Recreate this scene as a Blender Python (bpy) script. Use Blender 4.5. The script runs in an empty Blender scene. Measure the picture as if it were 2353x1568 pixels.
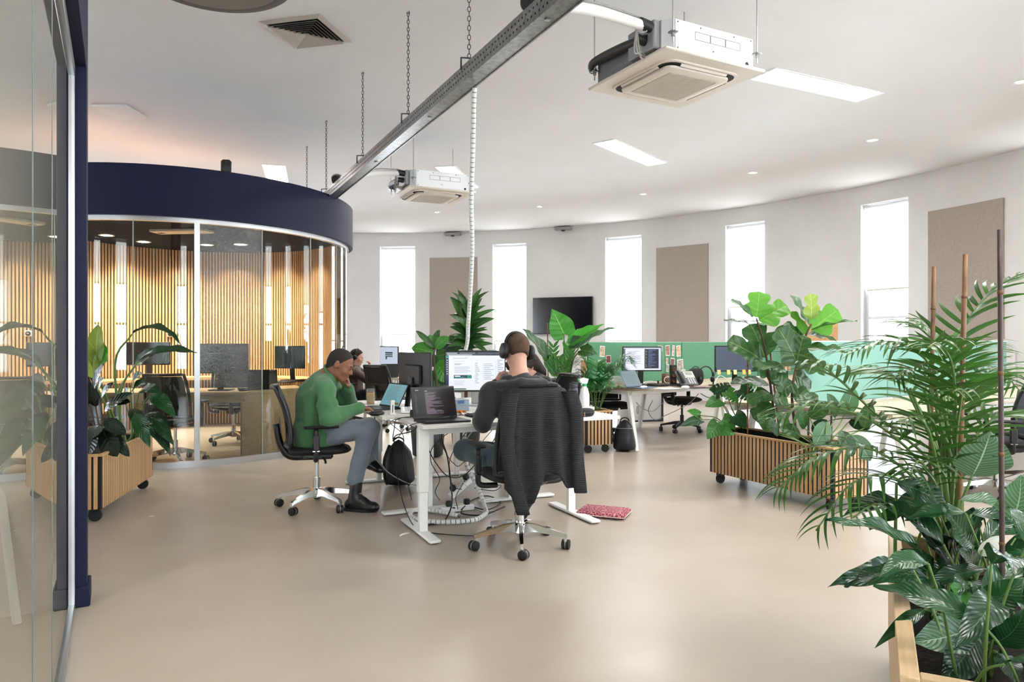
import bpy, bmesh, math, random
import numpy as np
from mathutils import Vector, Matrix

random.seed(7); rng = np.random.default_rng(7)
S = bpy.context.scene
COL = S.collection
PI = math.pi

# ---------------------------------------------------------------- camera, world, exposure
F, CX, CY, EYE = 1650.0, 1176.5, 784.0, 1.30          # focal length and centre in photo pixels, eye height
cam = bpy.data.cameras.new('camera'); cam.sensor_width = 36.0; cam.lens = 36.0*F/2353.0
cam.clip_start = 0.05
camo = bpy.data.objects.new('camera', cam); COL.objects.link(camo)
camo.location = (0, 0, EYE); camo.rotation_euler = (PI/2, 0, 0); S.camera = camo
world = bpy.data.worlds.new('sky'); S.world = world; world.use_nodes = True
bg = world.node_tree.nodes['Background']; bg.inputs[0].default_value = (.90, .95, 1.02, 1); bg.inputs[1].default_value = 5.0
S.view_settings.view_transform = 'Standard'; S.view_settings.look = 'None'
S.view_settings.gamma = 1.0; S.view_settings.use_curve_mapping = False
S.view_settings.exposure = 2.16
try:
    S.cycles.use_denoising = True; S.cycles.max_bounces = 6; S.cycles.diffuse_bounces = 3; S.cycles.glossy_bounces = 3; S.cycles.transparent_max_bounces = 12; S.cycles.use_adaptive_sampling = True; S.cycles.adaptive_threshold = .06; S.cycles.use_light_tree = False
    S.cycles.sample_clamp_indirect = 6.0; S.cycles.caustics_refractive = False; S.cycles.caustics_reflective = False
except Exception: pass

def at(x, y, d): return Vector(((x-CX)/F*d, d, EYE+(CY-y)/F*d))
def onz(x, y, z): d = (EYE-z)*F/(y-CY); return Vector(((x-CX)/F*d, d, z))

# ---------------------------------------------------------------- materials
def lin(c):
    if isinstance(c, str): c = [int(c[i:i+2], 16)/255 for i in (0, 2, 4)]
    return tuple((v/12.92 if v <= .04045 else ((v+.055)/1.055)**2.4) for v in c)
MATS = {}
def mat(name, col, rough=.5, metal=0., col2=None, nscale=8., stretch=(1, 1, 1), bump=0., bscale=60., spec=.5, rand=0., emit=0., emitcol=None, trans=0., alpha=1., sheen=0., coat=0., bstretch=None, coord='Object'):
    if name in MATS: return MATS[name]
    m = bpy.data.materials.new(name); m.use_nodes = True; nt = m.node_tree; N = nt.nodes; L = nt.links
    p = N['Principled BSDF']; c = lin(col)
    p.inputs['Base Color'].default_value = (*c, 1); p.inputs['Roughness'].default_value = rough; p.inputs['Metallic'].default_value = metal
    p.inputs['Specular IOR Level'].default_value = spec
    if coat: p.inputs['Coat Weight'].default_value = coat; p.inputs['Coat Roughness'].default_value = .15
    if sheen: p.inputs['Sheen Weight'].default_value = sheen
    tc = N.new('ShaderNodeTexCoord')
    out = None
    if col2:
        mp = N.new('ShaderNodeMapping'); mp.inputs['Scale'].default_value = stretch; L.new(tc.outputs[coord], mp.inputs[0])
        nz = N.new('ShaderNodeTexNoise'); nz.inputs['Scale'].default_value = nscale; nz.inputs['Detail'].default_value = 5; nz.inputs['Roughness'].default_value = .6
        L.new(mp.outputs[0], nz.inputs['Vector'])
        mr = N.new('ShaderNodeMapRange'); mr.inputs[1].default_value = .32; mr.inputs[2].default_value = .68; L.new(nz.outputs['Fac'], mr.inputs[0])
        mx = N.new('ShaderNodeMix'); mx.data_type = 'RGBA'; mx.inputs[6].default_value = (*c, 1); mx.inputs[7].default_value = (*lin(col2), 1)
        L.new(mr.outputs[0], mx.inputs[0]); out = mx.outputs[2]
        L.new(out, p.inputs['Base Color'])
    if rand:
        oi = N.new('ShaderNodeObjectInfo'); hs = N.new('ShaderNodeHueSaturation'); ma = N.new('ShaderNodeMapRange')
        ma.inputs[3].default_value = 1-rand; ma.inputs[4].default_value = 1+rand; L.new(oi.outputs['Random'], ma.inputs[0]); L.new(ma.outputs[0], hs.inputs['Value'])
        if out: L.new(out, hs.inputs['Color'])
        else: hs.inputs['Color'].default_value = (*c, 1)
        L.new(hs.outputs[0], p.inputs['Base Color'])
    if bump:
        nb = N.new('ShaderNodeTexNoise'); nb.inputs['Scale'].default_value = bscale; nb.inputs['Detail'].default_value = 3
        if bstretch:
            mb = N.new('ShaderNodeMapping'); mb.inputs['Scale'].default_value = bstretch; L.new(tc.outputs[coord], mb.inputs[0]); L.new(mb.outputs[0], nb.inputs['Vector'])
        else: L.new(tc.outputs[coord], nb.inputs['Vector'])
        bp = N.new('ShaderNodeBump'); bp.inputs['Strength'].default_value = bump; bp.inputs['Distance'].default_value = .01
        L.new(nb.outputs['Fac'], bp.inputs['Height']); L.new(bp.outputs[0], p.inputs['Normal'])
    if emit:
        p.inputs['Emission Color'].default_value = (*lin(emitcol or col), 1); p.inputs['Emission Strength'].default_value = emit
    if trans:                                            # thin cloth or leaf: part of the light passes through
        tr = N.new('ShaderNodeBsdfTranslucent'); tr.inputs[0].default_value = (*c, 1)
        ms = N.new('ShaderNodeMixShader'); ms.inputs[0].default_value = trans
        L.new(p.outputs[0], ms.inputs[1]); L.new(tr.outputs[0], ms.inputs[2]); L.new(ms.outputs[0], N['Material Output'].inputs[0])
    if alpha < 1: p.inputs['Alpha'].default_value = alpha
    MATS[name] = m; return m
def glassmat(name, tint='FFFFFF', rough=0., bump=0., bscale=40., ior=1.5, gain=1.):
    if name in MATS: return MATS[name]
    m = bpy.data.materials.new(name); m.use_nodes = True; nt = m.node_tree; N = nt.nodes; L = nt.links; N.remove(N['Principled BSDF'])
    fr = N.new('ShaderNodeFresnel'); fr.inputs[0].default_value = ior
    t = N.new('ShaderNodeBsdfTransparent'); t.inputs[0].default_value = (*lin(tint), 1)
    g = N.new('ShaderNodeBsdfGlossy'); g.inputs['Roughness'].default_value = rough
    ms = N.new('ShaderNodeMixShader')
    if gain != 1.:
        mu = N.new('ShaderNodeMath'); mu.operation = 'MULTIPLY'; mu.use_clamp = True; mu.inputs[1].default_value = gain
        L.new(fr.outputs[0], mu.inputs[0]); L.new(mu.outputs[0], ms.inputs[0])
    else: L.new(fr.outputs[0], ms.inputs[0])
    L.new(t.outputs[0], ms.inputs[1]); L.new(g.outputs[0], ms.inputs[2])
    L.new(ms.outputs[0], N['Material Output'].inputs[0])
    if bump:
        tc = N.new('ShaderNodeTexCoord'); nb = N.new('ShaderNodeTexNoise'); nb.inputs['Scale'].default_value = bscale; nb.inputs['Detail'].default_value = 2; nb.inputs['Distortion'].default_value = 1.5
        L.new(tc.outputs['Object'], nb.inputs['Vector'])
        bp = N.new('ShaderNodeBump'); bp.inputs['Strength'].default_value = bump; bp.inputs['Distance'].default_value = .02
        L.new(nb.outputs[0], bp.inputs['Height']); L.new(bp.outputs[0], g.inputs['Normal']); L.new(bp.outputs[0], fr.inputs['Normal'])
    MATS[name] = m; return m

# ---------------------------------------------------------------- mesh helpers
def basis(z, hint=Vector((0, 0, 1))):
    z = Vector(z).normalized()
    x = hint.cross(z)
    if x.length < 1e-5: x = Vector((1, 0, 0)).cross(z)
    x.normalize(); return x, z.cross(x), z
class MB:
    def __init__(s): s.v = []; s.f = []; s.m = []; s.uv = None
    def add(s, vs, fs, mi=0):
        o = len(s.v); s.v += [tuple(v) for v in vs]; s.f += [tuple(i+o for i in f) for f in fs]; s.m += [mi]*len(fs); return s
    def box(s, c, size, rz=0., b=0., mi=0, R=None):
        M = R if R is not None else Matrix.Rotation(rz, 3, 'Z'); c = Vector(c); h = Vector(size)*.5
        b = min(b, min(h)*.98)
        if b <= 0:
            vs = [Vector((sx*h.x, sy*h.y, sz*h.z)) for sx in (-1, 1) for sy in (-1, 1) for sz in (-1, 1)]
            fs = [(0, 1, 3, 2), (4, 6, 7, 5), (0, 4, 5, 1), (2, 3, 7, 6), (0, 2, 6, 4), (1, 5, 7, 3)]
        else:                                            # chamfered box, 26 faces
            vs = []; idx = {}
            for sx in (-1, 1):
                for sy in (-1, 1):
                    for sz in (-1, 1):
                        for a in range(3):
                            p = [sx*(h.x-b), sy*(h.y-b), sz*(h.z-b)]; p[a] = (sx, sy, sz)[a]*h[a]
                            idx[sx, sy, sz, a] = len(vs); vs.append(Vector(p))
            fs = []
            for a in range(3):
                o1, o2 = (a+1) % 3, (a+2) % 3
                for sg in (-1, 1):
                    q = []
                    for (u, w) in ((-1, -1), (1, -1), (1, 1), (-1, 1)):
                        k = [0, 0, 0]; k[a] = sg; k[o1] = u; k[o2] = w; q.append(idx[(*k, a)])
                    fs.append(q if sg > 0 else q[::-1])
                for u in (-1, 1):
                    for w in (-1, 1):                    # edge along axis a
                        k1 = [0]*3; k2 = [0]*3; k1[a] = -1; k2[a] = 1
                        for k in (k1, k2): k[o1] = u; k[o2] = w
                        q = [idx[(*k1, o1)], idx[(*k2, o1)], idx[(*k2, o2)], idx[(*k1, o2)]]
                        fs.append(q if u*w < 0 else q[::-1])
            for sx in (-1, 1):
                for sy in (-1, 1):
                    for sz in (-1, 1):
                        q = [idx[sx, sy, sz, a] for a in range(3)]; fs.append(q if sx*sy*sz > 0 else q[::-1])
        return s.add([M @ v + c for v in vs], fs, mi)
    def bar(s, p0, p1, w, h, b=0., hint=Vector((0, 0, 1)), mi=0):     # box between two points, h along hint
        p0 = Vector(p0); p1 = Vector(p1); x, y, z = basis(p1-p0, hint)
        R = Matrix((x, y, z)).transposed(); return s.box((p0+p1)/2, (w, h, (p1-p0).length), R=R, b=b, mi=mi)
    def cyl(s, p0, p1, r0, r1=None, n=16, caps=True, mi=0):
        r1 = r0 if r1 is None else r1; p0 = Vector(p0); p1 = Vector(p1); x, y, z = basis(p1-p0)
        vs = [p + (x*math.cos(2*PI*i/n)+y*math.sin(2*PI*i/n))*r for p, r in ((p0, r0), (p1, r1)) for i in range(n)]
        fs = [(i, (i+1) % n, n+(i+1) % n, n+i) for i in range(n)]
        if caps: fs += [tuple(range(n))[::-1], tuple(range(n, 2*n))]
        return s.add(vs, fs, mi)
    def lathe(s, prof, n=24, c=(0, 0, 0), axis=(0, 0, 1), caps=True, mi=0, ang=2*PI):
        x, y, z = basis(axis, Vector((0, 1, 0)) if abs(Vector(axis).normalized().z) > .9 else Vector((0, 0, 1))); c = Vector(c)
        vs = [c + z*h + (x*math.cos(2*PI*i/n)+y*math.sin(2*PI*i/n))*r for r, h in prof for i in range(n)]; k = len(prof)
        fs = [(j*n+i, j*n+(i+1) % n, (j+1)*n+(i+1) % n, (j+1)*n+i) for j in range(k-1) for i in range(n)]
        if caps: fs += [tuple(range(n))[::-1], tuple(range((k-1)*n, k*n))]
        return s.add(vs, fs, mi)
    def tube(s, pts, r, n=8, caps=True, mi=0, closed=False):
        pts = [Vector(p) for p in pts]; k = len(pts); rs = r if isinstance(r, (list, tuple)) else [r]*k
        vs = []; up = None
        for i, p in enumerate(pts):
            if closed: t = pts[(i+1) % k]-pts[i-1]
            else: t = pts[min(i+1, k-1)]-pts[max(i-1, 0)]
            t = t.normalized() if t.length > 1e-9 else Vector((0, 0, 1))
            if up is None: up = basis(t)[0]
            up = (up-t*up.dot(t)); up = up.normalized() if up.length > 1e-6 else basis(t)[0]
            w = t.cross(up)
            vs += [p+(up*math.cos(2*PI*j/n)+w*math.sin(2*PI*j/n))*rs[i] for j in range(n)]
        fs = [(i*n+j, i*n+(j+1) % n, ((i+1) % k)*n+(j+1) % n, ((i+1) % k)*n+j) for i in range(k if closed else k-1) for j in range(n)]
        if caps and not closed: fs += [tuple(range(n))[::-1], tuple(range((k-1)*n, k*n))]
        return s.add(vs, fs, mi)
    def ball(s, c, r, n=12, m=8, mi=0, R=None):
        c = Vector(c); r = Vector((r, r, r)) if not hasattr(r, '__len__') else Vector(r); vs = []; fs = []
        for j in range(1, m):
            for i in range(n):
                a = 2*PI*i/n; b = PI*j/m; p = Vector((r.x*math.sin(b)*math.cos(a), r.y*math.sin(b)*math.sin(a), -r.z*math.cos(b)))
                vs.append(c+(R @ p if R else p))
        for j in range(m-2):
            for i in range(n): fs.append((j*n+i, j*n+(i+1) % n, (j+1)*n+(i+1) % n, (j+1)*n+i))
        b0 = len(vs); z = Vector((0, 0, r.z)); z = R @ z if R else z; vs += [c-z, c+z]
        for i in range(n): fs += [(b0, (i+1) % n, i), (b0+1, (m-2)*n+i, (m-2)*n+(i+1) % n)]
        return s.add(vs, fs, mi)
    def prism(s, poly, z0, z1, mi=0, M=None):            # polygon (x,y) extruded along z; M maps to place
        n = len(poly); vs = [Vector((x, y, z)) for z in (z0, z1) for x, y in poly]
        if M is not None: vs = [M @ v for v in vs]
        fs = [(i, (i+1) % n, n+(i+1) % n, n+i) for i in range(n)]+[tuple(range(n))[::-1], tuple(range(n, 2*n))]
        return s.add(vs, fs, mi)
    def grid(s, fn, nu, nv, uv=False, mi=0, closeu=False):  # fn(u,v) with u,v in 0..1
        vs = [fn(i/nu, j/nv) for j in range(nv+1) for i in range(nu+1)]
        fs = [(j*(nu+1)+i, j*(nu+1)+i+1, (j+1)*(nu+1)+i+1, (j+1)*(nu+1)+i) for j in range(nv) for i in range(nu)]
        o = len(s.v)
        if uv:
            s.uv = s.uv or {}
            for j in range(nv+1):
                for i in range(nu+1): s.uv[o+j*(nu+1)+i] = (i/nu, j/nv)
        return s.add(vs, fs, mi)
    def mesh(s, name, mats, smooth=False):
        me = bpy.data.meshes.new(name); me.from_pydata(s.v, [], s.f)
        mats = mats if isinstance(mats, (list, tuple)) else [mats]
        for m in mats: me.materials.append(m)
        if len(mats) > 1: me.polygons.foreach_set('material_index', s.m)
        if s.uv:
            ul = me.uv_layers.new(name='uv'); vi = np.empty(len(me.loops), int); me.loops.foreach_get('vertex_index', vi)
            arr = np.zeros((len(s.v), 2)); 
            for k, q in s.uv.items(): arr[k] = q
            ul.data.foreach_set('uv', arr[vi].ravel())
        if smooth: me.polygons.foreach_set('use_smooth', [True]*len(me.polygons)); 
        me.update()
        if smooth == 'auto':
            try: me.set_sharp_from_angle(angle=math.radians(38))
            except Exception: pass
        return me
    def build(s, name, mats, parent=None, smooth='auto', label=None):
        o = bpy.data.objects.new(name, s.mesh(name, mats, smooth)); COL.objects.link(o)
        if parent is not None: o.parent = parent
        if label: o['label'] = label
        return o
def tag(o, label=None, cat=None, group=None, kind=None):
    if label: o['label'] = label
    if cat: o['category'] = cat
    if group: o['group'] = group
    if kind: o['kind'] = kind
    return o
def empty(name, loc=(0, 0, 0), rz=0., label=None, cat=None, group=None, kind=None):
    o = bpy.data.objects.new(name, None); COL.objects.link(o); o.location = loc; o.rotation_euler = (0, 0, rz); o.empty_display_size = .1
    return tag(o, label, cat, group, kind)
def inst(name, me, parent=None, loc=(0, 0, 0), rot=None, scale=None, M=None):
    o = bpy.data.objects.new(name, me); COL.objects.link(o)
    if parent is not None: o.parent = parent
    if M is not None: o.matrix_local = M
    else:
        o.location = loc
        if rot is not None: o.rotation_euler = rot
        if scale is not None: o.scale = scale if hasattr(scale, '__len__') else (scale,)*3
    return o
def copy_tree(o, parent=None, loc=None, rz=None, label=None, skip=()):
    c = o.copy(); COL.objects.link(c); c.parent = parent
    if loc is not None: c.location = loc
    if rz is not None: c.rotation_euler = (0, 0, rz)
    if label: c['label'] = label
    for ch in o.children:
        if ch.name.split('.')[0] not in skip: copy_tree(ch, c)
    return c
def spline(pts, n=8):                                    # Catmull-Rom through points
    P = [Vector(p) for p in pts]; P = [P[0]*2-P[1]]+P+[P[-1]*2-P[-2]]; out = []
    for i in range(1, len(P)-2):
        a, b, c, d = P[i-1:i+3]
        for k in range(n):
            t = k/n; out.append(.5*((2*b)+(c-a)*t+(2*a-5*b+4*c-d)*t*t+(3*b-a-3*c+d)*t**3))
    out.append(P[-2]); return out

# ---------------------------------------------------------------- palette
M_wall = mat('wall paint', 'E8E6E5', .85, col2='E0DEDC', nscale=1.3, bump=.03, bscale=25)
M_ceil = mat('ceiling paint', 'E2E0E0', .9, col2='DCDAD9', nscale=.8, bump=.05, bscale=6)
M_white = mat('white lacquer', 'ECEBE8', .38)
M_frame = mat('white window frame', 'EDEFF2', .4)
M_navy = mat('navy paint', '0E1231', .6, spec=.25, bump=.02, bscale=120)
M_alu = mat('brushed aluminium', 'B9BABA', .32, .9)
M_chrome = mat('polished aluminium', 'D2D2D2', .12, 1.)
M_black = mat('black plastic', '17171A', .42)
M_blackm = mat('black matt', '0E0E10', .7)
M_mesh = mat('black mesh fabric', '1B1B1E', .8, bump=.3, bscale=400)
M_galv = mat('galvanised steel', 'A8A9A8', .3, .9, col2='7E8080', nscale=22, bump=.1, bscale=90)
M_dark = mat('dark grey metal', '3C3F42', .5, .4)
M_rubber = mat('rubber', '101012', .6)
M_oak = mat('oak slat', 'D0A97C', .5, col2='B98F62', nscale=5, stretch=(14, 14, .7), rand=.10, bump=.05, bscale=90)
M_oakt = mat('oak board', 'CDA877', .45, col2='B48D5C', nscale=4, stretch=(1.2, 14, 14), bump=.04, bscale=80)
M_pine = mat('pine board', 'CFB48E', .5, col2='BE9E74', nscale=4, stretch=(1, 12, 12))
M_felt = mat('grey felt', 'B5A9A0', .95, col2='A2968D', nscale=60, bump=.25, bscale=160)
M_soil = mat('potting soil', '241C16', .95, col2='120D0A', nscale=60, bump=.8, bscale=90)
M_blacktile = mat('black backing', '121212', .8)

# ================================================================ ROOM SHELL
CEIL = 4.10
RC = Vector((-3.6, 7.2)); RR = 11.5                       # the round hall
def wall_ang(xp):
    k = (xp-CX)/F; d = Vector((k, 1)); A = d.dot(d); B = -2*d.dot(RC); C = RC.dot(RC)-RR*RR
    t = (-B+math.sqrt(B*B-4*A*C))/(2*A); p = d*t-RC; return math.atan2(p.y, p.x)
def wp(a, r=RR, z=0.): return Vector((RC.x+r*math.cos(a), RC.y+r*math.sin(a), z))

M_floor = mat('poured floor', 'B3A799', .36, col2='A39686', nscale=.55, bump=.05, bscale=5, spec=.5)
nt = M_floor.node_tree                                   # trowel marks: a second, finer mottling over the first, and uneven polish
_n = nt.nodes.new('ShaderNodeTexNoise'); _n.inputs['Scale'].default_value = 2.2; _n.inputs['Detail'].default_value = 8
_r = nt.nodes.new('ShaderNodeMapRange'); _r.inputs[3].default_value = .26; _r.inputs[4].default_value = .44
nt.links.new(nt.nodes['Texture Coordinate'].outputs['Object'], _n.inputs['Vector']); nt.links.new(_n.outputs[0], _r.inputs[0]); nt.links.new(_r.outputs[0], nt.nodes['Principled BSDF'].inputs['Roughness'])
ring = [(RC.x+(RR+.35)*math.cos(2*PI*i/96), RC.y+(RR+.35)*math.sin(2*PI*i/96)) for i in range(96)]
tag(MB().prism(ring, -.12, 0).build('floor', M_floor), 'smooth beige poured floor of the round hall', kind='structure')
tag(MB().prism(ring, CEIL, CEIL+.12).build('ceiling', M_ceil), 'flat off white plaster ceiling of the round hall', kind='structure')

WZ0, WZ1 = .55, 3.76
front = [(873, 954, 768), (1132, 1209, 783), (1391, 1474, 782), (1667, 1757, 704), (1978, 2087, 663)]
wins = [(wall_ang(b), wall_ang(a), y) for a, b, y in front]   # angles grow to the left
half = .5*np.mean([a1-a0 for a0, a1, _ in wins]); step = np.mean(np.diff([.5*(a0+a1) for a0, a1, _ in wins[::-1]]))
a = .5*(wins[0][0]+wins[0][1]); lo = .5*(wins[-1][0]+wins[-1][1]); extra = []
n_more = int((2*PI-(a-lo))/step)-1; st = (2*PI-(a-lo))/(n_more+1)
for i in range(1, n_more+1): extra.append((a+st*i-half, a+st*i+half, None))
M_sky = mat('window bar', 'E8ECF0', .4)
wm = MB(); allw = sorted([(a0, a1) for a0, a1, _ in wins+extra])
edges = []; 
for i, (a0, a1) in enumerate(allw):
    nx = allw[(i+1) % len(allw)][0]+(2*PI if i == len(allw)-1 else 0); edges.append((a1, nx))
def arc(mb, a0, a1, z0, z1, r=RR):
    n = max(1, int(math.ceil((a1-a0)/.04))); mb.grid(lambda u, v: wp(a0+(a1-a0)*u, r, z0+(z1-z0)*v), n, 1)
for a0, a1 in edges: arc(wm, a0, a1, 0, CEIL)
for a0, a1 in allw:
    arc(wm, a0, a1, 0, WZ0); arc(wm, a0, a1, WZ1, CEIL); ro = RR+.3
    for aa in (a0, a1): wm.add([wp(aa, RR, WZ0), wp(aa, ro, WZ0), wp(aa, ro, WZ1), wp(aa, RR, WZ1)], [(0, 1, 2, 3)])
    for z in (WZ0, WZ1): wm.add([wp(a0, RR, z), wp(a1, RR, z), wp(a1, ro, z), wp(a0, ro, z)], [(0, 1, 2, 3)])
tag(wm.build('wall_round', M_wall), 'curved white wall of the hall with tall narrow windows', kind='structure')

M_blind = mat('roller blind cloth', 'F4F3EE', .9, trans=.6, emit=1.3, emitcol='FAFBFF')  # emission put into the cloth stands in for daylight behind it
M_pane = glassmat('window glass', 'F6FAFC')
for i, (a0, a1, yb) in enumerate(wins+extra):
    p0, p1 = wp(a1, RR+.2), wp(a0, RR+.2); mid = (p0+p1)/2; w = (p1-p0).length; dx = (p1-p0).normalized()
    e = empty('window_%d' % (i+1), mid, math.atan2(dx.y, dx.x), 'tall narrow white framed window in the curved wall', kind='structure')
    fb = MB(); t = .05
    for x in (-w/2+t/2, w/2-t/2): fb.box((x, 0, (WZ0+WZ1)/2), (t, .07, WZ1-WZ0), b=.004)
    fb.build('frame', M_frame, e)
    for z in (WZ0+t/2, 1.72, 2.72, WZ1-t/2): MB().box((0, 0, z), (w-2*t, .06, t), b=.004).build('transom', M_frame, e)
    for z0, z1 in ((WZ0+t, 1.695), (1.745, 2.695), (2.745, WZ1-t)): MB().box((0, .01, (z0+z1)/2), (w-2*t, .008, z1-z0)).build('pane', M_pane, e)
    MB().box((0, -.12, WZ0-.012), (w, .36, .03), b=.006).build('window_sill', M_frame, e)
    zb = (EYE+(CY-yb)/F*mid.y) if yb else 2.7
    MB().cyl((-w/2+.03, -.1, WZ1-.05), (w/2-.03, -.1, WZ1-.05), .032, n=14).build('blind_roller', M_frame, e)
    MB().box((0, -.085, (zb+WZ1-.05)/2), (w-.09, .003, WZ1-.05-zb)).build('blind', M_blind, e)
    MB().box((0, -.085, zb-.012), (w-.09, .018, .03), b=.006).build('blind_bar', mat('cream blind bar', 'D8D3C6', .5), e)

# felt panels, screen, small things on the curved wall
def wallthing(name, x0, x1, z0, z1, th, m, label, cat, group=None, parent=None):
    a1, a0 = wall_ang(x0), wall_ang(x1); mb = MB(); n = 8
    def ringgrid(r): return lambda u, v: wp(a0+(a1-a0)*u, r, z0+(z1-z0)*v)
    mb.grid(ringgrid(RR-th), n, 1)
    mb.grid(lambda u, v: wp(a0+(a1-a0)*u, RR-th*v, z1), n, 1); mb.grid(lambda u, v: wp(a0+(a1-a0)*u, RR-th*v, z0), n, 1)
    for aa in (a0, a1): mb.grid(lambda u, v: wp(aa, RR-th*u, z0+(z1-z0)*v), 1, 1)
    return tag(mb.build(name, m, parent), label, cat, group)
wallthing('acoustic_panel', 988, 1097, .95, 3.45, .03, M_felt, 'grey felt acoustic panel behind the tall dracaena', 'wall panel', 'felt panels on the curved wall')
wallthing('acoustic_panel', 1509, 1628, .95, 3.42, .03, M_felt, 'grey felt acoustic panel above the pinned photos on the green screen', 'wall panel', 'felt panels on the curved wall')
wallthing('acoustic_panel', 2135, 2308, .95, 3.44, .03, M_felt, 'grey felt acoustic panel behind the bamboo stakes', 'wall panel', 'felt panels on the curved wall')
# flat wall frame helper: an Empty on the wall facing inwards (local x along the wall, local y towards the room)
def wallempty(name, xp, z, off, label, cat, group=None):
    a = wall_ang(xp); p = wp(a, RR-off, z); return empty(name, p, a+PI/2, label, cat, group)
tv = wallempty('wall_screen', 1296.5, 1.92, .12, 'large black television screen on the curved wall', 'screen')
MB().box((0, 0, 0), (1.56, .06, .90), b=.012).build('body', M_black, tv)
MB().box((0, .032, 0), (1.53, .004, .87)).build('display', mat('dark glossy screen', '0B0B0E', .12, spec=.6), tv)
MB().box((0, -.06, 0), (.5, .1, .3)).build('bracket', M_dark, tv)
for xp, hh in ((1043, 0), (1298, 1)):
    t = wallempty('ceiling_sensor', xp, CEIL-.06, .12, 'small grey sensor box at the ceiling edge '+('above the television' if hh else 'above the felt panel and dracaena'), 'sensor', 'sensor boxes')
    MB().box((0, 0, 0), (.42, .16, .07), b=.015).build('housing', mat('grey plastic', '9C9C9C', .5), t); MB().lathe([(.05, 0), (.05, -.02), (.02, -.035)], 14, (0, 0, -.03)).build('lens', M_dark, t)
t = wallempty('switch_box', 2322, .86, .03, 'white thermostat box on the wall beside the mint screen', 'switch')
MB().box((0, 0, 0), (.2, .05, .56), b=.01).build('housing', M_white, t); MB().box((0, .03, -.05), (.12, .01, .16), b=.003).build('cover', mat('pale grey plastic', 'CFCDCA', .5), t)
t = empty('radiator', (-3.75, 18.0, 0), .02, 'low white panel radiator under the window behind the far desk', 'radiator')
mb = MB(); mb.box((0, .05, .33), (2.6, .04, .5)); mb.box((0, -.03, .58), (2.6, .12, .02)); mb.build('panel', M_white, t)
for i in range(44):
    f_ = MB().box((-1.26+i*.0586, -.03, .33), (.034, .05, .48), b=.008).build('fin', M_white, t)
MB().cyl((-1.2, 0, 0), (-1.2, 0, .12), .02).build('pipe', M_white, t); MB().cyl((1.2, 0, 0), (1.2, 0, .12), .02).build('pipe', M_white, t)

# ---------------------------------------------------------------- ceiling lights
M_led = mat('light panel', 'FFFFFF', .5, emit=15., emitcol='FFFCF8')
HUB = Vector((-1.6, 5.5))
def light_panel(x, y, ang, length, label):
    t = empty('ceiling_light', (x, y, CEIL), ang, label, 'ceiling light', 'recessed light panels')
    fr = MB(); w = .31
    for sx in (-1, 1): fr.box((sx*(length/2+.012), 0, -.004), (.024, w+.05, .012))
    for sy in (-1, 1): fr.box((0, sy*(w/2+.012), -.004), (length, .024, .012))
    fr.build('trim', M_white, t); MB().box((0, 0, -.003), (length, w, .006)).build('diffuser', M_led, t)
light_panel(3.36, 7.87, math.radians(26.4), 1.62, 'long lit ceiling panel beside the nearer air conditioner')
light_panel(1.79, 10.7, math.radians(52), 1.62, 'lit ceiling panel above the television and taro plant')
light_panel(-.92, 12.3, math.radians(79), 1.62, 'lit ceiling panel behind the farther air conditioner')
light_panel(-4.0, 12.2, math.radians(105), 1.62, 'lit ceiling panel above the navy round room')
for an, r in ((0, 5.4), (-27, 5.6), (-54, 5.8), (-80, 5.6), (-106, 5.4), (155, 7.5)):  # unseen panels continuing the radial ring, added for more light
    q = math.radians(an); light_panel(HUB.x+r*math.cos(q), HUB.y+r*math.sin(q), q, 1.62, 'added lit ceiling panel, unseen, over the near half of the hall')
dl = ['above the farther air conditioner', 'left of the lit panel over the television', 'between the two long lit panels', 'above the fourth window', 'above the window with the raised blind', 'at the picture edge']
M_spot = mat('spot lamp', 'FFFFFF', .4, emit=22., emitcol='FFF8EC')
for (x, y), w in zip(((1004, 488), (1240, 475), (1478, 446), (1730, 397), (2005, 322), (2345, 188)), dl):
    p = onz(x, y, CEIL); t = empty('downlight', p, 0, 'small round recessed downlight '+w, 'downlight', 'round downlights')
    MB().lathe([(.04, -.004), (.075, -.006), (.078, 0), (.04, 0)], 20, caps=False).build('ring', M_white, t); MB().lathe([(.041, -.001), (.041, -.003)], 20).build('lens', M_spot, t)

# air diffuser, hatch, round pendant
t = empty('air_diffuser', (-1.86, 6.5, CEIL), math.radians(-14), 'square grey louvred air diffuser in the ceiling', 'air vent')
M_vent = mat('vent metal', 'B5AFA6', .5); fr = MB(); hs = .3
for k in range(4):
    R = Matrix.Rotation(k*PI/2, 3, 'Z'); fr.add([R @ Vector(v) for v in ((-hs, -hs, -.002), (hs, -hs, -.002), (hs-.05, -hs+.05, -.016), (-hs+.05, -hs+.05, -.016))], [(0, 1, 2, 3)])
fr.build('frame', M_vent, t); MB().box((0, 0, .0), (.5, .5, .004)).build('backing', M_blackm, t)
for j in range(7):
    a_ = .245-j*.034; b_ = a_-.030
    for k in range(4):
        R = Matrix.Rotation(k*PI/2, 3, 'Z'); z0, z1 = -.012, -.034
        MB().add([R @ Vector(v) for v in ((-a_, -a_, z1), (a_, -a_, z1), (b_, -b_, z0), (-b_, -b_, z0))], [(0, 1, 2, 3)]).build('slat', M_vent, t)
t = empty('access_hatch', (-4.72, 8.74, CEIL), .0, 'flush white access hatch in the ceiling above the navy room', 'hatch')
MB().box((-.05, 0, -.012), (.42, .5, .024), b=.005).build('cover', M_wall, t)
t = empty('pendant_disc', (-1.98, 4.72, 3.68), 0, 'round dark grey disc lamp hanging under the ceiling', 'pendant lamp')
MB().lathe([(.44, 0), (.50, .004), (.52, .02), (.52, .16), (.5, .18), (0.02, .18)], 48).build('shade', mat('grey felt shade', '5A544F', .85), t)
MB().lathe([(.43, .001), (.43, -.002)], 48).build('diffuser', mat('unlit diffuser', '7A746D', .6), t)
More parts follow.
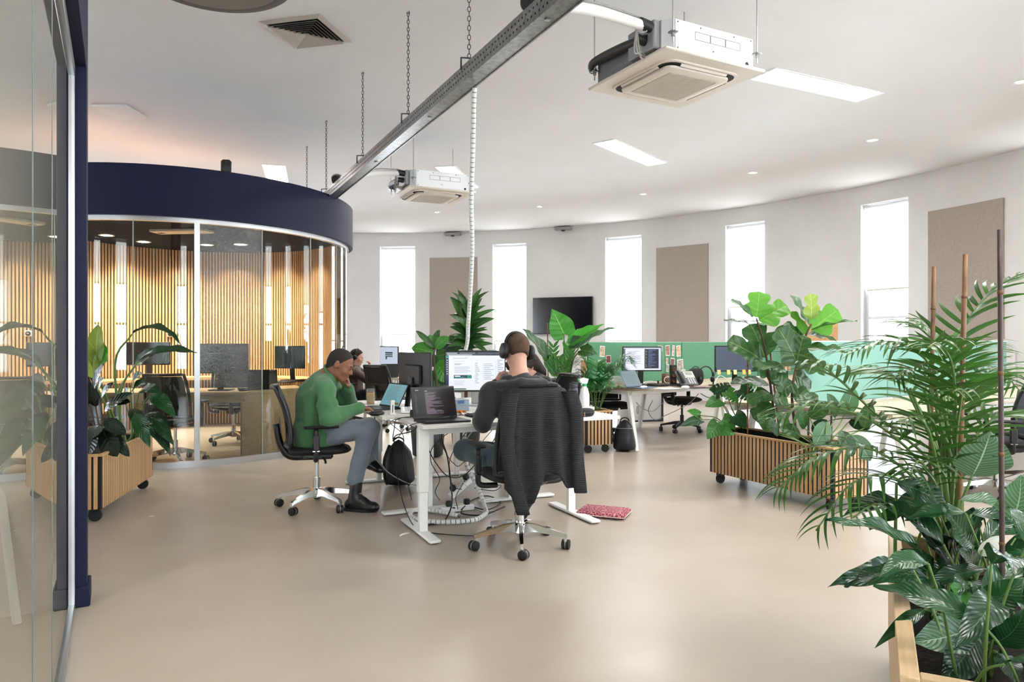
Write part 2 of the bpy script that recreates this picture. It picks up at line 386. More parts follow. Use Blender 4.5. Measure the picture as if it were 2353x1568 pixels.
for k in range(3): q = k*2.1; MB().cyl((.35*math.cos(q), .35*math.sin(q), .18), (.06*math.cos(q), .06*math.sin(q), .42), .002, n=6).build('cord', M_dark, t)

# ---------------------------------------------------------------- hung steel channel
bd = Vector((-.49, 1, 0)).normalized(); b_at = lambda d: Vector((-.88-.49*(d-6.09), d, 0))
B0, B1, BZ = b_at(1.2), b_at(10.6), 3.05
bm_e = empty('steel_channel', (0, 0, 0), 0, 'long perforated galvanised steel channel hung on chains from the ceiling', 'cable tray')
nx = bd.cross(Vector((0, 0, 1))); W2 = .055
def bseg(off0, off1, z0, z1): 
    p = [B0+nx*off0, B0+nx*off1, B1+nx*off1, B1+nx*off0]
    return MB().add([Vector((q.x, q.y, z)) for z in (z0, z1) for q in p], [(0, 1, 2, 3), (4, 7, 6, 5), (0, 4, 5, 1), (1, 5, 6, 2), (2, 6, 7, 3), (3, 7, 4, 0)])
bseg(-W2, W2, BZ, BZ+.004).build('web', M_galv, bm_e)
bseg(-W2, -W2+.004, BZ, BZ+.11).build('flange', M_galv, bm_e); bseg(W2-.004, W2, BZ, BZ+.11).build('flange', M_galv, bm_e)
bseg(-W2-.006, -W2+.004, BZ-.006, BZ+.006).build('lip', M_galv, bm_e); bseg(W2-.004, W2+.006, BZ-.006, BZ+.006).build('lip', M_galv, bm_e)
hole = MB().cyl((0, 0, -.0008), (0, 0, .0008), .0075, n=8).mesh('perforation', M_blackm)
ho = MB(); Ln = (B1-B0).length
for i in range(int(Ln/.045)):
    for row in (0, 1):
        for sd in (-1, 1):
            c = B0+bd*(.03+i*.045+row*.0225)+nx*(sd*(W2+.0006))+Vector((0, 0, BZ+.035+row*.04)); ho.cyl(c-nx*.0006, c+nx*.0006, .007, n=6)
tag(ho.build('perforations', M_blackm, bm_e, smooth=False), kind='stuff')
link = MB().tube([(.011*math.cos(q), 0, .019*math.sin(q)) for q in np.linspace(0, 2*PI, 11)[:-1]], .0028, 5, closed=True).mesh('chain_link', M_dark, True)
for j, d in enumerate((4.89, 6.09, 7.46, 9.1, 10.3)):
    p = b_at(d); hb = MB()
    hb.tube([p+nx*(-W2-.004)+Vector((0, 0, BZ+.09)), p+nx*(-W2-.004)+Vector((0, 0, BZ+.17)), p+nx*(W2*.2)+Vector((0, 0, BZ+.18)), p+nx*(W2+.004)+Vector((0, 0, BZ+.1))], .007, 6); hb.build('hanger', M_dark, bm_e)
    ch = MB()
    k = int((CEIL-BZ-.18)/.032)
    src = np.array([v.co[:] for v in link.vertices]); fc = [tuple(q.vertices) for q in link.polygons]
    for i in range(k):
        z = BZ+.19+i*.032; R = np.array([[0, -1, 0], [1, 0, 0], [0, 0, 1]]) if i % 2 else np.eye(3)
        ch.add(src @ R.T+np.array([p.x, p.y, z]), fc)
    tag(ch.build('chain', M_dark, bm_e, True), kind='stuff')
    MB().tube([p+Vector((.012*math.cos(q), 0, CEIL-.012+.012*math.sin(q))) for q in np.linspace(-PI, PI/2, 8)], .003, 6).build('ceiling_hook', M_dark, bm_e)
for d in (3.9, 5.6, 7.0, 8.3): p = b_at(d); MB().lathe([(.017, 0), (.017, -.006), (.01, -.008)], 12, (p.x, p.y, BZ)).build('bolt', M_galv, bm_e)

# ---------------------------------------------------------------- ceiling cassette air conditioners
M_cas = mat('ivory plastic', 'DDD3C6', .5); M_casd = mat('ivory grille', 'B9AFA2', .6); M_sheet = mat('zinc sheet', 'D7D9D9', .45, .35, bump=.03, bscale=40); M_sheetd = mat('grey sheet steel', '75797C', .45, .4)
M_wrap = mat('white pipe wrap', 'DAD7D2', .6)
def cassette(c, rz, label, face):
    t = empty('air_conditioner', c, rz, label, 'air conditioner', 'ceiling cassette air conditioners')
    P = .475
    def rrect(h, r, n=6):
        return [(sx*(h-r)+r*math.cos(q), sy*(h-r)+r*math.sin(q)) for sx, sy, q0 in ((1, 1, 0), (-1, 1, PI/2), (-1, -1, PI), (1, -1, 1.5*PI)) for q in np.linspace(q0, q0+PI/2, n)]
    def loft(mb, loops):
        n = len(loops[0][0]); vs = [Vector((x, y, z)) for lp, z in loops for x, y in lp]
        mb.add(vs, [(j*n+i, j*n+(i+1) % n, (j+1)*n+(i+1) % n, (j+1)*n+i) for j in range(len(loops)-1) for i in range(n)])
    mb = MB(); mb.box((0, 0, .012), (2*P, 2*P, .024), b=.008)
    loft(mb, [(rrect(.36, .1), 0), (rrect(.36, .1), -.012), (rrect(.345, .1), -.014)]); mb.build('panel', M_cas, t)
    mb = MB(); loft(mb, [(rrect(.347, .09), -.013), (rrect(.300, .06), -.013)]); mb.build('air_gap', M_blackm, t)
    mb = MB(); n = len(rrect(.29, .06)); loft(mb, [(rrect(.305, .07), -.02), (rrect(.30, .065), -.035), (rrect(.265, .04), -.042)])
    mb.add([Vector((x, y, -.042)) for x, y in rrect(.265, .04)], [tuple(range(n))]); mb.build('intake_cover', M_cas, t)
    gr = MB(); gr.box((0, 0, -.0425), (.46, .46, .003)); gr.build('grille', M_casd, t)
    for i in range(30):
        q = -.22+i*.44/29; MB().box((q, 0, -.0455), (.007, .455, .004)).build('grille_bar', M_cas, t)
    for k in range(4):
        R = Matrix.Rotation(k*PI/2, 3, 'Z')
        fl = MB(); q = [(-.22, -.343, -.016), (.22, -.343, -.016), (.22, -.328, -.030), (-.22, -.328, -.030)]
        fl.add([R @ Vector(v) for v in q]+[R @ (Vector(v)+Vector((0, .004, .004))) for v in q], [(0, 1, 2, 3), (4, 7, 6, 5), (0, 4, 5, 1), (1, 5, 6, 2), (2, 6, 7, 3), (3, 7, 4, 0)]); fl.build('louvre', M_cas, t)
    b = MB(); H = .42; z0, z1 = .024, .25
    oc = [(-H, -H+.06), (-H+.06, -H), (H-.02, -H), (H, -H+.02), (H, H-.1), (H-.1, H), (-H+.1, H), (-H, H-.1)]
    b.prism(oc, z0, z1); bo = b.build('housing', [M_sheet], t)
    # front side plate, brighter zinc, with embossed knock-outs
    MB().box((.02, -H-.004, .137), (.74, .006, .215)).build('side_plate', mat('white zinc plate', 'E9EAE9', .4, .15), t)
    for i in range(3):
        x = -.10+i*.145; k = MB()
        for (cx, cz, sx, sz) in ((x, .19, .14, .003), (x, .135, .14, .003), (x-.07, .1625, .003, .055), (x+.07, .1625, .003, .055)): k.box((cx, -H-.008, cz), (sx, .002, sz))
        k.build('knockout', M_sheetd, t)
    for (x, z) in ((-.33, .23), (-.33, .05), (.37, .23), (-.12, .225), (.2, .225), (.0, .08)): MB().cyl((x, -H-.007, z), (x, -H-.011, z), .006, n=8).build('screw', M_sheetd, t)
    MB().cyl((.33, -H-.006, .05), (.33, -H-.01, .05), .016, n=12).build('plug', M_dark, t)
    MB().box((-H-.004, .05, .137), (.006, .7, .21)).build('side_plate', M_sheetd, t)
    # pipes on the left side
    pm = MB(); pm.tube([(-H+.02, -.30, .2), (-H-.16, -.32, .21)], .04, 12); pm.tube([(-H+.02, -.24, .12), (-H-.14, -.26, .13)], .032, 12); pm.build('pipe_lagging', M_black, t)
    dr = MB(); dr.tube(spline([(-H-.03, -.28, .15), (-H-.05, 0, .18), (-H-.05, .3, .2), (-H-.045, .42, .19), (-H-.01, .46, .16)], 5), .035, 10); dr.build('drain_hose', M_black, t)
    bx = MB(); bx.box((-H-.03, -.2, .15), (.06, .3, .2), b=.01); bx.build('valve_box', mat('grey valve box', '8D8F90', .5), t)
    for k, dz in enumerate((0, .02, .04)):
        MB().tube(spline([(-H-.17, -.3, .19), (-H-.15-dz, -.3, .05-dz), (-H-.1, -.26, .0+dz), (-H-.02, -.22, .03)], 5), .006, 6).build('wire', mat('grey cable', '8F8A84', .5), t)
    for sx in (-1, 1):
        for sy in (-1, 1):
            x, y = sx*.40, sy*.40 ; x += sx*.06 if sy > 0 else 0; y += sy*.06 if sy < 0 else 0
            MB().cyl((x, y, .06), (x, y, CEIL-c[2]), .0055, n=8).build('hanger_rod', M_alu, t)
            MB().box((x, y, .13), (.05, .05, .008)).build('bracket', M_galv, t); MB().cyl((x, y, .10), (x, y, .125), .012, n=6).build('nut', M_galv, t)
    return t
ac1 = cassette((1.247, 5.54, 3.30), math.radians(28), 'ceiling cassette air conditioner, the nearer one beside the long lit panel', 0)
ac2 = cassette((-1.113, 9.93, 3.30), math.radians(25), 'ceiling cassette air conditioner, the farther one behind the hung cable tube', 0)
def pipe_run(a, dirn, j, label):
    t0 = a.matrix_basis @ Vector((-.57, -.315, .2)); t1 = b_at(j); t1 = Vector((t1.x, t1.y, BZ+.16))
    mid = (t0+t1)/2+Vector((0, 0, .03)); e = empty('refrigerant_pipe', (0, 0, 0), 0, label, 'pipe', 'wrapped pipes of the air conditioners')
    MB().tube(spline([t0+(t0-mid)*.06, t0, mid, t1], 8), [.036]*1+[.05]*3+[.036]*21, 12).build('wrap', M_wrap, e)
    MB().tube(spline([t0+Vector((0, 0, .05)), mid+Vector((0, .02, .06)), t1+Vector((0, 0, .02))], 8), .007, 6).build('cable', mat('grey cable', '8F8A84', .5), e)
    MB().lathe([(.05, -.01), (.055, 0), (.055, .05), (.045, .06)], 16, t1, axis=(t1-mid)).build('end_cap', M_black, e)
    for k in range(3): MB().tube([t1+Vector((.0, (k-1)*.03, .0))+nx*.07*math.cos(q)+Vector((0, 0, .06*math.sin(q))) for q in np.linspace(0, PI, 8)], .005, 6).build('cable_loop', mat('grey cable', '8F8A84', .5), e)
pipe_run(ac1, 0, 4.05, 'white wrapped pipe from the nearer air conditioner to the steel channel')
pipe_run(ac2, 0, 8.5, 'white wrapped pipe from the farther air conditioner to the steel channel')

# ---------------------------------------------------------------- round glass meeting room
PC, PA, PB_ = Vector((-4.15, 9.3)), 2.03, 2.20
def pp(th, off=0., z=0.): return Vector((PC.x+(PA+off)*math.cos(th), PC.y+(PB_+off)*math.sin(th), z))
def pod_ang(xp, off, near=True):
    k = (xp-CX)/F; A = (k/(PA+off))**2+1/(PB_+off)**2; B = -2*(k*PC.x/(PA+off)**2+PC.y/(PB_+off)**2); C = (PC.x/(PA+off))**2+(PC.y/(PB_+off))**2-1
    D = max(B*B-4*A*C, 0); t = (-B+(-1 if near else 1)*math.sqrt(D))/(2*A); return math.atan2((t-PC.y)/(PB_+off), (k*t-PC.x)/(PA+off))
pod = empty('wall_pod', (0, 0, 0), 0, 'round meeting room with navy fascia, curved glass and oak slat wall', kind='structure')
def band(mb, t0, t1, o0, o1, z0, z1, n):
    for o in (o0, o1): mb.grid(lambda u, v: pp(t0+(t1-t0)*u, o, z0+(z1-z0)*v), n, 1)
    for z in (z0, z1): mb.grid(lambda u, v: pp(t0+(t1-t0)*u, o0+(o1-o0)*v, z), n, 1)
    for th in (t0, t1): mb.add([pp(th, o0, z0), pp(th, o1, z0), pp(th, o1, z1), pp(th, o0, z1)], [(0, 1, 2, 3)])
    return mb
band(MB(), 0, 2*PI, -.05, 0, 2.56, 3.07, 96).build('fascia', M_navy, pod)
po = [(PC.x+(PA-.04)*math.cos(2*PI*i/64), PC.y+(PB_-.04)*math.sin(2*PI*i/64)) for i in range(64)]
MB().prism(po, 2.70, 2.74).build('pod_ceiling', mat('pod ceiling black', '0B0B0D', .9, spec=.05), pod)
MB().prism(po, 2.98, 3.0).build('pod_roof', mat('pod roof', '55504A', .8), pod)
GO = -.085
G0, G1 = math.radians(207), math.radians(388)
band(MB(), G0, G1, GO-.03, GO+.03, 2.515, 2.57, 64).build('head_track', M_alu, pod)
band(MB(), G0, G1, GO-.025, GO+.025, 0, .065, 64).build('base_track', M_alu, pod)
M_podg = glassmat('pod glass', 'F4F6F3', 0., gain=1.15); M_podt = glassmat('ribbed film glass', 'E6E8E2', .03, bump=.3, bscale=30, gain=1.3)
cuts = [G0]+[pod_ang(x, GO)+2*PI for x in (306, 452.5, 602, 713, 772)]+[G1]
for i in range(len(cuts)-1):
    a0, a1 = cuts[i]+.002, cuts[i+1]-.002
    band(MB(), a0, a1, GO-.004, GO+.004, .06, 2.52, 14).build('pane', M_podt if i == 2 else M_podg, pod, label='glass pane with a rippled film' if i == 2 else None)
for i, x in enumerate((306, 452.5, 602, 713, 772)):
    th = cuts[i+1]; w = .013 if i == 1 else .0022
    band(MB(), th-w, th+w, GO-.03 if i == 1 else GO-.006, GO+.035 if i == 1 else GO+.006, .0 if i == 1 else .06, 2.53, 1).build('post' if i == 1 else 'joint', M_alu if i == 1 else mat('glass edge', 'A7ADA2', .3), pod)
S0, S1 = math.radians(28), math.radians(209)
band(MB(), S0, S1, -.15, -.125, 0, 2.72, 64).build('backing_panel', M_blacktile, pod)
band(MB(), S0, S1, -.12, -.05, 0, 2.70, 64).build('outer_panel', M_navy, pod)
ns = int((S1-S0)*2.0/.0465); slat = MB().box((0, 0, 1.35), (.027, .016, 2.69), b=.0015).mesh('slat', M_oak)
for i in range(ns):
    th = S0+(S1-S0)*(i+.5)/ns; p = pp(th, -.158); tx = pp(th+.01, -.158)-pp(th-.01, -.158); inst('slat', slat, pod, p, (0, 0, math.atan2(tx.y, tx.x)))
band(MB(), S0-.02, S0, -.17, -.05, 0, 2.70, 1).build('end_trim', M_oakt, pod)
M_warm = mat('warm lamp', 'FFFFFF', .4, emit=14., emitcol='FFE6C4')
for x, y, wh in ((247, 497, 'near the glass, beside the navy post'), (245, 541, 'second from the navy post'), (553, 562, 'behind the rippled glass, over the slats'), (475, 563, 'just right of the metal post'), (598, 526, 'at the clear edge of the rippled glass'), (330, 556, 'left of the slim air conditioner')):
    p = onz(x, y, 2.695); t = empty('pod_downlight', p, 0, 'round warm downlight in the black pod ceiling, '+wh, 'downlight', 'warm downlights of the round room')
    MB().lathe([(.07, -.003), (.095, -.005), (.097, 0), (.07, .0)], 20, caps=False).build('ring', M_white, t); MB().lathe([(.07, -.001), (.07, -.003)], 20).build('lens', M_warm, t)
    l = bpy.data.lights.new('downlight', 'SPOT'); l.energy = 34; l.color = (1, .90, .76); l.spot_size = math.radians(130); l.spot_blend = .7; l.shadow_soft_size = .07; lo = bpy.data.objects.new('lamp', l); COL.objects.link(lo); lo.parent = t; lo.location = (0, 0, -.03)
for k in range(7):                                        # warm wall washers' own light along the slat wall
    th = math.radians(48+k*24); p = pp(th, -.62, 2.66); l = bpy.data.lights.new('wash', 'SPOT'); l.energy = 22; l.color = (1, .88, .74); l.spot_size = math.radians(105); l.spot_blend = .8; l.shadow_soft_size = .06
    t = empty('wall_washer', (p.x, p.y, 2.70), 0, 'small warm spot in the black ceiling along the slat wall', 'downlight', 'wall washers of the round room')
    MB().lathe([(.03, -.012), (.042, -.014), (.045, 0), (.03, 0)], 16, caps=False).build('ring', M_black, t); lo = bpy.data.objects.new('lamp', l); COL.objects.link(lo); lo.parent = t; lo.location = (0, 0, -.02)
    q = pp(th, 0, 0)-pp(th, -.62, 0); lo.rotation_euler = (math.radians(14)*q.normalized().y, -math.radians(14)*q.normalized().x, 0)
p = onz(418, 534, 2.67); t = empty('slim_air_conditioner', (p.x, p.y, 2.70), math.radians(-8), 'slim ivory air conditioner in the ceiling of the round room', 'air conditioner')
MB().box((0, 0, -.018), (.74, .24, .034), b=.008).build('panel', M_cas, t); MB().box((.0, -.04, -.037), (.46, .05, .004)).build('louvre', mat('ivory louvre', 'F0E8DC', .4), t)
for k in range(2): MB().box((-.3+k*.045, .0, -.037), (.025, .07, .004)).build('vent_slot', M_blackm, t)
p = pp(pod_ang(527, -.02)+2*PI, -.13, 3.07)
t = empty('speaker', (p.x, p.y, 3.0), .25, 'small black speaker standing on top of the navy fascia', 'speaker')
mb = MB(); mb.box((0, 0, .11), (.105, .11, .22), b=.02); mb.build('cabinet', M_black, t)
MB().lathe([(.035, .0), (.032, .004), (.022, -.004), (.012, -.006), (.01, .0), (.001, .003)], 20, (0, -.056, .12), axis=(0, -1, 0)).build('cone', M_dark, t)
MB().lathe([(.008, 0), (.006, .003)], 12, (0, -.056, .185), axis=(0, -1, 0)).build('tweeter', M_dark, t)
# unseen glowing strip added behind the fascia to warm the ceiling
M_addglow = mat('warm strip', 'FFFFFF', .4, emit=5., emitcol='FFB878')
t = empty('added_roof_strip', (0, 0, 0), 0, 'added unseen glowing strip on the round room roof that warms the ceiling', 'light strip')
band(MB(), math.radians(95), math.radians(205), -.40, -.34, 3.01, 3.03, 40).build('strip', M_addglow, t)
th = pod_ang(390, -.2, False)
for xp in (390,):
    a_ = pod_ang(xp, -.17, False); q = pp(a_, -.18, EYE+(CY-768)/F*pp(a_, -.18).y); g = empty('thermostat', q, a_+PI/2, 'small white square thermostat with a round black dial on the slat wall', 'thermostat')
    MB().box((0, .01, 0), (.085, .02, .085), b=.006).build('plate', M_white, g); MB().lathe([(.034, 0), (.034, .012), (.028, .016)], 24, (0, .02, 0), axis=(0, 1, 0)).build('dial', M_black, g); MB().box((0, .0365, .0), (.022, .002, .014)).build('display', mat('pale display', 'B8C4D4', .3), g)

# ---------------------------------------------------------------- glass wall at the left, navy post and header
gu = Vector((-.55, 1, 0)).normalized(); gr_ = Vector((gu.y, -gu.x, 0))     # along the glass; towards the hall
def gp(d, off=0., z=0.): return Vector((-.22-.55*d, d, z))+gr_*off
gl = empty('wall_left', (0, 0, 0), 0, 'tall glass wall with navy post and header reflecting the round room', kind='structure')
M_gwall = glassmat('partition glass', 'DDE3DC', 0., gain=1.15)
for d0, d1 in ((-1.5, 1.2), (1.203, 1.87), (1.873, 2.43), (2.433, 3.47)):
    p0, p1 = gp(d0), gp(d1); MB().add([p0+Vector((0, 0, .03)), p1+Vector((0, 0, .03)), p1+Vector((0, 0, 2.6)), p0+Vector((0, 0, 2.6))], [(0, 1, 2, 3)]).build('pane', M_gwall, gl)
for d in (1.8715, 2.4315): MB().box(gp(d, 0, 1.31), (.004, .003, 2.58), rz=math.atan2(gu.y, gu.x)).build('joint', mat('glass joint', '6E7671', .4), gl)
MB().bar(gp(-1.5, .0, .012), gp(3.47, .0, .012), .03, .024, .003).build('base_track', M_alu, gl)
MB().bar(gp(-1.5, .0, 2.61), gp(3.47, .0, 2.61), .03, .05, .003).build('head_track', M_alu, gl)
MB().bar(gp(3.478, .006, 0), gp(3.478, .006, 2.62), .014, .024, hint=gu).build('edge_profile', M_alu, gl)
pr = math.atan2(gu.y, gu.x)
MB().box(gp(3.56, .02, CEIL/2), (.17, .085, CEIL), rz=pr, b=.003).build('post', M_navy, gl)
MB().box(gp(3.565, .03, .05), (.20, .095, .10), rz=pr, b=.006).build('skirting', M_navy, gl)
MB().bar(gp(-1.5, .02, 3.37), gp(3.49, .02, 3.37), .085, 1.46, .003).build('header', M_navy, gl)
# the room behind the glass: a plain wall starting at the post
wl = MB(); q0 = gp(3.56, -.02); q1 = q0-gr_*3.2; wl.bar(q0+Vector((0, 0, CEIL/2)), q1+Vector((0, 0, CEIL/2)), .12, CEIL, hint=Vector((0, 0, 1)))
tag(wl.build('wall_side_room', mat('side room paint', 'CFC8BC', .8)), 'plain pale wall inside the side room behind the glass', kind='structure')
wl = MB(); q2 = q1-gu*6.5; wl.bar(q1+Vector((0, 0, CEIL/2)), q2+Vector((0, 0, CEIL/2)), .12, CEIL)
tag(wl.build('wall_side_room_far', MATS['side room paint']), 'plain pale far wall inside the side room', kind='structure')
t = empty('easel', onz(40, 1436, 0)+Vector((-.45, .1, 0)), 0, 'white slanted leg of a stand inside the side room behind the glass', 'stand')
lg = Vector((.45, -.1, 0))
MB().bar(lg, (0.1, .12, 1.5), .035, .025, .004).build('leg', M_white, t); MB().bar((-.35, -.1, 0), (.0, .12, 1.5), .035, .025, .004).build('leg', M_white, t); MB().bar((.02, .6, 0), (.05, .16, 1.5), .035, .025, .004).build('leg', M_white, t)
MB().box((.05, .12, 1.2), (.5, .03, .06)).build('ledge', M_white, t)

# ================================================================ FURNITURE BUILDERS
def slat_planter(corner, ang, L, W, label, z0=.10, z1=.475, rim=M_oak, slats=True):
    """corner = near floor corner; local x runs along the long side (length L), local y across (W)."""
    t = empty('slatted_planter', (corner[0], corner[1], 0), ang, label, 'planter', 'slatted oak planters on castors')
    mb = MB()
    for (c, s) in (((L/2, .012, (z0+z1)/2), (L, .024, z1-z0)), ((L/2, W-.012, (z0+z1)/2), (L, .024, z1-z0)), ((.012, W/2, (z0+z1)/2), (.024, W-.048, z1-z0)), ((L-.012, W/2, (z0+z1)/2), (.024, W-.048, z1-z0)), ((L/2, W/2, z0+.01), (L-.05, W-.05, .02))): mb.box(c, s)
    mb.build('box', M_blacktile, t)
    rm = MB(); h = .018; w = .03
    for (c, s) in (((L/2, .004, z1+h/2), (L+.02, w, h)), ((L/2, W-.004, z1+h/2), (L+.02, w, h)), ((.004, W/2, z1+h/2), (w, W-.03, h)), ((L-.004, W/2, z1+h/2), (w, W-.03, h))): rm.box(c, s, b=.003)
    rm.build('rim', M_oakt, t)
    MB().grid(lambda u, v: Vector((.02+u*(L-.04), .02+v*(W-.04), z1-.07+.018*math.sin(u*23+v*5)*math.cos(v*11+u*3))), 24, 10).build('soil', M_soil, t, True)
    ms = MB().box((0, 0, 0), (.026, .005, z1-z0), b=.001).mesh('slat', M_oak)
    n = int((L-.04)/.0405); 
    for sy, yy in ((0, -.0015), (1, W+.0015)):
        for i in range(n): inst('slat', ms, t, (.02+(i+.5)*(L-.04)/n, yy, (z0+z1)/2))
    n = int((W-.03)/.0405)
    for sx, xx in ((0, -.0015), (1, L+.0015)):
        for i in range(n): inst('slat', ms, t, (xx, .015+(i+.5)*(W-.03)/n, (z0+z1)/2), (0, 0, PI/2))
    for x in (.07, L-.07):
        for y in (.06, W-.06):
            c = MB(); c.cyl((x-.012, y, .045), (x+.012, y, .045), .045, n=18); co = c.build('castor', M_rubber, t)
            MB().box((x, y+.012, .085), (.04, .05, .028), b=.006).build('castor_fork', M_dark, co)
    return t
def chair_parts(name, label, metal=M_chrome, group='task chairs', arms=True, backh=.45, mesh=M_mesh, spin=0.2, low=False):
    t = empty(name, (0, 0, 0), 0, label, 'chair', group)
    s = MB()
    def seat(u, v):
        a = 2*PI*u; sq = lambda c: math.copysign(abs(c)**.6, c); rr = math.sin(v*PI)**.35 if 0 < v < 1 else 0.001
        x = .25*sq(math.cos(a))*rr; y = .24*sq(math.sin(a))*rr; z = -math.cos(v*PI)*.035+ (-.02*max(0, y/.24)**3 if v > .5 else 0)+.012*(x/.25)**2
        return Vector((x, y+.02, .455+z))
    s.grid(seat, 28, 12); s.build('seat', M_blackm, t, True)
    B0_, B1_ = .50, .50+backh
    def bk(u, v, off=0.):
        x = (u-.5)*(.46-.06*v*v); z = B0_+(B1_-B0_)*v; y = -.235-.10*v+.035*math.sin(v*PI)-.06*(2*u-1)**2*-1*.6+off
        return Vector((x, y, z))
    MB().grid(lambda u, v: bk(.05+.9*u, .04+.92*v), 10, 10).build('back_mesh', mesh, t, True)
    lp = [bk(0, v) for v in np.linspace(0, 1, 9)]+[bk(u, 1) for u in np.linspace(.06, .94, 9)]+[bk(1, v) for v in np.linspace(1, 0, 9)]+[bk(u, 0) for u in np.linspace(.94, .06, 9)]
    MB().tube(lp, .017, 8, closed=True).build('back_frame', M_black, t, True)
    MB().tube(spline([(0, -.05, .40), (0, -.2, .41), (0, -.27, .50), (0, -.305, .66)], 5), [.03]*8+[.026]*8, 8).build('back_support', M_black, t, True)
    lb = MB(); lb.grid(lambda u, v: Vector(((u-.5)*.40, -.262-.012*v-.03*(1-(2*u-1)**2)*.4, .60+.10*v)), 8, 3); lb.build('lumbar_pad', M_black, t, True)
    MB().box((0, 0, .405), (.16, .24, .05), b=.015).build('mechanism', M_black, t)
    MB().tube([(.08, .04, .40), (.24, .05, .395), (.27, .05, .385)], .009, 6).build('lever', M_black, t)
    MB().cyl((0, 0, .20), (0, 0, .39), .016, n=14).build('gas_lift', metal, t); MB().cyl((0, 0, .075), (0, 0, .235), .028, n=16).build('column', metal, t)
    hub = MB(); hub.lathe([(.04, .085), (.046, .10), (.046, .14), (.034, .15)], 20); hub.build('hub', metal, t)
    for k in range(5):
        q = spin+k*2*PI/5; cx, sy = math.cos(q), math.sin(q); P = lambda r, z: Vector((r*cx, r*sy, z))
        side = Vector((-sy, cx, 0)); pr = []
        for r, z, w, h in ((.03, .118, .026, .03), (.10, .122, .022, .022), (.2, .105, .017, .016), (.29, .088, .014, .012), (.305, .082, .014, .012)):
            pr.append([P(r, z)+side*w-Vector((0, 0, h)), P(r, z)-side*w-Vector((0, 0, h)), P(r, z)-side*w*.7+Vector((0, 0, h)), P(r, z)+side*w*.7+Vector((0, 0, h))])
        m = MB(); m.add([v for q_ in pr for v in q_], [(j*4+i, j*4+(i+1) % 4, (j+1)*4+(i+1) % 4, (j+1)*4+i) for j in range(4) for i in range(4)]+[(0, 1, 2, 3), (19, 18, 17, 16)])
        m.cyl(P(.295, .035), P(.295, .095), .012, n=10); leg = m.build('base_leg', metal, t)
        ca = q+1.1+.5*k; ax = Vector((math.cos(ca), math.sin(ca), 0)); c = P(.295, .03)+Vector((ax.y, -ax.x, 0))*.012
        w = MB(); w.lathe([(.021, -.026), (.03, -.022), (.03, -.004), (.024, -.002), (.024, .002), (.03, .004), (.03, .022), (.021, .026)], 18, c, axis=ax); w.build('castor', M_rubber, leg)
        MB().lathe([(.0235, -.003), (.0305, -.002), (.0305, .002), (.0235, .003)], 18, c, axis=ax).build('castor_ring', M_alu, leg)
    if arms:
        for s_ in (-1, 1):
            a = MB(); a.tube(spline([(s_*.16, -.02, .40), (s_*.27, -.02, .41), (s_*.285, -.02, .48), (s_*.285, -.02, .64)], 5), [.018]*16, 8); ao = a.build('arm_post', M_black, t, True)
            MB().box((s_*.285, -.02, .54), (.034, .055, .12), b=.01).build('arm_sleeve', M_black, ao); MB().box((s_*.285, -.02, .478), (.03, .05, .006)).build('arm_ring', M_chrome, ao)
            pad = MB(); pad.grid(lambda u, v: Vector((s_*.285+.042*math.cos(2*PI*u)*math.sin(max(.02, v)*PI)**.3, .02+.13*(-math.cos(v*PI)), .655+.014*math.sin(2*PI*u)*math.sin(v*PI)**.3)), 14, 10); pad.build('arm_pad', M_blackm, ao, True)
    return t
def place(t, x, y, rz): t.location = (x, y, 0); t.rotation_euler = (0, 0, rz); return t

EM = {}
def em(c, k=1.0):
    if (c, k) not in EM: EM[c, k] = mat('screen %s %.1f' % (c, k), '0A0A0C', .25, emit=k, emitcol=c)
    return EM[c, k]
def ui(w, h, rects, bgc, k, y=-.002):                     # flat print of a screen in its own plane (x right, z up, facing -y)
    mb = MB(); ms = [em(bgc, k)]; cols = [bgc]
    mb.add([(-w/2, y, -h/2), (w/2, y, -h/2), (w/2, y, h/2), (-w/2, y, h/2)], [(0, 1, 2, 3)], 0)
    for i, (x0, y0, x1, y1, c) in enumerate(rects):
        if c not in cols: cols.append(c); ms.append(em(c, k))
        yy = y-.0002-.00002*i
        X0, X1, Z0, Z1 = -w/2+x0*w, -w/2+x1*w, h/2-y1*h, h/2-y0*h
        mb.add([(X0, yy, Z0), (X1, yy, Z0), (X1, yy, Z1), (X0, yy, Z1)], [(0, 1, 2, 3)], cols.index(c))
    return mb, ms
def lines(x0, x1, y0, y1, n, c, seed, jit=.6, th=.35):
    r = random.Random(seed); o = []; st = (y1-y0)/n
    for i in range(n): o.append((x0, y0+i*st, x0+(x1-x0)*(1-jit*r.random()), y0+i*st+st*th, c))
    return o
